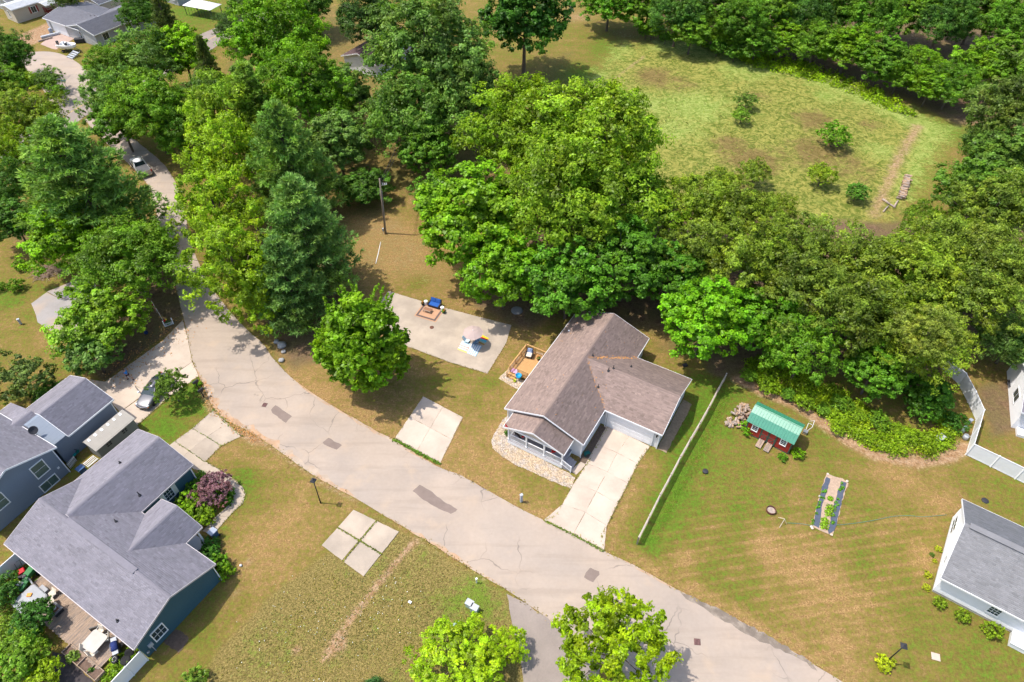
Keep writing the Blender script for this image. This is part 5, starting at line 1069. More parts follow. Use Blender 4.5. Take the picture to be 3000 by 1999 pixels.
T('small1', 2195, 968, 24, (0.0582, 0.158, 0.0155), 'grey green bush leaning on the white fence', cat='bush', name='bush', sz=.8); T('small1', 2120, 935, 34, (0.0727, 0.179, 0.0124), 'dark bush between the bramble bank and fence', cat='bush', name='bush', sz=.8)
# ------------------------------------------------------------------ bramble bank (nobody could count it)
def in_poly(x, y, poly):
    ins = np.zeros(len(x), bool); n = len(poly)
    for i in range(n):
        a, b = poly[i], poly[(i+1) % n]
        ins ^= ((a[1] <= y) != (b[1] <= y)) & (x < (b[0]-a[0])*(y-a[1])/(b[1]-a[1]+1e-12)+a[0])
    return ins
def scatter(poly, n, rs):
    P = np.array(poly); lo, hi = P.min(0), P.max(0); out = np.zeros((0, 2))
    while len(out) < n:
        q = rs.uniform(lo, hi, (n*2, 2)); out = np.vstack([out, q[in_poly(q[:, 0], q[:, 1], poly)]])
    return out[:n]
def thicket(name, label, poly, nc, rmin, rmax, hmin, hmax, nleaf, ls, col, seed, holes=()):
    rs = np.random.default_rng(seed); c = scatter(W2(poly), nc, rs)
    for hx, hy, hr in holes:
        p = G(hx, hy); c = c[(c[:, 0]-p.x)**2+(c[:, 1]-p.y)**2 > hr*hr]
    nc = len(c); r_ = rs.uniform(rmin, rmax, nc); h = rs.uniform(hmin, hmax, nc); tone = rs.normal(0, .2, nc)
    d = rs.normal(size=(nc, nleaf, 3)); d /= np.linalg.norm(d, axis=2, keepdims=True); d[:, :, 2] = np.abs(d[:, :, 2])
    lp = d*rs.uniform(.5, 1.05, (nc, nleaf, 1))*np.stack([r_, r_, h], 1)[:, None, :]; lp[:, :, :2] += c[:, None, :]
    nr = d*.6+rs.normal(size=d.shape)*.4+np.array([0, 0, .5]); N = nc*nleaf; sz = ls*rs.uniform(.6, 1.3, N)
    V, q = leaf_np(lp.reshape(-1, 3), nr.reshape(-1, 3), sz, sz*.6, None, rs)
    v = np.clip(.5+tone[:, None]+rs.normal(0, .18, (nc, nleaf)), 0, 1.1).ravel()
    o = link(name, np_mesh(name, V, q, M_leaf, fattr={'v': v})); o.color = (*col, 1); return tag(o, label, None, None, 'stuff')
thicket('bramble_bank', 'bright green brambles on the bank behind the red shed', [(2185, 1060), (2260, 1050), (2350, 1100), (2450, 1140), (2580, 1175), (2700, 1200), (2790, 1210), (2800, 1300), (2740, 1338), (2620, 1335), (2540, 1310), (2470, 1265), (2400, 1215), (2330, 1175), (2230, 1130)], 620, .35, 1.0, .3, 1.35, 46, .115, (0.184, 0.289, 0.0112), 301, ((2590, 1195, 1.8), (2630, 1220, 1.9), (2700, 1235, 1.6), (2550, 1180, 1.3), (2500, 1160, 1.0), (2660, 1190, 1.2)))
thicket('undergrowth', 'yellow green undergrowth at the foot of the wood', [(2020, 120), (2100, 150), (2230, 200), (2400, 240), (2480, 270), (2600, 320), (2680, 345), (2600, 280), (2380, 190), (2200, 150)], 260, .6, 1.4, .5, 1.3, 24, .22, (0.194, 0.304, 0.0093), 302)
thicket('hedge_weeds', 'weeds around the old wooden deck', [(0, 1700), (50, 1720), (60, 1790), (130, 1850), (150, 1900), (100, 1960), (0, 1900)], 130, .3, .6, .3, .8, 34, .10, (0.126, 0.21, 0.0186), 303)
thicket('fence_weeds', 'weeds along the white fence by the old deck', [(300, 1990), (330, 1940), (385, 1900), (410, 1915), (350, 2000)], 60, .2, .45, .2, .6, 34, .09, (0.136, 0.242, 0.0124), 304)
thicket('bed_plants', 'low leafy plants in the bed of the teal house', [(545, 1390), (600, 1400), (650, 1430), (670, 1470), (600, 1540), (540, 1520), (520, 1480)], 90, .25, .5, .2, .55, 34, .09, (0.097, 0.21, 0.0124), 305)
thicket('mower_weeds', 'weeds around the old garden machines', [(20, 1650), (70, 1635), (130, 1680), (100, 1720), (40, 1730)], 40, .2, .4, .2, .5, 30, .09, (0.116, 0.221, 0.0155), 306)
# ------------------------------------------------------------------ grass
HOLES = [[tuple(Q(1, 3, *p)[:2]) for p in ((880, -30), (1330, 170), (1170, 410), (980, 620), (590, 360), (600, 280))]]
def grass(name, label, poly, n, hmin, hmax, ln, col, seed, soft=1.5, up=1.0):
    """short blades bent over: slender leaves that mostly face the sky, thinning out towards the edge of the patch"""
    rs = np.random.default_rng(seed); pw_ = W2(poly); c = scatter(pw_, n, rs); P = np.array(pw_); d2 = np.full(n, 1e9)
    for i in range(len(P)):
        a, b = P[i], P[(i+1) % len(P)]; e = b-a; t = np.clip(((c-a) @ e)/((e**2).sum()+1e-9), 0, 1); d2 = np.minimum(d2, ((c-a-t[:, None]*e)**2).sum(1))
    c = c[rs.random(n) < np.sqrt(d2)/soft]
    for hp_ in HOLES: c = c[~in_poly(c[:, 0], c[:, 1], hp_)]
    n = len(c); h = rs.uniform(hmin, hmax, n)
    pn = np.array([mnoise.noise((x*.35, y*.35, seed)) for x, y in c])
    cen = np.column_stack([c, h]); nr = rs.normal(size=(n, 3))*.45+np.array([0, 0, up]); s_ = ln*rs.uniform(.5, 1.3, n)
    V, q = leaf_np(cen, nr, s_, s_*.28, None, rs); o = link(name, np_mesh(name, V, q, M_leaf, fattr={'v': np.clip(.45+pn*.35+rs.normal(0, .14, n), 0, 1)})); o.color = (*col, 1)
    return tag(o, label, None, None, 'stuff')
grass('meadow_grass', 'tall flattened grass of the meadow', FIELD, 1800, .05, .4, .26, (.16, .19, .04), 401, 8)
grass('weedy_grass', 'coarse weedy grass of the vacant lot', VAC, 9000, .0, .08, .10, (.195, .195, .045), 402, 3.5)
grass('lush_grass', 'taller lush grass strip beside the rail fence', [(2125, 1130), (2160, 1150), (2060, 1370), (1930, 1590), (1885, 1590), (2020, 1330)], 5000, .01, .06, .08, (0.107, 0.21, 0.0112), 403, 1.5)

lt0, lt1 = G(2655, 1102), G(2709, 1000, 8.5); LT = empty('leaning_tree', 'bare pale leaning trunk in front of the olive trees', 'tree', (lt0.x, lt0.y, 0)); dd = lt1-lt0
B().tube([(0, 0, -.2), (dd.x*.4, dd.y*.4, 3.4), (dd.x, dd.y, 8.5), (dd.x*1.3, dd.y*1.3, 11)], [.3, .25, .2, .12], 9).tube([(dd.x*.25, dd.y*.25, 2.1), (dd.x*.25-1.2, dd.y*.25+.4, 4.4), (dd.x*.25-2.6, dd.y*.25+.6, 6.8)], [.14, .1, .05], 7).obj('trunk', mat('pale_bark', (.30, .25, .21), .95, .3, 3, .2, .5, 12), LT, True)
cr = link('crown', KIND['olive1'][0], LT); cr.location = (dd.x*1.2, dd.y*1.2, 6.0); cr.scale = (.55, .55, .5); cr.color = (.165, .215, .03, 1)
# ================================================================== VEHICLES
def wheel(parent, x, y, r_=.34, wd=.22, rim=M_chrome, z=None):
    s = 1 if y > 0 else -1; pr = [(r_*.62, -wd/2), (r_*.93, -wd/2), (r_, -wd*.32), (r_, wd*.32), (r_*.93, wd/2), (r_*.62, wd/2)]
    o = B().lathe(pr, 22).obj('wheel', M_tire, parent, True, loc=(x, y, z if z is not None else r_)); o.rotation_euler = (R(90), 0, 0)
    rb = B().lathe([(r_*.1, -wd*.3), (r_*.64, -wd*.42), (r_*.64, wd*.42), (r_*.1, wd*.3)], 18)
    for k in range(5):
        m = Matrix.Rotation(k*1.2566, 4, 'Z'); rb.box(r_*.1, r_*.58, -.03, .03, -wd*.5, wd*.5, m)
    rb.obj('rim', rim, o); return o
def car_body(parent, st, mat_, zb=.22, name='body'):
    secs = []
    for x, hw, zt, zlow in st:
        half = [(hw*.80, zlow), (hw*.97, zlow+.12), (hw, zlow+.30), (hw*.985, zlow+(zt-zlow)*.68), (hw*.90, zt-.035), (hw*.55, zt+.005)]
        secs.append([(x, -y, z) for y, z in half]+[(x, 0, zt+.02)]+[(x, y, z) for y, z in half[::-1]])
    b = B().loft(secs); o = b.obj(name, mat_, parent, True)
    bm = bmesh.new(); bm.from_mesh(o.data); bmesh.ops.recalc_face_normals(bm, faces=bm.faces); bm.to_mesh(o.data); bm.free()
    md = o.modifiers.new('sub', 'SUBSURF'); md.levels = 1; md.render_levels = 2; return o
def cabin(parent, base, top, zb, zt, hb, ht, paint):
    """glass house with painted roof and pillars. base/top = (rear x, front x)"""
    bx0, bx1 = base; tx0, tx1 = top
    vs = [(bx0, -hb, zb), (bx1, -hb, zb), (bx1, hb, zb), (bx0, hb, zb), (tx0, -ht, zt), (tx1, -ht, zt), (tx1, ht, zt), (tx0, ht, zt)]
    g = B().add(vs, [(3, 2, 1, 0), (4, 5, 6, 7), (0, 1, 5, 4), (1, 2, 6, 5), (2, 3, 7, 6), (3, 0, 4, 7)]).obj('glass', M_glass, parent)
    rf = B().loft([[(tx0-.1, -ht*.9, zt-.03), (tx0-.1, 0, zt-.0), (tx0-.1, ht*.9, zt-.03), (tx0-.1, 0, zt-.06)], [(tx0+.2, -ht*1.04, zt+.0), (tx0+.2, 0, zt+.06), (tx0+.2, ht*1.04, zt+.0), (tx0+.2, 0, zt-.06)], [(tx1-.2, -ht*1.04, zt+.0), (tx1-.2, 0, zt+.06), (tx1-.2, ht*1.04, zt), (tx1-.2, 0, zt-.06)], [(tx1+.06, -ht*.92, zt-.03), (tx1+.06, 0, zt+.01), (tx1+.06, ht*.92, zt-.03), (tx1+.06, 0, zt-.06)]]).obj('roof', paint, parent, True)
    for s in (-1, 1):
        B().bar((bx1, s*hb, zb), (tx1, s*ht, zt), .07, .06).bar((bx0, s*hb, zb), (tx0, s*ht, zt), .12, .07).bar(((bx0+bx1)/2-.1, s*hb*1.003, zb), ((tx0+tx1)/2-.1, s*ht*1.003, zt), .08, .05).obj('pillar', paint, parent)
    return g
f_, r_ = G(414, 1197, .45), G(487, 1096, .7); hd = math.atan2(f_.y-r_.y, f_.x-r_.x); ctr = (f_+r_)/2
CAR = empty('parked_car', 'silver grey sedan with its passenger door open on the driveway', 'car', (ctr.x, ctr.y, .032), hd)
car_body(CAR, [(-2.44, .70, .80, .38), (-2.36, .84, .95, .26), (-1.7, .91, 1.0, .2), (-.8, .925, .97, .19), (.3, .925, .95, .19), (1.0, .92, .95, .19), (1.6, .90, .88, .2), (2.1, .85, .77, .22), (2.36, .74, .66, .28), (2.44, .5, .58, .34)], M_car)
cabin(CAR, (-1.78, .98), (-.98, .18), .93, 1.40, .80, .59, M_car)
for x in (-1.42, 1.42):
    for y in (-.84, .84): wheel(CAR, x, y, .335)
for s in (-1, 1):
    B().blob((2.12, s*.66, .66), .17, 2, .45, 0).obj('headlight', M_headlight, CAR, True); B().box(2.2, 2.3, s*.78-.04, s*.78+.04, .55, .62).obj('indicator', M_orange_lens, CAR)
    B().box(-2.43, -2.33, s*.62-.18, s*.62+.18, .74, .88).obj('tail_light', M_red_lens, CAR)
B().box(2.36, 2.43, -.5, .5, .36, .52).obj('grille', M_black, CAR); B().box(2.4, 2.452, -.09, .09, .56, .62).obj('badge', M_chrome, CAR); B().bar((2.3, -.62, .66), (2.45, 0, .60), .03).bar((2.45, 0, .60), (2.3, .62, .66), .03).obj('grille_trim', M_chrome, CAR)
B().blob((.72, 1.02, .98), .13, 2, .7, 0).obj('mirror', M_white_paint, CAR, True)
dr = B(); m = Matrix.Translation((.78, -.93, 0)) @ Matrix.Rotation(R(62), 4, 'Z'); dr.box(-1.08, 0, -.06, .0, .3, .93, m); do = dr.obj('door', M_car, CAR, bevel=.02)
B().box(-1.0, -.12, -.045, -.025, .95, 1.3, m).obj('door_glass', M_glass, do); B().bar(m @ Vector((-1.05, -.035, .93)), m @ Vector((-.85, -.035, 1.33)), .05).bar(m @ Vector((-.85, -.035, 1.33)), m @ Vector((-.05, -.035, .96)), .05).obj('door_frame', M_black, do); B().box(-.3, -.1, -.26, -.06, .92, 1.06, m).obj('mirror', M_white_paint, do)
# pickup on the street, half under the pine
rr_, cc_ = G(428, 512, .55), G(402, 467, 1.9); hd = math.atan2(cc_.y-rr_.y, cc_.x-rr_.x); d_ = Vector((math.cos(hd), math.sin(hd), 0)); ctr = Vector((rr_.x, rr_.y, 0))+d_*2.8
TRK = empty('pickup_truck', 'pewter pickup truck with white cab roof under the pine', 'pickup truck', (ctr.x, ctr.y, .01), hd)
car_body(TRK, [(.9, .98, 1.15, .4), (1.5, .98, 1.15, .4), (2.2, .97, 1.08, .42), (2.7, .92, .95, .45), (2.82, .8, .85, .5)], M_truck)
car_body(TRK, [(-.75, .98, 1.15, .4), (0, .98, 1.15, .4), (.92, .98, 1.15, .4)], M_truck, name='cab_body')
bed = B(); bed.box(-2.75, -.75, -.98, -.86, .45, 1.15).box(-2.75, -.75, .86, .98, .45, 1.15).box(-2.75, -.75, -.87, .87, .45, .62).box(-.83, -.75, -.87, .87, .62, 1.15); bd = bed.obj('bed', M_truck, TRK, bevel=.02)
B().box(-2.82, -2.74, -.86, .86, .5, 1.15).obj('tailgate', M_truck, TRK, bevel=.015); B().box(-2.7, -.85, -.86, .86, 1.1, 1.14).obj('bed_cover', M_bedcover, TRK)
for s in (-1, 1):
    B().box(-2.83, -2.76, s*.93-.06, s*.93+.06, .75, 1.12).obj('tail_light', M_red_lens, TRK); B().box(-3.0, -2.82, s*.55-.3, s*.55+.3, .42, .55).obj('bumper', mat('tan_bumper', (.6, .5, .36), .5, .1, 3) if s < 0 else MATS['tan_bumper'], TRK)
B().box(-2.96, -2.82, -.25, .25, .38, .56).obj('plate_mount', M_black, TRK)
cabin(TRK, (-.72, 1.2), (-.55, .55), 1.13, 1.78, .86, .72, M_white_paint)
for x in (-1.75, 1.85):
    for y in (-.88, .88): wheel(TRK, x, y, .39, .26)
# boat on its trailer by the far house
st_, bo_ = F8(1290, 985, 1.1), F8(1672, 1015, 1.2); hd = math.atan2(bo_.y-st_.y, bo_.x-st_.x); ctr = (st_+bo_)/2
BOAT = empty('boat', 'white and grey fishing boat on its trailer by the lane', 'boat', (ctr.x, ctr.y, .55), hd)
L_ = (bo_-st_).length/2
def hullring(x, hw, zt, zk): return [(x, -hw*.96, zt-.1), (x, -hw, zt), (x, -hw*.86, zt+.03), (x, -hw*.74, zt-.28), (x, 0, zt-.32), (x, hw*.74, zt-.28), (x, hw*.86, zt+.03), (x, hw, zt), (x, hw*.96, zt-.1), (x, hw*.7, zk+.12), (x, 0, zk), (x, -hw*.7, zk+.12)]
B().loft([hullring(-L_, .95, .85, .1), hullring(-L_*.4, 1.02, .86, .05), hullring(L_*.2, 1.0, .9, .05), hullring(L_*.65, .72, .98, .2), hullring(L_*.9, .34, 1.05, .5), hullring(L_, .08, 1.08, .8)]).obj('hull', M_white_gloss, BOAT, True)
for x, y in ((-.9, .35), (-.9, -.35), (.5, 0)): o = B().box(x-.22, x+.22, y-.22, y+.22, .62, .8).obj('seat', M_flag_blue if x > 0 else M_white_gloss, BOAT); B().box(x-.25, x-.16, y-.22, y+.22, .8, 1.2).obj('seat_back', M_white_gloss, o)
B().box(-.1, .25, -.6, .1, .6, 1.25).obj('console', M_dark, BOAT); om = B().box(-L_-.35, -L_+.05, -.2, .2, .7, 1.35).obj('outboard_motor', M_black, BOAT, bevel=.06); B().box(-L_-.22, -L_-.05, -.07, .07, -.1, .7).obj('shaft', M_black, om)
TRL = empty('boat_trailer', 'dark trailer under the fishing boat', 'trailer', (ctr.x, ctr.y, 0), hd)
B().bar((-L_*.8, -.7, .45), (L_*.5, -.6, .45), .08).bar((-L_*.8, .7, .45), (L_*.5, .6, .45), .08).bar((L_*.5, -.6, .45), (L_*1.35, 0, .42), .08).bar((L_*.5, .6, .45), (L_*1.35, 0, .42), .08).bar((-.8, -.9, .36), (-.8, .9, .36), .08).obj('frame', M_black, TRL)
for y in (-.95, .95): wheel(TRL, -.8, y, .3, .18)

# ================================================================== PERSON
def skin_obj(name, joints, edges, mat_, parent=None, sub=2):
    me = bpy.data.meshes.new(name); me.from_pydata([j[0] for j in joints], edges, []); o = link(name, me, parent)
    o.modifiers.new('skin', 'SKIN'); sv = me.skin_vertices[0].data
    for i, j in enumerate(joints): sv[i].radius = (j[1], j[1] if len(j) < 3 else j[2]); sv[i].use_root = (i == 0)
    md = o.modifiers.new('sub', 'SUBSURF'); md.levels = 1; md.render_levels = sub; me.materials.append(mat_); return o
pc = G(381, 1112)
PER = empty('person', 'person in a blue shirt and dark shorts running up the driveway', 'person', (pc.x, pc.y, .03), R(155))
# x forward
bj = [((0, 0, .82), .12, .13), ((.03, 0, .98), .11, .13), ((.08, 0, 1.18), .10, .15), ((.11, 0, 1.30), .055), ((.14, 0, 1.38), .05), ((.17, 0, 1.48), .085, .08), ((.17, 0, 1.57), .07),
      ((0, .09, .78), .085), ((.2, .1, .48), .06), ((.14, .1, .12), .04), ((.26, .1, .05), .035),
      ((0, -.09, .78), .085), ((-.1, -.1, .45), .06), ((-.42, -.1, .24), .042), ((-.47, -.1, .10), .035),
      ((.09, .17, 1.24), .05), ((-.08, .24, 1.02), .036), ((.1, .25, .88), .03), ((.17, .24, .84), .028),
      ((.09, -.17, 1.24), .05), ((.16, -.26, 1.0), .036), ((.36, -.2, 1.0), .03), ((.43, -.18, 1.02), .028)]
be = [(0, 1), (1, 2), (2, 3), (3, 4), (4, 5), (5, 6), (0, 7), (7, 8), (8, 9), (9, 10), (0, 11), (11, 12), (12, 13), (13, 14), (2, 15), (15, 16), (16, 17), (17, 18), (2, 19), (19, 20), (20, 21), (21, 22)]
skin_obj('body', bj, be, M_skin, PER)
skin_obj('shirt', [((.0, 0, .86), .14, .155), ((.03, 0, .98), .13, .15), ((.08, 0, 1.18), .125, .17), ((.10, 0, 1.27), .08, .1), ((.09, .18, 1.24), .065), ((.0, .22, 1.12), .058), ((.09, -.18, 1.24), .065), ((.13, -.23, 1.1), .058)], [(0, 1), (1, 2), (2, 3), (2, 4), (4, 5), (2, 6), (6, 7)], M_shirt, PER)
skin_obj('shorts', [((0, 0, .86), .135, .15), ((0, .09, .78), .11), ((.11, .1, .6), .095), ((0, -.09, .78), .11), ((-.06, -.1, .58), .095)], [(0, 1), (1, 2), (0, 3), (3, 4)], M_shorts, PER)
B().blob((.155, 0, 1.545), .098, 2, .92, .06, 3).obj('hair', M_hair, PER, True)
for p in ((.2, .1, .04), (-.47, -.1, .07)): B().blob(p, .11, 2, .5, 0).obj('shoe', M_shorts, PER, True)
for s in (-1, 1):
    hb = B()
    base = Vector((.17, .24, .84)) if s > 0 else Vector((.43, -.18, 1.02))
    for k in range(4): hb.tube([base+Vector((0, (k-1.5)*.014, 0)), base+Vector((.04, (k-1.5)*.016, -.015)), base+Vector((.055, (k-1.5)*.016, -.045))], [.009, .008, .006], 6)
    hb.tube([base, base+Vector((.02, -s*.03, .01)), base+Vector((.04, -s*.035, -.01))], [.01, .009, .007], 6); hb.obj('fingers', M_skin, PER, True)
B().blob((.25, .028, 1.50), .012, 1, 1, 0).blob((.25, -.028, 1.50), .012, 1, 1, 0).obj('eyes', M_shorts, PER); B().blob((.262, 0, 1.475), .016, 1, 1.2, 0).obj('nose', M_skin, PER)

# ================================================================== FENCES
FEN = empty('rail_fence', 'three rail weathered wooden fence between the two lawns', 'fence', (0, 0, 0))
fp = [Q(2, 2, *p, 1.2) for p in ((1970, 305), (1890, 448), (1813, 598), (1730, 745), (1640, 898), (1550, 1058), (1462, 1226), (1363, 1408), )]+[Q(2, 3, 1265, 40, 1.2), Q(2, 3, 1165, 238, 1.2)]
for i, p in enumerate(fp):
    o = B().box(-.065, .065, -.065, .065, -.1, 1.32).obj('post', M_post_dark, FEN, loc=(p.x, p.y, 0), rz=R(60)); B().box(-.075, .075, -.075, .075, 1.32, 1.36).obj('post_cap', M_rail_gray, o)
    if i:
        q = fp[i-1]
        for z in (1.2, .78, .36): B().bar((q.x, q.y, z), (p.x, p.y, z), .06 if z < 1 else .13, .15 if z < 1 else .06).obj('rail', M_rail_gray, FEN)
def vinyl(label, pts, h=1.83, top_px=True):
    F = empty('vinyl_fence', label, 'fence', (0, 0, 0))
    for i, p in enumerate(pts):
        o = B().box(-.065, .065, -.065, .065, -.1, h+.06).obj('post', M_vinyl, F, loc=(p.x, p.y, 0), rz=R(20)); B().lathe([(.1, 0), (.1, .02), (.01, .1)], 4).obj('post_cap', M_vinyl, o, loc=(0, 0, h+.06))
        if i:
            q = pts[i-1]; d = p-q; d.z = 0; n = max(1, int(round(d.length/2.3)))
            for k in range(n):
                a, b = q+d*k/n, q+d*(k+1)/n
                pn_ = B().bar((a.x, a.y, h*.5+.02), (b.x, b.y, h*.5+.02), .035, h-.16).obj('panel', M_vinyl, F); B().bar((a.x, a.y, h), (b.x, b.y, h), .06, .12).obj('top_rail', M_vinyl, pn_); B().bar((a.x, a.y, .1), (b.x, b.y, .1), .06, .12).obj('bottom_rail', M_vinyl, pn_)
                if k: B().box(-.065, .065, -.065, .065, -.1, h+.06).obj('post', M_vinyl, F, loc=(a.x, a.y, 0), rz=R(20))
    return F
vinyl('tall white vinyl privacy fence zigzagging beside the wood', [Q(3, 2, x, y, 1.83) for x, y in ((1640, 120), (1700, 182), (1820, 297), (1910, 462), (1988, 632), (1945, 782), (1895, 947), (2128, 1058), (2360, 1170), (2700, 1340))])
vinyl('white vinyl fence left of the old wooden deck', [Q(0, 3, -60, 562, 1.8), Q(0, 3, 140, 388, 1.8)], 1.8)
vinyl('white vinyl fence right of the old wooden deck', [Q(0, 3, 1282, 1292, 1.8), Q(0, 3, 1150, 1432, 1.8), Q(0, 3, 900, 1700, 1.8)], 1.8)
# chain link corner by the lane
CF = empty('chain_fence', 'small chain link fence corner by the lane', 'fence', Q(0, 0, 520, 850)); cfp = [Q(0, 0, 520, 855)-CF.location, Q(0, 0, 590, 800)-CF.location, Q(0, 0, 600, 850)-CF.location]
for i, p in enumerate(cfp):
    B().tube([(p.x, p.y, 0), (p.x, p.y, 1.3)], .03).obj('post', M_steel, CF)
    if i:
        q = cfp[i-1]; B().tube([(q.x, q.y, 1.25), (p.x, p.y, 1.25)], .025).obj('rail', M_steel, CF)
        for k in range(1, 14): a = q+(p-q)*k/14; B().tube([(a.x, a.y, .05), (a.x, a.y, 1.25)], .008, 4).obj('wire', M_steel, CF)

# ================================================================== LAMPS, POLE, MAILBOXES
def lamp(label, base, head, h):
    t = empty('street_lamp', label, 'street lamp', (base.x, base.y, 0), 0, 'lamp posts of the neighbourhood'); lean = Vector((head.x-base.x, head.y-base.y, 0))
    B().tube([(0, 0, 0), (0, 0, .5), (lean.x*.5, lean.y*.5, h*.5), (lean.x, lean.y, h-.3)], [.085, .06, .05, .045], 10).obj('post', M_black, t, True)
    hd_ = B(); hd_.loft([[(lean.x+s*math.cos(a), lean.y+s*math.sin(a), z) for a in (.5, 2.07, 3.64, 5.21)] for s, z in ((.13, h-.32), (.2, h-.02))]); hd_.obj('lantern', M_glass, t)
    rf = B(); rf.loft([[(lean.x+s*math.cos(a), lean.y+s*math.sin(a), z) for a in (.5, 2.07, 3.64, 5.21)] for s, z in ((.36, h-.02), (.33, h+.02), (.10, h+.16), (.09, h+.24))]); rf.obj('lamp_roof', M_dark, t)
lamp('black lamp post on the lawn below the road curve', G(939.7, 1473.5), G(917.4, 1408.2, 3.9), 3.9)
lamp('black lamp post with yellow plants at its foot, lower right', G(2592.8, 1942.2), G(2648.6, 1892.8, 3.7), 3.7)
b_ = Q(0, 0, 640, 850); LS = empty('sign_post', 'thin green street sign post at the lane corner', 'sign', (b_.x, b_.y, 0)); t_ = Q(0, 0, 580, 738, 3.2)
B().tube([(0, 0, 0), (t_.x-b_.x, t_.y-b_.y, 3.2)], .05).obj('post', M_util, LS); B().box(-.45, .45, -.02, .02, 3.0, 3.25).obj('sign_plate', M_util, LS, loc=(t_.x-b_.x, t_.y-b_.y, 0))
pb = G(1129.5, 683.4); pt = G(1112, 524, 8.8)
UP = empty('utility_pole', 'wooden utility pole with transformer in the bare lot', 'utility pole', (pb.x, pb.y, 0)); dx, dy = pt.x-pb.x, pt.y-pb.y
B().tube([(0, 0, -.2), (dx*.5, dy*.5, 4.4), (dx, dy, 8.8)], [.16, .14, .11], 10).obj('pole', mat('pole_wood', (.22, .18, .14), .95, .25, 2, .2, stretch=(3, 3, .3)), UP, True)
ca = B().bar((dx*.9-.05, dy*.9, 7.7), (dx*.9+.9, dy*.9+.1, 7.9), .07).obj('bracket', M_steel, UP)
for k in range(3): B().lathe([(.03, 0), (.06, .05), (.03, .1), (.06, .15), (.03, .2), (.05, .26)], 8).obj('insulator', M_white_gloss, ca, loc=(dx*.9+.3+.25*k, dy*.9+.05, 7.85))
B().box(-.3, -.1, -.35, -.12, .55, 1.0).obj('meter_box', M_util_gray, UP); B().tube([(-.22, -.2, 0), (-.2, -.2, .55)], .03).tube([(.1, -.14, .2), (dx+.08, dy-.1, 7.0)], .025, 6).obj('conduit', M_util_gray, UP)
B().tube([(dx*.8-.25, dy*.8, 7.1), (dx*.8-.25, dy*.8, 6.2)], .02).obj('cable_guard', M_steel, UP)
wp = B()
far = G(1190, 330, 8)-UP.location
for k in range(2):
    s = Vector((dx, dy, 8.5-k*.5)); e = Vector((far.x+k*.4, far.y, 8.5-k*.5)); wp.tube([s+(e-s)*i/10+Vector((0, 0, -1.2*math.sin(math.pi*i/10))) for i in range(11)], .03, 5)
wp.obj('wires', M_dark, UP)
o = B().tube([(0, 0, .03), (.02, -2.4, .03), (-.02, -4.6, .04)], .05, 7).obj('white_pipe', M_white_gloss, None, True, loc=Q(1, 1, 1145, 660)); tag(o, 'long white pipe lying on the dry grass below the pole', 'pipe')
def mailbox(label, top, base, rz):
    t = empty('mailbox', label, 'mailbox', (base.x, base.y, 0), rz, 'mailboxes by the road')
    B().tube([(0, 0, 0), (0, 0, 1.1)], [.07, .06], 8).bar((0, 0, .75), (0, .3, 1.05), .07).obj('post', M_black, t)
    ring = lambda y: [(.13*math.cos(a), y, 1.28+.13*math.sin(a)) for a in np.linspace(0, math.pi, 9)]+[(-.13, y, 1.1), (.13, y, 1.1)]
    B().loft([ring(-.32), ring(.34)]).obj('box', M_black, t); B().box(.135, .15, -.1, .0, 1.2, 1.38).obj('flag', M_dark, t)
mailbox('black mailbox beside the pale plant, farther from the camera', None, Q(0, 2, 1828, 440), R(-35)); mailbox('black mailbox at the lawn corner, nearer the camera', None, Q(0, 2, 1875, 515), R(-35))
def pedestal(label, p, h, w_, m, top=None, rz=.5, name='utility_box', group=None):
    t = empty(name, label, 'utility box', (p.x, p.y, 0), rz, group); B().box(-w_/2, w_/2, -w_*.4, w_*.4, 0, h).obj('body', m, t, bevel=.03); B().box(-w_/2-.03, w_/2+.03, -w_*.4-.03, w_*.4+.03, h, h+.05).obj('cap', top or m, t); B().box(-w_*.2, w_*.2, -w_*.4-.012, -w_*.4-.002, h*.5, h*.75).obj('plate', M_util_gray, t); return t
pedestal('grey pedestal box on the lawn near the gravel bed', Q(2, 2, 85, 1475), 1.25, .24, M_util_gray)
pedestal('white pedestal on the lawn beside the old drive', Q(0, 1, 195, 1410), .8, .25, M_util_gray); pedestal('pale green cabinet in the vacant lot, left one of the pair', Q(1, 3, 1965, 870), .75, .62, M_util, M_util_gray, -.5); pedestal('pale green cabinet in the vacant lot, right one of the pair', Q(1, 3, 2010, 912), .75, .62, M_util, M_util_gray, -.5)
pedestal('low green hatch in the vacant lot', Q(1, 3, 1840, 1065), .12, .8, M_util); pedestal('white marker post in the grass by the road', Q(1, 3, 2028, 655), .8, .12, M_white_gloss); o = B().tube([(0, 0, 0), (0, 0, .75)], .06).obj('marker_post', M_orange, None, loc=Q(1, 3, 1870, 1060)); tag(o, 'orange topped marker post beside the low green hatch', 'marker')
pedestal('grey hatch half hidden in the brambles', Q(3, 2, 1575, 905), .5, .75, M_util_gray); pedestal('tall green pedestal in front of the white fence', Q(3, 2, 1785, 835), .9, .34, M_util); pedestal('small pale pedestal nearest the fence corner', Q(3, 2, 1838, 760), .7, .34, M_bin_lid)
o = B().lathe([(.28, 0), (.28, .5), (.22, .58), (.05, .6)], 14).obj('water_meter', M_util_gray, None, True, loc=Q(3, 2, 1805, 895)); tag(o, 'round grey meter can by the white fence', 'meter')
def lid(label, p, r_, m, z=.03):
    o = B().lathe([(r_, -.02), (r_, z), (r_*.9, z+.02), (.01, z+.025)], 22).obj('lid', m, None, True, loc=(p.x, p.y, 0)); return tag(o, label, 'lid')
lid('dark round cover in the bright grass strip', Q(2, 2, 1775, 1200), .28, M_dark, .15); lid('dark round cover on the lawn beyond the white house', Q(3, 2, 1995, 1465), .33, M_dark); lid('brown drain cover in the patio slab', Q(1, 1, 1615, 1443, 0), .26, M_rust, .045)
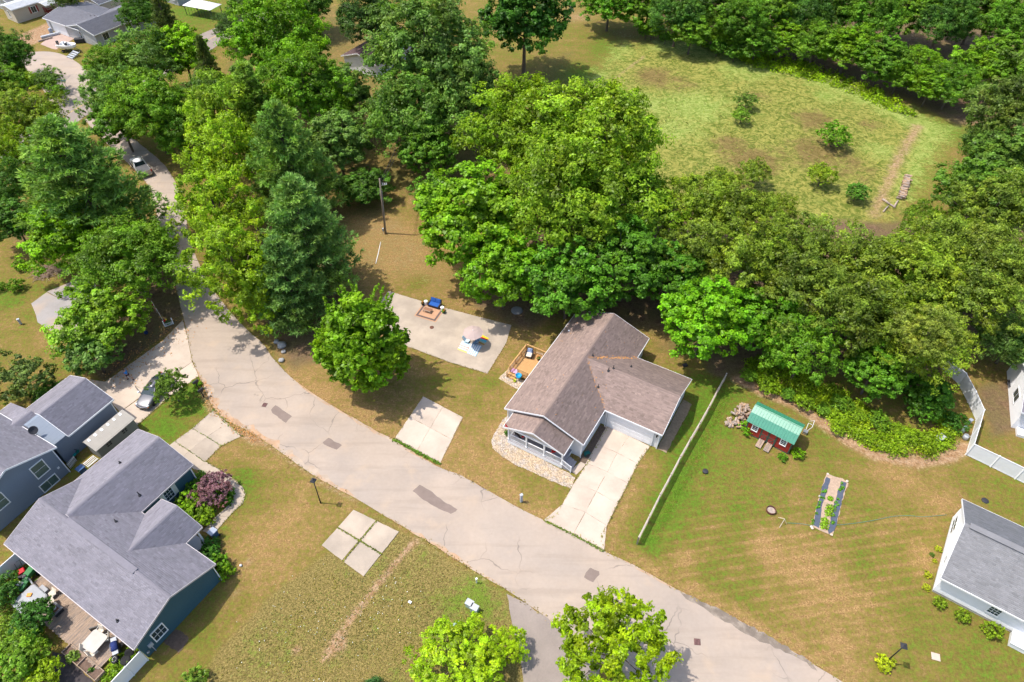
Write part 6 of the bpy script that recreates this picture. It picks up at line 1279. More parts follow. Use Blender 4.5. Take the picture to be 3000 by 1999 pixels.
def drain(label, c, r, pts):
    P = [Q(c, r, *p) for p in pts]; ce = sum(P, Vector())/4; t = empty('storm_drain', label, 'drain', (ce.x, ce.y, .012)); a = (P[1]-P[0]); b = (P[3]-P[0]); L = lambda u, v: (P[0]+a*u+b*v-ce)
    B().add([L(0, 0), L(1, 0), L(1, 1), L(0, 1)], [(0, 1, 2, 3)]).obj('pit', mat('drain_dark', (.05, .025, .025), .9, .1, 3) if 'drain_dark' not in MATS else MATS['drain_dark'], t)
    for k in range(5):
        u = .02+k*.2; q_ = [L(u, .02), L(u+.09, .02), L(u+.09, .98), L(u, .98)]; B().add([v+Vector((0, 0, .004)) for v in q_]+[v+Vector((0, 0, .03)) for v in q_], [(4, 5, 6, 7), (0, 1, 5, 4), (1, 2, 6, 5), (2, 3, 7, 6), (3, 0, 4, 7)]).obj('grate_bar', mat('grate_rust', (.24, .13, .12), .8, .2, 6) if 'grate_rust' not in MATS else MATS['grate_rust'], t)
drain('rusty storm drain grate at the road curve', 1, 2, ((72, 565), (110, 572), (92, 606), (50, 600))); drain('rusty storm drain grate near the lime green tree', 2, 3, ((1670, 1165), (1730, 1170), (1732, 1232), (1674, 1226)))

# ================================================================== SHEDS
SH0 = Q(2, 2, 2140, 800); k7 = 7.467
def R7(x, y, z=0): return G(2110+x/k7, 1140+y/k7, z)
fl, fr = R7(535, 920, .15), R7(1480, 1405, .15); rz = math.atan2(fr.y-fl.y, fr.x-fl.x); Ls_ = (fr-fl).length
RS = empty('garden_shed', 'red garden shed with green metal gambrel roof', 'shed', (fl.x, fl.y, 0), rz); Wd = 2.6
B().box(0, Ls_, 0, Wd, .12, 2.05).obj('wall', M_red, RS); B().box(-.02, Ls_+.02, -.02, Wd+.02, 0, .12).obj('base', M_green_trim, RS)
for s, x in enumerate((0, Ls_)): B().add([(x, 0, 2.05), (x, Wd, 2.05), (x, Wd-.55, 2.75), (x, Wd/2, 3.05), (x, .55, 2.75)], [(0, 1, 2, 3, 4) if s else (4, 3, 2, 1, 0)]).obj('gable', M_red, RS)
for k in range(int(Ls_/.2)): B().box(k*.2+.08, k*.2+.11, -.012, -.001, .12, 2.0).obj('batten', M_red, RS)
for x in (-.03, Ls_-.07): B().box(x, x+.1, -.03, -.002, .12, 2.05).obj('corner_trim', M_green_trim, RS)
prof = [(-.22, 1.98), (.45, 2.82), (Wd/2, 3.14), (Wd-.45, 2.82), (Wd+.22, 1.98)]; nP = 17; x0_, x1_ = -.18, Ls_+.18
for s in range(4):
    (ya, za), (yb, zb) = prof[s], prof[s+1]
    for k in range(nP):
        xa = x0_+(x1_-x0_)*k/nP; xb = x0_+(x1_-x0_)*(k+1)/nP; rib = .03; ny, nz = -(zb-za), (yb-ya); nl_ = math.hypot(ny, nz); ny /= nl_; nz /= nl_
        ring = lambda y, z: [(xa, y, z), (xb-rib*2, y, z), (xb-rib*1.5, y+ny*.03, z+nz*.03), (xb-rib*.5, y+ny*.03, z+nz*.03), (xb, y, z), (xb, y-ny*.02, z-nz*.02), (xa, y-ny*.02, z-nz*.02)]
        o = B().loft([ring(ya, za), ring(yb, zb)]).obj('roof_panel', M_green_roof, RS)
B().tube([(x0_, Wd/2, 3.15), (x1_, Wd/2, 3.15)], .06, 8).obj('ridge_cap', M_green_roof, RS)
for x in (.55, Ls_-1.1):
    window(RS, (x+.28, -.015, 1.35), 0, .5, .75, 3, 2)
dc = Ls_*.5
for s in (-1, 1):
    a = dc-.78 if s < 0 else dc+.02; d = B().box(a, a+.76, -.05, -.013, .16, 1.95).obj('door', M_red, RS)
    B().box(a, a+.08, -.07, -.051, .16, 1.95).box(a+.68, a+.76, -.07, -.051, .16, 1.95).box(a+.08, a+.68, -.07, -.051, 1.0, 1.08).box(a+.08, a+.68, -.07, -.051, .16, .24).bar((a+.08, -.06, .24), (a+.68, -.06, 1.0), .05, .02).bar((a+.08, -.061, 1.0), (a+.68, -.061, .24), .05, .02).obj('door_trim', M_green_trim, d)
B().box(dc-.8, dc+.8, -.09, -.02, 1.96, 2.02).obj('door_track', M_white, RS); B().box(dc-.85, dc-.8, -.06, 0, .12, 2.0).box(dc+.8, dc+.85, -.06, 0, .12, 2.0).obj('door_post', M_green_trim, RS)
for i, (a, l, lab) in enumerate(((dc-.72, 1.05, 'left wooden loading ramp of the red shed'), (dc+.12, .95, 'right wooden loading ramp of the red shed'))):
    t = empty('ramp', lab, 'ramp', fl*1.0+Vector((math.cos(rz)*a, math.sin(rz)*a, 0)), rz, 'shed ramps')
    for k in range(3): B().add([(k*.2, -.08, .16), (k*.2+.185, -.08, .16), (k*.2+.185, -1.15, .02), (k*.2, -1.15, .02), (k*.2, -.08, .12), (k*.2+.185, -.08, .12), (k*.2+.185, -1.15, -.01), (k*.2, -1.15, -.01)], [(0, 3, 2, 1), (4, 5, 6, 7), (0, 1, 5, 4), (1, 2, 6, 5), (2, 3, 7, 6), (3, 0, 4, 7)]).obj('plank', M_wood_old, t)
gt = empty('garden_rack', 'bent white metal rack leaning by the red shed', 'rack', R7(1850, 950, 0), rz); B().tube([(0, 0, 0), (.4, .3, .9), (.3, 1.1, 1.1), (-.1, 1.3, .5)], .025, 6).tube([(0, 0, 0), (-.1, .8, .7), (.25, .6, .9)], .025, 6).obj('tubes', M_white_gloss, gt); B().box(-.2, .25, -.3, .1, .02, .35).obj('basket', M_steel, gt)
# tan resin shed between the two left houses
TS = empty('resin_shed', 'tan resin shed with roof skylights between the two left houses', 'shed', (-41.28, 42.0, 0), R(-29))
B().box(-.85, .95, -2.25, 2.2, 0, 1.9).obj('wall', M_shed_wall, TS)
rs_ = B(); rs_.loft([[(-.98, y, 1.95), (-.55, y, 2.35), (1.08, y, 1.85), (1.08, y, 1.78), (-.55, y, 2.27), (-.98, y, 1.88)] for y in (-2.4, 2.35)]); rs_.obj('roof', M_shed_tan, TS)
for k in range(24): B().box(0, 1.68, -.012, .012, 0, .02, Matrix.Translation((-.52, -2.3+k*.2, 2.345)) @ Matrix.Rotation(R(17), 4, 'Y')).obj('roof_rib', M_shed_tan, TS)
for k in range(6): B().box(.1, .38, -.12, .12, 0, .025, Matrix.Translation((-.52, -1.95+k*.75, 2.35)) @ Matrix.Rotation(R(17), 4, 'Y')).obj('skylight', M_white_gloss, TS)
for y in (-1.0, .9):
    w_ = B().box(.951, .97, y-.27, y+.27, 1.1, 1.55).obj('window', M_black, TS); B().box(.971, .985, y-.03, y+.03, 1.1, 1.55).box(.971, .985, y-.27, y+.27, 1.3, 1.36).obj('muntin', M_shed_wall, w_)
# glass gazebo far back
GZ_ = empty('gazebo', 'screened gazebo with white hip roof beside the through road', 'gazebo', Q(0, 0, 1720, 140), R(-22)); gw, gl = 3.2, 7.0
for x in (0, gl/2, gl):
    for y in (0, gw): B().box(x-.05, x+.05, y-.05, y+.05, 0, 2.1).obj('post', M_dark, GZ_)
B().add([(-.3, -.3, 2.1), (gl+.3, -.3, 2.1), (gl+.3, gw+.3, 2.1), (-.3, gw+.3, 2.1), (1.7, gw/2, 3.1), (gl-1.7, gw/2, 3.1)], [(0, 1, 5, 4), (1, 2, 5), (2, 3, 4, 5), (3, 0, 4), (3, 2, 1, 0)]).obj('roof', M_roof_white, GZ_)
for k in range(8): B().box(k*gl/8-.015, k*gl/8+.015, -.02, .02, 0, 2.1).obj('mullion', M_dark, GZ_)

# ================================================================== PATIO SETTING
k84 = 7.841
def Zf(x, y, z=0): return G(1190+x/k84, 850+y/k84, z)
SZ = .03
rugp = [Zf(230, 530, SZ), Zf(725, 680, SZ), Zf(850, 465, SZ), Zf(385, 345, SZ)]; rc = sum(rugp, Vector())/4; ra = math.atan2((rugp[1]-rugp[0]).y, (rugp[1]-rugp[0]).x); rw, rd = (rugp[1]-rugp[0]).length, 2.75
RUG = empty('rug', 'tan outdoor rug with dark border under the blue loveseat', 'rug', (rc.x, rc.y, SZ), ra)
B().box(-rw/2, rw/2, -rd/2, rd/2, 0, .008).obj('border', M_rug_tan, RUG); B().box(-rw/2+.15, rw/2-.15, -rd/2+.15, rd/2-.15, .009, .013).obj('dark_band', M_rug_dark, RUG); B().box(-rw/2+.4, rw/2-.4, -rd/2+.4, rd/2-.4, .014, .018).obj('field', M_rug_tan, RUG)
rot_r = lambda x, y: Vector((rc.x+x*math.cos(ra)-y*math.sin(ra), rc.y+x*math.sin(ra)+y*math.cos(ra), SZ+.018))
p = rot_r(.1, 1.15); LV = empty('loveseat', 'dark wicker loveseat with royal blue cushions on the rug', 'loveseat', p, ra)
B().box(-.75, .75, -.4, .4, .05, .33).obj('base', M_wicker, LV); B().box(-.66, .66, -.42, .25, .33, .47).obj('seat_cushion', M_blue_cushion, LV, bevel=.05)
m = Matrix.Translation((0, .3, .4)) @ Matrix.Rotation(R(-20), 4, 'X'); B().box(-.75, .75, .02, .1, -.2, .55, m).obj('backrest', M_wicker, LV)
for s in (-1, 1):
    c = B().box(s*.34-.32, s*.34+.32, -.14, .01, .03, .58, m).obj('back_cushion', M_blue_cushion, LV, bevel=.05); B().blob((s*.34, .22, .72), .03, 1, 1, 0).obj('button', M_flag_blue, c); B().box(s*.74-.05, s*.74+.05, -.42, .4, .33, .58).obj('armrest', M_wicker, LV)
p = rot_r(-.28, -.05); CT = empty('coffee_table', 'slatted brown coffee table on the tan rug', 'table', p, ra)
for k in range(3): B().box(-.5, .5, -.28+k*.19, -.28+k*.19+.17, .36, .4).obj('slat', mat('brown_slat', (.30, .15, .085), .7, .15, 3) if k == 0 else MATS['brown_slat'], CT)
B().box(-.52, .52, -.30, -.27, .3, .42).box(-.52, .52, .27, .30, .3, .42).obj('apron', M_rail_gray, CT)
for x in (-.48, .48):
    for y in (-.26, .26): B().box(x-.03, x+.03, y-.03, y+.03, 0, .36).obj('leg', M_rail_gray, CT)
for x, y, lab in ((-1.1, 1.05, 'white drum side table left of the loveseat'), (1.3, .85, 'white drum side table right of the loveseat')):
    q = rot_r(x, y); t = empty('drum_table', lab, 'side table', q, 0, 'drum tables'); B().lathe([(.2, 0), (.22, .05), (.19, .25), (.22, .46), (.22, .5), (.01, .5)], 20).obj('drum', M_white_gloss, t, True); B().lathe([(.235, .5), (.235, .53), (.01, .535)], 20).obj('top', M_white_gloss, t)
q = rot_r(-1.42, .78); pot('dark planter of rust flowers left of the loveseat', (q.x, q.y, SZ), .17, .32, M_dark, M_flower_orange, (.09, .1, .02)); q = rot_r(1.62, .5); pot('dark planter of flowers right of the loveseat', (q.x, q.y, SZ), .17, .3, M_dark, M_flower_orange, (.12, .26, .02), 70)
# umbrella and beach chairs
uc = Zf(1530, 1165, SZ); UM = empty('parasol', 'pale pink parasol over the beach chairs', 'parasol', (uc.x, uc.y, SZ), .2); ut = Zf(1508, 945, 2.3); ox, oy = ut.x-uc.x, ut.y-uc.y
B().tube([(0, 0, 0), (ox*.95, oy*.95, 2.25)], .022, 8).obj('pole', M_white_gloss, UM); n8 = 8; Ru = 1.22
for k in range(n8):
    a0, a1 = k*6.2832/n8, (k+1)*6.2832/n8; am = (a0+a1)/2
    e = lambda a, r_, z: (ox+r_*math.cos(a), oy+r_*math.sin(a)*1.0, z)
    B().add([(ox, oy, 2.4), e(a0, Ru*.5, 2.25), e(a0, Ru, 1.98), e(am, Ru*.95, 2.0), e(a1, Ru, 1.98), e(a1, Ru*.5, 2.25)], [(0, 1, 5), (1, 2, 3, 4, 5)]).obj('canopy_panel', M_umbrella, UM)
B().lathe([(.05, 0), (.03, .1), (.005, .16)], 8).obj('finial', M_white_gloss, UM, loc=(ox, oy, 2.39))
def towel(label, pts, stripes, z=SZ+.006):
    P = [Zf(*p, z) for p in pts]; ce = sum(P, Vector())/4; t = empty('beach_towel', label, 'towel', ce, 0); tot = sum(w_ for w_, _ in stripes); u = 0
    for w_, m_ in stripes:
        a, b = u/tot, (u+w_)/tot; u += w_; L = lambda x, y: (P[0]*(1-x)+P[1]*x)*(1-y)+(P[3]*(1-x)+P[2]*x)*y-ce
        q_ = [L(0, a), L(1, a), L(1, b), L(0, b)]; B().add([v for v in q_]+[v+Vector((0, 0, .012)) for v in q_], [(4, 5, 6, 7), (0, 1, 5, 4), (1, 2, 6, 5), (2, 3, 7, 6), (3, 0, 4, 7)]).obj('stripe', m_, t)
M_ltyel = mat('pale_yellow_cloth', (.72, .55, .18), .9, .08, 5); M_bl = mat('sky_blue_cloth', (.16, .42, .62), .9, .1, 5)
towel('beach towel with pink and yellow stripes', [(1175, 1365), (1385, 1450), (1480, 1230), (1290, 1165)], [(1.2, M_ltyel), (.7, M_flag_white), (1, M_salmon), (.5, M_flag_white), (1, M_salmon), (.6, M_flag_white), (2.5, M_pale_aqua)])
P_ = [(1395, 1450), (1505, 1215), (1740, 1290), (1595, 1530)]
towel('blue and white striped beach towel', P_, [(1, M_flag_white), (.6, M_bl)]*5, SZ+.008)
towel('towel striped aqua and mustard behind the chairs', [(1600, 1180), (1790, 1270), (1860, 1160), (1640, 1090)], [(1, M_mustard), (1.2, M_util), (1.5, M_aqua)], SZ+.01); towel('red and yellow towel at the back of the chairs', [(1650, 1080), (1850, 1160), (1900, 1110), (1730, 1020)], [(1, M_flag_red), (1.3, M_yellow)], SZ+.012)
def beach_chair(label, p, rz, m_):
    t = empty('beach_chair', label, 'chair', p, rz, 'beach chairs under the parasol')
    B().add([(-.26, -.28, .24), (.26, -.28, .24), (.26, .2, .18), (-.26, .2, .18), (-.26, -.28, .22), (.26, -.28, .22), (.26, .2, .16), (-.26, .2, .16)], [(0, 1, 2, 3), (7, 6, 5, 4), (0, 4, 5, 1), (1, 5, 6, 2), (2, 6, 7, 3), (3, 7, 4, 0)]).obj('seat', m_, t); B().add([(-.26, .2, .18), (.26, .2, .18), (.26, .5, .78), (-.26, .5, .78), (-.26, .23, .17), (.26, .23, .17), (.26, .53, .77), (-.26, .53, .77)], [(0, 1, 2, 3), (7, 6, 5, 4), (0, 4, 5, 1), (1, 5, 6, 2), (2, 6, 7, 3), (3, 7, 4, 0)]).obj('backrest', m_, t)
    for s in (-1, 1): B().tube([(s*.29, -.3, 0), (s*.29, -.28, .4), (s*.29, .25, .42)], .016, 6).tube([(s*.29, -.1, .4), (s*.29, .3, 0)], .016, 6).tube([(s*.29, .2, .16), (s*.28, .52, .8)], .016, 6).obj('frame', M_steel, t)
M_navy = mat('navy_stripe_cloth', (.045, .12, .24), .9, .3, 8, second=(.20, .32, .42))
beach_chair('folding beach chair on the left, pale blue fabric', Zf(1400, 1190, SZ+.02), R(60), M_pale_aqua); beach_chair('folding beach chair on the right, navy striped fabric', Zf(1590, 1240, SZ+.02), R(-40), M_navy)
o = B().box(-.25, .25, -.18, .18, 0, .3).obj('cooler', M_navy, None, loc=Zf(1560, 1110, SZ), rz=.6, bevel=.03); tag(o, 'small dark blue cooler between the beach chairs', 'cooler')
o = B().blob((0, 0, .12), .13, 2, 1, 0).obj('beach_ball', M_flag_white, None, True, loc=Zf(1685, 1025, SZ)); tag(o, 'white beach ball behind the chairs', 'ball')
# porch things
for x, y, lab in ((3.1, -1.4, 'hanging basket of red flowers at the left of the porch'), (6.6, -1.55, 'hanging basket of red flowers at the right of the porch')):
    t = empty('hanging_basket', lab, 'flower basket', onMH(x, y, 1.75), 0, 'porch baskets'); B().lathe([(.05, -.18), (.17, -.02), (.18, 0)], 12).obj('basket', M_terracotta, t); fb = B()
    for i in range(16): fb.blob((random.uniform(-.17, .17), random.uniform(-.17, .17), random.uniform(0, .14)), .07, 1, .7, .2, i)
    fb.obj('flowers', M_flower_red, t); B().tube([(0, 0, .05), (0, 0, .62)], .008, 5).obj('chain', M_black, t)
chair_lounge('porch_chair', 'pale cushioned chair at the left end of the porch', onMH(2.3, -.75, .602), R(-30+70), M_flag_white, M_cream)
pot('brown pot of flowers on the porch floor', onMH(2.6, -.2, .602), .16, .3, M_terracotta, M_flower_orange)
b_ = onMH(1.75, -1.95, 2.6); FL = empty('porch_flag', 'thin flag staff at the porch roof corner', 'flag', b_, R(150)); B().tube([(0, 0, -.1), (.5, 0, .7)], .015, 6).obj('staff', M_black, FL); B().add([(.2, .01, .25), (.5, .01, .68), (.52, .03, .2), (.35, .02, -.1)], [(0, 1, 2, 3)]).obj('cloth', M_flag_red, FL)
# ================================================================== OLD DECK OF THE TEAL HOUSE
THM = Matrix.Translation(TH.location) @ Matrix.Rotation(TH.rotation_euler.z, 4, 'Z'); THI = THM.inverted()
def D5(x, y, z=0): return G(20+x/9.8, 1640+y/9.8, z)
def D6(x, y, z=0): return G(200+x/7.504, 1790+y/7.504, z)
DZ = .28
cA, cB, cC = THI @ D5(980, 470, DZ), THI @ D6(1100, 610, DZ), THI @ D6(780, 1420, DZ)
XA, XB, YC = cA.x, (cB.x+cC.x)/2, cC.y
OD = empty('old_deck', 'weathered plank deck behind the teal house with table and hot tub', 'deck', TH.location, TH.rotation_euler.z)
pw = .145; npk = int((XB-XA)/pw); plk = [B().box(-pw/2+.006, pw/2-.006, YC+.03*k, -8.02, DZ-.035, DZ).mesh('plank', M_wood_old) for k in range(3)]
for i in range(npk): link('plank', plk[i % 3], OD, (XA+pw*(i+.5), 0, .003*math.sin(i*2.1)))
B().box(XA+.1, XB-.1, YC+.15, -8.1, 0, DZ-.04).obj('frame', M_wood_old, OD)
def onTH(x, y, z): return THM @ Vector((x, y, z))
rt = TH.rotation_euler.z
h1, h2 = D5(640, 1150, .85), 0
HT = empty('hot_tub', 'square hot tub with grey cover on the old deck', 'hot tub', (h1.x, h1.y, 0), rt); rb = lambda s, z, r_=.25: [(x*s/1.0, y*s, z) for x, y in [(math.copysign(1-r_, math.cos(a))+r_*math.cos(a), math.copysign(1-r_, math.sin(a))+r_*math.sin(a)) for a in np.linspace(.01, 6.2732, 24)]]
B().loft([rb(1.0, 0), rb(1.02, .75)]).obj('cabinet', M_black, HT); B().loft([rb(1.06, .75), rb(1.08, .83), rb(1.0, .9), rb(.3, .93)]).obj('cover', M_hottub, HT); B().box(-1.0, 1.0, -.015, .015, .9, .945).obj('cover_fold', M_util_gray, HT)
p = D5(650, 1015, .95); o = B().box(-.2, .2, -.16, .16, 0, .1).obj('chemical_tray', M_orange, None, loc=(p.x, p.y, .935), rz=rt+.6, bevel=.03); tag(o, 'orange yellow box lying on the hot tub cover', 'box')
p = D5(1030, 930, .4); ST = empty('step_stool', 'pale two tread step beside the hot tub', 'step', (p.x, p.y, DZ), rt+R(0)); B().box(-.42, .42, -.4, -.02, 0, .22).obj('tread', M_hottub, ST); B().box(-.42, .42, .02, .4, 0, .42).obj('tread', M_hottub, ST)
def lounger(label, head, foot):
    d = foot-head; rz_ = math.atan2(d.y, d.x); L = d.length; c = (head+foot)/2; t = empty('sun_lounger', label, 'lounger', (c.x, c.y, DZ), rz_, 'loungers on the old deck')
    prof_ = [(-L/2, .72), (-L*.18, .34), (L*.15, .42), (L/2, .2)]
    for i in range(3):
        (a, za), (b, zb) = prof_[i], prof_[i+1]; B().add([(a, -.28, za), (b, -.28, zb), (b, .28, zb), (a, .28, za), (a, -.28, za-.03), (b, -.28, zb-.03), (b, .28, zb-.03), (a, .28, za-.03)], [(0, 1, 2, 3), (7, 6, 5, 4), (0, 4, 5, 1), (1, 5, 6, 2), (2, 6, 7, 3), (3, 7, 4, 0)]).obj(('backrest', 'seat', 'leg_rest')[i], M_cream, t)
    for s in (-1, 1): B().tube([(-L*.3, s*.3, 0), (-L*.15, s*.3, .34), (L*.3, s*.3, .34), (L*.4, s*.3, 0)], .02, 6).obj('frame', M_steel, t)
lounger('cream sun lounger nearest the house wall on the old deck', D5(1330, 830, 1.0), D5(1230, 1050, .6)); lounger('cream sun lounger nearest the fire table on the old deck', D5(1300, 1110, 1.0), D5(1150, 1320, .6))
p = D5(1385, 1430, .6); FT = empty('fire_table', 'grey fire table with glass ring on the old deck', 'fire table', (p.x, p.y, DZ), rt+R(2)); B().box(-.5, .5, -.38, .38, 0, .42).obj('base', M_dark, FT); B().box(-.56, .56, -.44, .44, .42, .48).obj('top', mat('slate_gray', (.17, .17, .18), .6, .1, 3), FT); B().box(-.36, .36, -.24, .24, .481, .5).obj('burner_pan', M_rust, FT); B().lathe([(.16, .5), (.19, .52), (.16, .53), (.14, .51)], 16).obj('burner_ring', M_steel, FT)
p = D6(570, 665, 1.0); DT = empty('dining_table', 'pale rounded square dining table on the old deck', 'table', (p.x, p.y, DZ), rt+R(6)); B().loft([rb(.76, .68, .3), rb(.78, .70, .3), rb(.77, .73, .3)]).obj('table_top', mat('pale_table', (.46, .43, .385), .6, .1, 2), DT)
for x in (-.5, .5):
    for y in (-.5, .5): B().tube([(x, y, 0), (x*.9, y*.9, .68)], .03, 6).obj('leg', M_steel, DT)
def dchair(label, p, rz_):
    t = empty('dining_chair', label, 'chair', (p.x, p.y, DZ), rz_, 'chairs around the pale table'); B().box(-.26, .26, -.26, .26, .40, .44).obj('seat', M_cream, t, bevel=.01); m = Matrix.Translation((0, .26, .42)) @ Matrix.Rotation(R(-14), 4, 'X'); B().box(-.27, .27, -.02, .02, 0, .62, m).obj('backrest', M_cream, t)
    for s in (-1, 1): B().tube([(s*.28, -.28, 0), (s*.28, -.26, .62), (s*.28, .28, .64)], .016, 6).tube([(s*.28, .2, .42), (s*.28, .34, 0)], .016, 6).obj('frame', M_steel, t)
for x, y, a, lab in ((660, 450, 10, 'upper deck chair pushed up to the pale table'), (800, 590, -35, 'deck chair at the house side of the pale table'), (410, 790, 140, 'deck chair at the left of the pale table'), (540, 890, 175, 'deck chair at the lower side of the pale table')): dchair(lab, D6(x, y, .9), rt+R(a))
p = D6(560, 370, .7); o = B().box(-.35, .35, -.05, .05, 0, .5).obj('folded_chair', M_black, None, loc=(p.x, p.y, DZ), rz=rt+.9); tag(o, 'black folded item behind the pale table', 'folded chair')
p = D6(1020, 790, 1.0); GR = empty('grill', 'black gas grill with side shelf on the old deck', 'grill', (p.x, p.y, DZ), rt+R(-30)); B().box(-.35, .35, -.25, .25, .1, .78).obj('cart', M_dark, GR); ring_ = lambda x: [(x, .27*math.cos(a), .8+.24*math.sin(a)) for a in np.linspace(0, math.pi, 9)]; B().loft([ring_(-.36), ring_(.36)]).obj('hood', M_flag_blue, GR, True); B().box(-.82, -.37, -.22, .22, .76, .8).obj('side_shelf', M_util_gray, GR); B().box(.37, .7, -.22, .22, .76, .8).obj('side_shelf', M_util_gray, GR); B().tube([(-.3, -.3, .9), (.3, -.3, .9)], .02).obj('handle', M_chrome, GR)
def tyre(label, p, z, tilt, rim=True, r_=.34):
    t = empty('spare_tyre', label, 'wheel', (p.x, p.y, z), 0, 'wheels on the old deck'); o = B().lathe([(r_*.55, -.11), (r_*.92, -.12), (r_, -.07), (r_, .07), (r_*.92, .12), (r_*.55, .11)], 22).obj('tyre', M_tire, t, True); o.rotation_euler = tilt
    if rim: q = B().lathe([(.02, .05), (r_*.5, .1), (r_*.57, .12), (r_*.57, -.1), (.02, -.08)], 16).obj('rim', M_white_gloss, t, True); q.rotation_euler = tilt
tyre('loose wheel with white rim on the old deck', D6(1020, 1060, .5), DZ+.13, (.25, -.3, 0)); tyre('tyre lying flat beside the white rimmed wheel', D6(1250, 1080, .5), DZ+.13, (0, 0, 0), False, .4); tyre('tyre leaning near the fence corner', D6(1340, 920, .6), DZ+.3, (.9, .3, 0), False, .36)
# planter box at the deck edge
PBX = empty('planter_box', 'long wooden planter box at the edge of the old deck', 'planter', OD.location, rt); a, b = THI @ D6(190, 1210, .3), THI @ D6(600, 1540, .3); y0 = min(a.y, b.y)-.0
x0b, x1b = sorted((a.x, b.x)); B().box(x0b-2.0, x1b, y0, y0+.06, 0, .42).obj('side_board', M_wood_old, PBX); B().box(x0b-2.0, x1b, y0+.85, y0+.91, 0, .42).obj('side_board', M_wood_old, PBX)
for x in (x0b-2.0, x0b, (x0b+x1b)/2, x1b-.06): B().box(x, x+.06, y0+.06, y0+.85, 0, .42).obj('end_board', M_wood_old, PBX)
B().box(x0b-1.94, x1b-.06, y0+.06, y0+.85, .05, .24).obj('soil', M_soil, PBX)
q = D6(110, 1000, .3); T_ = plant_tuft(None, .6, .5, 180, 'planter_weeds', .25, .12); T_.location = (q.x, q.y, 0); T_.color = (.13, .21, .03, 1); tag(T_, 'weeds spilling from the planter box', 'plant')
q = D6(500, 1300, .3); T_ = plant_tuft(None, .25, .35, 60, 'planter_plant', .25, .09); T_.location = (q.x, q.y, 0); T_.color = (.10, .19, .03, 1); tag(T_, 'small plant growing in the planter box', 'plant')
o = sheet('dark_ground_cover', ragged([tuple(D6(*p)[:2]) for p in ((-350, 900), (-100, 950), (60, 1110), (230, 1260), (560, 1560), (200, 1700), (-400, 1700))], .4, .08, 77), .012, mat('tarp', (.055, .045, .045), .9, .3, 3, .2), None, 'dark ground sheet below the planter box')
# garden tractor and red mower
fT, rT = D5(660, 400, .6), D5(430, 690, .6); hd = math.atan2(fT.y-rT.y, fT.x-rT.x); c = (fT+rT)/2
GT_ = empty('garden_tractor', 'old green garden tractor parked beside the deck', 'tractor', (c.x, c.y, 0), hd)
B().box(.15, 1.15, -.3, .3, .5, .95).obj('hood', M_mower_green, GT_, bevel=.05); B().box(-.95, .2, -.32, .32, .4, .52).obj('frame', M_mower_green, GT_); B().box(-1.1, -.4, -.58, -.3, .52, .78).obj('fender', M_mower_green, GT_, bevel=.06); B().box(-1.1, -.4, .3, .58, .52, .78).obj('fender', M_mower_green, GT_, bevel=.06)
s_ = B().box(-.8, -.38, -.24, .24, .72, .82).obj('seat', M_util_gray, GT_, bevel=.05); B().box(-.86, -.76, -.24, .24, .82, 1.15).obj('seat_back', M_util_gray, s_, bevel=.04); B().lathe([(.17, 0), (.19, .015), (.17, .03), (.15, .015)], 16).obj('steering_wheel', M_black, GT_, loc=(.02, 0, 1.0)); B().tube([(.15, 0, .85), (.02, 0, 1.0)], .02).obj('steering_column', M_black, GT_)
for x, y, r_ in ((-.75, .45, .34), (-.75, -.45, .34), (.85, .4, .24), (.85, -.4, .24)): wheel(GT_, x, y, r_, .2, M_yellow)
p = D5(420, 330, .5); RM = empty('snow_thrower', 'red and black garden machine beside the green tractor', 'machine', (p.x, p.y, 0), rt+R(70)); B().box(-.3, .3, -.35, .2, .25, .7).obj('engine_cover', M_mower_red, RM, bevel=.08); B().box(-.4, .4, -.6, -.35, .05, .5).obj('auger_housing', M_dark, RM); B().tube([(-.22, .2, .5), (-.22, .85, .95), (.22, .85, .95), (.22, .2, .5)], .02).obj('handlebar', M_black, RM); wheel(RM, 0, .42, .22, .12); wheel(RM, 0, -.42, .22, .12)
p = D5(700, 620, .6); o = B().bar((0, 0, .25), (.9, -.75, .55), .12, .03).obj('loose_board', M_steel, None, loc=(p.x-.5, p.y+.4, .3)); tag(o, 'grey board leaning from the tractor to the deck', 'board')
# bins, pickets, rack between the houses
k1 = 15.68
def Z1_(x, y, z=0): return G(180+x/k1, 1300+y/k1, z)
def wheelie(label, p, rz_, body, lidm):
    t = empty('wheelie_bin', label, 'bin', (p.x, p.y, 0), rz_); B().loft([[(-.24, -.26, .06), (.24, -.26, .06), (.24, .26, .06), (-.24, .26, .06)], [(-.3, -.34, 1.0), (.3, -.34, 1.0), (.3, .34, 1.0), (-.3, .34, 1.0)]]).obj('body', body, t); B().box(-.33, .33, -.38, .36, 1.0, 1.07).obj('lid', lidm, t, bevel=.02); B().tube([(-.25, .42, .98), (.25, .42, .98)], .02).obj('handle', M_dark, t)
    for s in (-1, 1): wheel(t, s*.0+.0, s*.28, .11, .06, z=.11) if False else B().lathe([(.11, -.03), (.11, .03)], 12).obj('wheel', M_tire, t, loc=(s*.27, .28, .11)).__setattr__('rotation_euler', (0, R(90), 0))
wheelie('blue wheeled bin between the two left houses', Z1_(880, 1150, .9), rt+R(0), M_bin_blue, M_bin_blue); q = G(540+590/7.127, 1500+420/7.127, .9); wheelie('blue bin with pale lid beside the teal porch', q, rt, M_bin_blue, M_bin_lid)
PKT = empty('picket_fence', 'short white picket fence at the blue grey house corner', 'fence', Z1_(430, 1150, 0), 0); a, b = Vector((0, 0, 0)), Z1_(700, 790, 0)-PKT.location
for k in range(8): q = a+(b-a)*(k/7); B().bar((q.x, q.y, 0), (q.x, q.y, .85), .09, .025).obj('picket', M_white_gloss, PKT)
for z in (.25, .65): B().bar((a.x, a.y, z), (b.x, b.y, z), .03, .07).obj('rail', M_white_gloss, PKT)
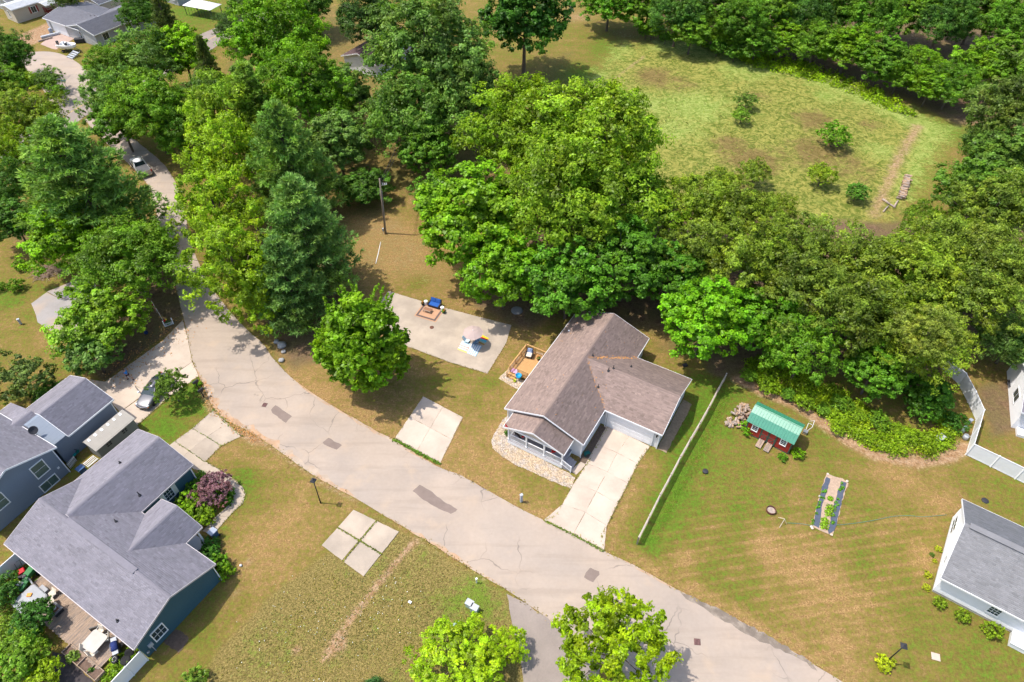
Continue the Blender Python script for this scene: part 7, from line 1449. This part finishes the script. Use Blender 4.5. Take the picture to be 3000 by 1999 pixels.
RK = empty('white_rack', 'white slatted rack lying beside the tan shed', 'rack', Z1_(1330, 800, .3), rt+R(0)); RK.scale = (.75, .75, .75); RK.location.z = 0
for s in (-.5, .5): B().box(s-.04, s+.04, -.8, .8, .3, .36).obj('side_rail', M_white_gloss, RK)
for k in range(9): B().box(-.48, .48, -.75+k*.18, -.69+k*.18, .31, .35).obj('slat', M_white_gloss, RK)
for x in (-.48, .48):
    for y in (-.7, .7): B().box(x-.03, x+.03, y-.03, y+.03, 0, .3).obj('leg', M_white_gloss, RK)
TR_ = empty('tricycle', 'teal child tricycle against the blue grey wall', 'tricycle', Z1_(690, 540, .3), rt+R(110)); o = B().lathe([(.16, -.03), (.2, 0), (.16, .03), (.12, 0)], 18).obj('front_wheel', M_teal_plastic, TR_, loc=(.35, 0, .2)); o.rotation_euler = (R(90), 0, 0); B().box(-.35, .1, -.14, .14, .22, .32).obj('seat', M_teal_plastic, TR_, bevel=.03); B().tube([(.1, 0, .28), (.33, 0, .5), (.3, .2, .58)], .025).tube([(.33, 0, .5), (.3, -.2, .58)], .025).obj('handlebar', M_dark, TR_)
for s in (-1, 1): q = B().lathe([(.1, -.02), (.1, .02)], 12).obj('rear_wheel', M_tire, TR_, loc=(-.3, s*.18, .1)); q.rotation_euler = (R(90), 0, 0)
# mulch ring at the teal gable
sheet('mulch_bed', ragged([tuple(Q(0, 3, *p)[:2]) for p in ((1500, 1190), (1560, 1140), (1615, 1085), (1680, 1110), (1735, 1165), (1690, 1240), (1640, 1300), (1570, 1260))], .25, .1, 41), .02, M_mulch, None, 'dark mulch square beside the teal gable wall')
# ================================================================== FLAG AND FLOWER PLANTER, LEFT BED
k2 = 14.256
def Z2_(x, y, z=0): return G(370+x/k2, 880+y/k2, z)
b = Z2_(1520, 800, .3); t_ = Z2_(1045, 30, 3.0); d = t_-b
FP = empty('flag_pole', 'leaning flag staff with red and white striped flag beside the planter', 'flag', (b.x, b.y, 0)); B().tube([(0, 0, 0), (d.x, d.y, 3.0)], .022, 7).obj('staff', M_white_gloss, FP)
for k in range(6): z0 = 2.75-k*.16; f = z0/3; B().add([(d.x*f, d.y*f, z0), (d.x*f+.12+.05*(k % 2), d.y*f-.45, z0-.25), (d.x*f+.10, d.y*f-.45, z0-.41), (d.x*(f-.053), d.y*(f-.053), z0-.16)], [(0, 1, 2, 3)]).obj('stripe', (M_flag_red, M_flag_white)[k % 2], FP)
c = Z2_(1760, 960, .2); PL = empty('picket_planter', 'white picket planter with red and yellow flowers by the driveway', 'planter', (c.x, c.y, 0), R(33))
B().box(-.45, .45, -.22, .22, 0, .25).obj('soil_box', M_soil, PL)
for k in range(8): B().box(-.46+k*.12, -.40+k*.12, -.25, -.23, 0, .48).obj('picket', M_white_gloss, PL)
for x in (-.5, .5): B().box(x-.04, x+.04, -.27, .25, 0, .5).obj('side_panel', M_white_gloss, PL); B().box(x-.05, x+.05, .2, .3, 0, .62).obj('post', M_white_gloss, PL)
B().box(-.46, .46, -.262, -.251, .1, .16).obj('rail', M_white_gloss, PL); o = plant_tuft(PL, .42, .3, 140, 'leaves', .25, .07); o.color = (.08, .19, .05, 1)
B().blob((-.28, .2, .62), .14, 2, .8, .15, 1).obj('red_flowers', M_flower_red, PL); B().blob((-.08, .3, .62), .12, 2, .8, .15, 2).obj('yellow_flowers', M_yellow, PL)
o = B().blob((0, 0, .22), .24, 2, .95, .0).obj('gazing_ball', M_flag_blue, None, True, loc=Z2_(850, 1400, 0)); tag(o, 'dark blue garden ball in the leaf litter', 'ball')
# boulders, brush pile, ash circle
for i, (x, y, r_, lab) in enumerate(((240, 45, .55, 'large pale boulder at the road edge under the pine'), (190, 10, .35, 'smaller boulder behind the large pale one'), (255, 100, .3, 'low boulder in front of the large pale one'), (235, 180, .35, 'grey boulder nearest the road'))):
    p = Q(1, 2, x, y); o = B().blob((0, 0, r_*.35), r_, 2, .6, .14, i+5).obj('boulder', M_gray_stone, None, True, loc=(p.x, p.y, 0)); tag(o, lab, 'boulder')
BP = B(); rr = random.Random(5); bc = Q(0, 1, 470, 930)
for i in range(170):
    a, d = rr.uniform(0, 6.28), rr.random()**.7*2.2; x, y = d*math.cos(a), d*math.sin(a)*.8; an = rr.uniform(0, 6.28); l = rr.uniform(.4, 1.1); z = (2.3-d)*.28*rr.random(); BP.tube([(x-l*math.cos(an), y-l*math.sin(an), max(.02, z-.05)), (x, y, z+.1*rr.random()), (x+l*math.cos(an), y+l*math.sin(an), max(.02, z))], rr.uniform(.012, .035), 4, False)
o = BP.obj('brush_pile', mat('dead_branches', (.33, .24, .18), .95, .3, 3), None, loc=(bc.x, bc.y, 0)); tag(o, 'heap of dead branches beside the old driveway', None, None, 'stuff')
o = B().lathe([(.75, -.02), (.66, .03), (.3, .06), (.01, .07)], 20).obj('ash_heap', mat('ash', (.26, .25, .25), .98, .2, 3, .1), None, True, loc=Q(2, 1, 45, 1285)); tag(o, 'round grey ash heap behind the patio slab', 'ash heap')
o = B().box(-.28, .28, -.2, .2, 0, .3).obj('dark_case', M_dark, None, loc=Q(2, 2, 1588, 228), rz=.3, bevel=.08); tag(o, 'dark plastic case on the lawn behind the garage', 'case')
o = B().box(-.9, .9, -.5, .5, .5, .56).obj('dark_table', M_dark, None, loc=Q(3, 2, 2265, 430), rz=-.3); tag(o, 'dark covered grill beside the shaded white house', 'grill')
for x, y, lab in ((450, 300, 'left dark ornament on the lawn behind the garage'), (485, 330, 'right dark ornament on the lawn behind the garage')): p = Q(0, 2, x, y); o = B().lathe([(.14, 0), (.2, .15), (.12, .3), (.01, .32)], 10).obj('lawn_ornament', M_dark, None, loc=(p.x, p.y, 0)); tag(o, lab, 'ornament')
o = B().tube([(0, 0, 0), (.03, 0, 1.6)], [.12, .1], 8).obj('old_fence_post', M_post_dark, None, True, loc=Q(2, 0, 770, 845)); tag(o, 'old wooden fence post at the meadow corner', 'post')
p = Q(2, 0, 545, 100); o = B().loft([[(-.6, -.6, 0), (.6, -.6, 0), (.6, .6, 0), (-.6, .6, 0)], [(-.1, -.1, 1.3), (.1, -.1, 1.3), (.1, .1, 1.3), (-.1, .1, 1.3)]]).obj('stump', M_post_dark, None, loc=(p.x, p.y, 0)); tag(o, 'dark pointed stump on the far lawn', 'stump')
o = B().box(-.33, .33, -.3, .3, 0, .05).obj('paving_stone', M_conc, None, loc=Q(3, 3, 1540, 1335), rz=-.3); tag(o, 'lone pale paving stone on the lower right lawn', 'paving stone')
o = B().box(-.14, .14, -.1, .1, 0, .12).obj('white_block', M_white_gloss, None, loc=Q(1, 3, 1415, 835), rz=-.5); tag(o, 'small white block in the vacant lot', 'block')
o = B().blob((0, 0, .12), .12, 2, 1, 0).obj('globe_light', M_white_gloss, None, True, loc=G(540+1185/7.127, 1500+1130/7.127)); tag(o, 'white globe on the lawn near the teal house corner', 'globe')
# ================================================================== LOGS
def split_log(i, L, r_):
    rr = random.Random(i); n = 7; pr = [(r_*math.cos(a)*(rr.uniform(.75, 1.1)), r_*math.sin(a)*rr.uniform(.7, 1.1)) for a in np.linspace(0, 2*math.pi, n, endpoint=False)]
    return B().loft([[(-L/2, y, z) for y, z in pr], [(L/2, y*.95, z*.95) for y, z in pr]]).mesh('firewood_log', M_log if i % 3 else M_log_gray)
LM = [split_log(i, .52+.1*(i % 3), .12+.03*(i % 2)) for i in range(9)]
rr = random.Random(11); Lc = R7(360, 640)
placed = 0
pile_poly = [R7(*p) for p in ((520, 330), (640, 440), (600, 640), (530, 850), (380, 880), (150, 850), (120, 760), (220, 620), (300, 480), (460, 340))]; pp_ = [(p.x, p.y) for p in pile_poly]
sp = scatter(pp_, 62, np.random.default_rng(12)); cx_, cy_ = sp.mean(0)
for i, (x, y) in enumerate(sp):
    d = math.hypot(x-cx_, y-cy_); z = .14+max(0, (.75-d*.42))*rr.random()
    o = link('firewood_log', LM[i % 9], None, (x, y, z)); o.rotation_euler = (rr.uniform(0, 6), rr.uniform(-.35, .35), rr.uniform(0, 6.28)); tag(o, 'split log in the loose firewood heap beside the red shed', 'log', 'firewood heap by the red shed')
k9 = 9.8
def Zl(x, y, z=0): return G(2550+x/k9, 480+y/k9, z)
a, b = Zl(1065, 420), Zl(850, 1030); d = (b-a); n = 22; ang = math.atan2(d.y, d.x)
for j in range(2):
    for i in range(n):
        p = a+d*(i/(n-1))+Vector((rr.uniform(-.15, .15), rr.uniform(-.15, .15), 0)); L = LM[(i+j) % 9]; o = link('firewood_log', L, None, (p.x, p.y, .2+j*.33)); o.rotation_euler = (rr.uniform(0, 6), rr.uniform(-.08, .08), ang+1.57+rr.uniform(-.15, .15)); o.scale = (1.5, 1.1, 1.1); tag(o, 'log in the long stacked row at the meadow edge', 'log', 'log row at the meadow edge')
for x0, y0, x1, y1, r_, lab in ((340, 1045, 545, 1190, .16, 'pale fallen log left of the log row'), (560, 1190, 700, 1280, .13, 'short pale log meeting the fallen log'), (680, 1250, 785, 1080, .14, 'pale log pointing at the log row'), (360, 1400, 510, 1230, .12, 'thin pale log nearest the yellow weeds')):
    p, q = Zl(x0, y0), Zl(x1, y1); c = (p+q)/2; o = B().tube([p-c+Vector((0, 0, r_)), Vector((0, .05, r_*1.1)), q-c+Vector((0, 0, r_))], [r_, r_*.95, r_*.8], 8).obj('fallen_log', M_log_gray, None, True, loc=(c.x, c.y, 0)); tag(o, lab, 'log')
# ================================================================== GARDEN BED, FIRE RING, HOSE
k4 = 7.467
def Zg(x, y, z=0): return G(2350+x/k4, 1370+y/k4, z)
GB = empty('garden_bed', 'long narrow vegetable bed with dark weed cloth strips', 'garden bed', Zg(620, 800), 0); g0 = GB.location
def gsheet(nm, pts, z, m_, seed): q = ragged([tuple((Zg(*p)-g0)[:2]) for p in pts], .3, .05, seed); sheet(nm, q, z, m_, GB, None, None, thick=.02)
gsheet('soil', ((530, 130), (700, 200), (880, 240), (1010, 350), (960, 480), (860, 800), (780, 1150), (690, 1420), (660, 1500), (480, 1420), (220, 1300), (260, 1080), (370, 660), (470, 330)), .01, mat('pale_mulch', (.40, .29, .21), .98, .3, 5, .2), 1)
gsheet('weed_cloth', ((530, 215), (610, 250), (600, 350), (540, 500), (500, 640), (440, 800), (420, 960), (390, 1150), (360, 1330), (230, 1250), (270, 1080), (340, 780), (420, 480)), .034, M_plastic_sheet, 2); gsheet('weed_cloth', ((850, 300), (970, 340), (930, 500), (860, 760), (800, 980), (760, 1200), (700, 1380), (580, 1460), (560, 1380), (620, 1180), (640, 1000), (700, 800), (750, 650), (790, 480)), .034, M_plastic_sheet, 3)
rr = random.Random(21)
for i in range(26):
    s = rr.random(); x = (560-330*s+rr.uniform(-40, 30)) if i % 2 else (900-260*s+rr.uniform(-40, 30)); y = 330+900*s; p = Zg(x, y)-g0; o = plant_tuft(GB, rr.uniform(.12, .2), .22, 26, 'seedling', .05, .07); o.location = (p.x, p.y, 0); o.color = (.10, .26, .02, 1)
for x, y, r_ in ((620, 900, .55), (580, 1010, .5), (500, 1180, .5), (480, 1290, .5), (615, 690, .3)): p = Zg(x, y)-g0; o = plant_tuft(GB, r_, .25, 150, 'lettuce', .04, .09); o.location = (p.x, p.y, 0); o.color = (.19, .33, .015, 1)
for x, y in ((975, 310), (378, 640), (195, 1305), (215, 1340), (560, 150), (640, 1480)): p = Zg(x, y)-g0; B().blob((p.x, p.y, .08), .14, 1, .6, .2, x).obj('edge_stone', M_stone, GB)
FR_ = empty('fire_ring', 'rusty round fire ring on the right lawn', 'fire ring', Q(3, 2, 25, 1560)); B().lathe([(.46, 0), (.46, .28), (.42, .28), (.42, .05)], 24).obj('ring', M_rust, FR_); B().lathe([(.41, .0), (.41, .08), (.01, .1)], 18).obj('ash', M_log_gray, FR_)
SPK = empty('sprinkler', 'thin tripod sprinkler on the right lawn', 'sprinkler', Q(3, 3, 130, 110)); B().tube([(0, 0, .85), (-.35, -.4, 0)], .025, 6).tube([(0, 0, .85), (.4, -.1, 0)], .025, 6).tube([(0, 0, .85), (-.4, .35, 0.5)], .02, 6).obj('legs', M_cream, SPK)
hp = [Q(3, 3, *p, .03) for p in ((180, 105), (300, 112), (420, 128), (650, 122), (850, 100), (1000, 75), (1150, 45), (1300, 38), (1430, 48), (1640, 30))]; hs = smooth_line(hp, 6); o = B().tube([p-hp[0] for p in hs], .022, 5).obj('garden_hose', M_hose, None, True, loc=hp[0]); tag(o, 'pale green garden hose lying across the right lawn', 'hose')
# ================================================================== GRAVEL BED
gp = [(1430+x/7.127, 1180+y/7.127) for x, y in ((430, 250), (300, 370), (130, 650), (65, 800), (100, 950), (300, 1130), (600, 1310), (900, 1440), (1250, 1600))]+[(1500+540/3.136, 1000+1355/3.136), (1500+580/3.136, 1000+1260/3.136)]+[(1430+x/7.127, 1180+y/7.127) for x, y in ((1680, 1470), (1500, 1380), (1000, 1130), (470, 880), (480, 500))]
gpl = ragged(W2(gp), .4, .04, 5); sheet('gravel_bed', gpl, .016, M_gravelbase, None, 'pale river stone bed around the front porch')
gp2 = [tuple(onMH(*p, 0)[:2]) for p in ((-3.9, 5.2), (-3.7, 7), (-3.5, 10.7), (-1, 11.2), (.3, 11.4), (.3, 10.3), (-3.2, 10.35), (-3.2, 6.3), (.3, 6.4), (.3, 5.0), (-1.5, 4.9))]; sheet('gravel_bed', ragged(gp2, .4, .04, 6), .016, M_gravelbase, None, 'pale gravel strip around the back deck')
bed2 = [tuple(onMH(*p, 0)[:2]) for p in ((8.85, -.2), (9.6, -.2), (9.5, 5.0), (8.85, 5.1))]; sheet('mulch_bed', bed2, .034, M_mulch, None, 'narrow mulch bed along the wall by the driveway'); bed3 = [tuple(onMH(*p, 0)[:2]) for p in ((15.2, 5.2), (16.2, 5.2), (16.3, 12.6), (15.2, 12.8))]; sheet('mulch_bed', ragged(bed3, .4, .06, 8), .014, mat('dry_weeds', (.27, .20, .13), .98, .3, 4, .3), None, 'dry weedy strip along the garage side wall')
st_b = []
for k in range(4):
    b = B().blob((0, 0, 0), 1, 1, .7, .22, k); st_b.append((np.array(b.v), np.array(b.f)))
def stones(name, label, poly, n, r0, r1, seed):
    rs = np.random.default_rng(seed); c = scatter(poly, n, rs); V, F, A = [], [], []
    for i in range(n):
        v, f = st_b[i % 4]; r_ = rs.uniform(r0, r1); a = rs.uniform(0, 6.28); m = np.array([[math.cos(a), -math.sin(a), 0], [math.sin(a), math.cos(a), 0], [0, 0, 1]])
        F.append(f+i*len(v)); V.append((v*r_) @ m.T+np.array([c[i, 0], c[i, 1], r_*.45])); A += [rs.uniform(0, 1)]*len(f)
    o = link(name, np_mesh(name, np.vstack(V), np.vstack(F), mat(name+'_mat', (.52, .40, .27), .85, .12, 3, attr=.42, second=(.48, .42, .37)), fattr={'v': A}, k=3)); return tag(o, label, None, None, 'stuff')
stones('river_stones', 'pale river stones heaped around the front porch', gpl, 4200, .035, .075, 501); stones('deck_stones', 'pale stones around the back deck', gp2, 1300, .03, .07, 502)
# weeds in joints of the slabs, fallen leaves under the trees
def specks(name, label, pts, n, size, m_, seed, spread, col=None):
    rs = np.random.default_rng(seed); P = [G(*p) for p in pts]; c = []
    for i in range(n):
        k = rs.integers(0, len(P)-1); q = P[k]+(P[k+1]-P[k])*rs.random(); c.append((q.x+rs.normal(0, spread), q.y+rs.normal(0, spread), .06+rs.random()*.05))
    c = np.array(c); s = size*rs.uniform(.5, 1.4, n); V, q = leaf_np(c, rs.normal(size=(n, 3))*.5+[0, 0, 1], s, s*.6, None, rs); o = link(name, np_mesh(name, V, q, m_, fattr={'v': rs.uniform(0, 1, n)}))
    if col: o.color = (*col, 1)
    return tag(o, label, None, None, 'stuff')
def q1(*pts): return [(750+x/3.136, 1499+y/3.136) for x, y in pts]
specks('joint_weeds', 'weeds in the joints of the cracked slabs', q1((750, 150), (955, 272), (1155, 395)), 220, .07, M_leaf, 601, .04, (.14, .17, .03)); specks('joint_weeds', 'weeds in the cross joint of the cracked slabs', q1((1110, 85), (955, 272), (800, 458)), 220, .07, M_leaf, 602, .04, (.16, .18, .035))
specks('kerb_weeds', 'green weeds along the edge of the square slab', [(1152, 1288), (1220, 1325), (1290, 1362)], 420, .09, M_leaf, 603, .1, (.10, .19, .02)); specks('kerb_weeds', 'weeds along the foot of the driveway', [(1595, 1527), (1680, 1568), (1768, 1616)], 380, .07, M_leaf, 604, .07, (.13, .19, .03))
specks('joint_weeds', 'weeds in the joints of the teal house driveway', [(562, 1256), (605, 1280), (650, 1308)], 70, .06, M_leaf, 605, .03, (.13, .18, .03)); specks('joint_weeds', 'weeds in the lower joint of the teal house driveway', [(510, 1293), (555, 1322), (600, 1354)], 70, .06, M_leaf, 606, .03, (.13, .18, .03)); specks('road_weeds', 'weeds between the teal house driveway and the road', [(625, 1200), (665, 1240), (712, 1280)], 150, .07, M_leaf, 607, .1, (.12, .18, .03))
specks('leaf_litter', 'dry leaves scattered in the mulch bed by the driveway', [(330, 1110), (420, 1040), (540, 950)], 500, .09, M_leafdry, 608, 1.2); specks('leaf_litter', 'dry orange leaves along the road curve', [(590, 1120), (620, 1200), (700, 1260), (760, 1290)], 500, .07, M_leafdry, 609, .35)
M_flower_white = mat('white_petals', (.7, .7, .62), .8, .1, 4); specks('wild_flowers', 'white wild flowers in the vacant lot', [(760, 1850), (900, 1780), (1100, 1800), (1180, 1740), (1000, 1950), (800, 1960)], 160, .045, M_flower_white, 610, 1.6)
# far yard: sleepers, steps, skiff beside the far house
o = B().box(-1.4, 1.4, -.12, .12, 0, .3).obj('timber_sleeper', M_log_gray, None, loc=F8(1000, 880), rz=R(45)); tag(o, 'grey timber edging beside the far driveway', 'timber'); o = B().box(-1.8, 1.8, -.3, .3, 0, .5).obj('skiff', M_util_gray, None, loc=F8(1110, 800), rz=R(40), bevel=.15); tag(o, 'grey long box beside the far driveway', 'box')
DS = empty('dock_steps', 'grey wooden steps lying beside the fishing boat', 'steps', F8(1620, 1240), R(-30))
for k in range(4): B().box(-.8, .8, -1.0+k*.5, -.6+k*.5, .1+k*.16, .18+k*.16).obj('tread', M_util_gray, DS)
for x in (-.85, .85): B().bar((x, -1.0, .05), (x, 1.0, .7), .08, .2).obj('stringer', M_util_gray, DS)
o = B().lathe([(.35, 0), (.38, .8), (.3, 1.0), (.05, 1.02)], 12).obj('covered_drum', M_bin_lid, None, loc=F8(1130, 730)); tag(o, 'pale blue drum at the far garage corner', 'drum'); o = B().box(-1.0, 1.0, -.5, .5, 0, .9).obj('covered_grill', M_dark, None, loc=F8(1770, 930), rz=.2, bevel=.15); tag(o, 'dark covered grill by the far house wall', 'grill')

# grass creeping over the edges of slabs and road
def edge_grass(name, label, lines, per_m, size, seed, col, spread=.09, zz=.05):
    rs = np.random.default_rng(seed); c = []
    for ln_ in lines:
        for i in range(len(ln_)-1):
            a, b = np.array(ln_[i][:2]), np.array(ln_[i+1][:2]); L = np.linalg.norm(b-a); n = rs.poisson(L*per_m*(.4+1.2*(math.sin(a[0]*1.7+a[1]*2.3)*.5+.5)))
            for k in range(n): q = a+(b-a)*rs.random()+rs.normal(0, spread, 2); c.append((q[0], q[1], zz+rs.random()*.03))
    c = np.array(c); n = len(c); s = size*rs.uniform(.5, 1.4, n); V, q = leaf_np(c, rs.normal(size=(n, 3))*.4+[0, 0, 1], s, s*.5, None, rs); o = link(name, np_mesh(name, V, q, M_leaf, fattr={'v': rs.uniform(0, .9, n)})); o.color = (*col, 1); return tag(o, label, None, None, 'stuff')
edge_grass('edge_grass', 'dry grass creeping over the edges of the concrete slabs', [[(p[0], p[1]) for p in o_]+[o_[0]] for o_ in OUTL[:1]+[padB]], 10, .06, 701, (.20, .165, .055), .07)
edge_grass('road_edge_grass', 'dry grass creeping over the road edges', [rl, ll], 8, .08, 702, (.22, .175, .06), .12, .02)
edge_grass('drive_edge_grass', 'grass creeping over the driveway edges', [rgt, lft, wo, [G(583, 1102), G(561, 1118), G(491, 1169), G(402, 1246)], [Q(0, 2, 1960, 632), Q(0, 2, 1770, 800), Q(0, 2, 1605, 920)], [Q(0, 2, 2222, 872), Q(0, 2, 2030, 965), Q(0, 2, 1885, 1110)]], 16, .075, 703, (.18, .18, .05), .06)
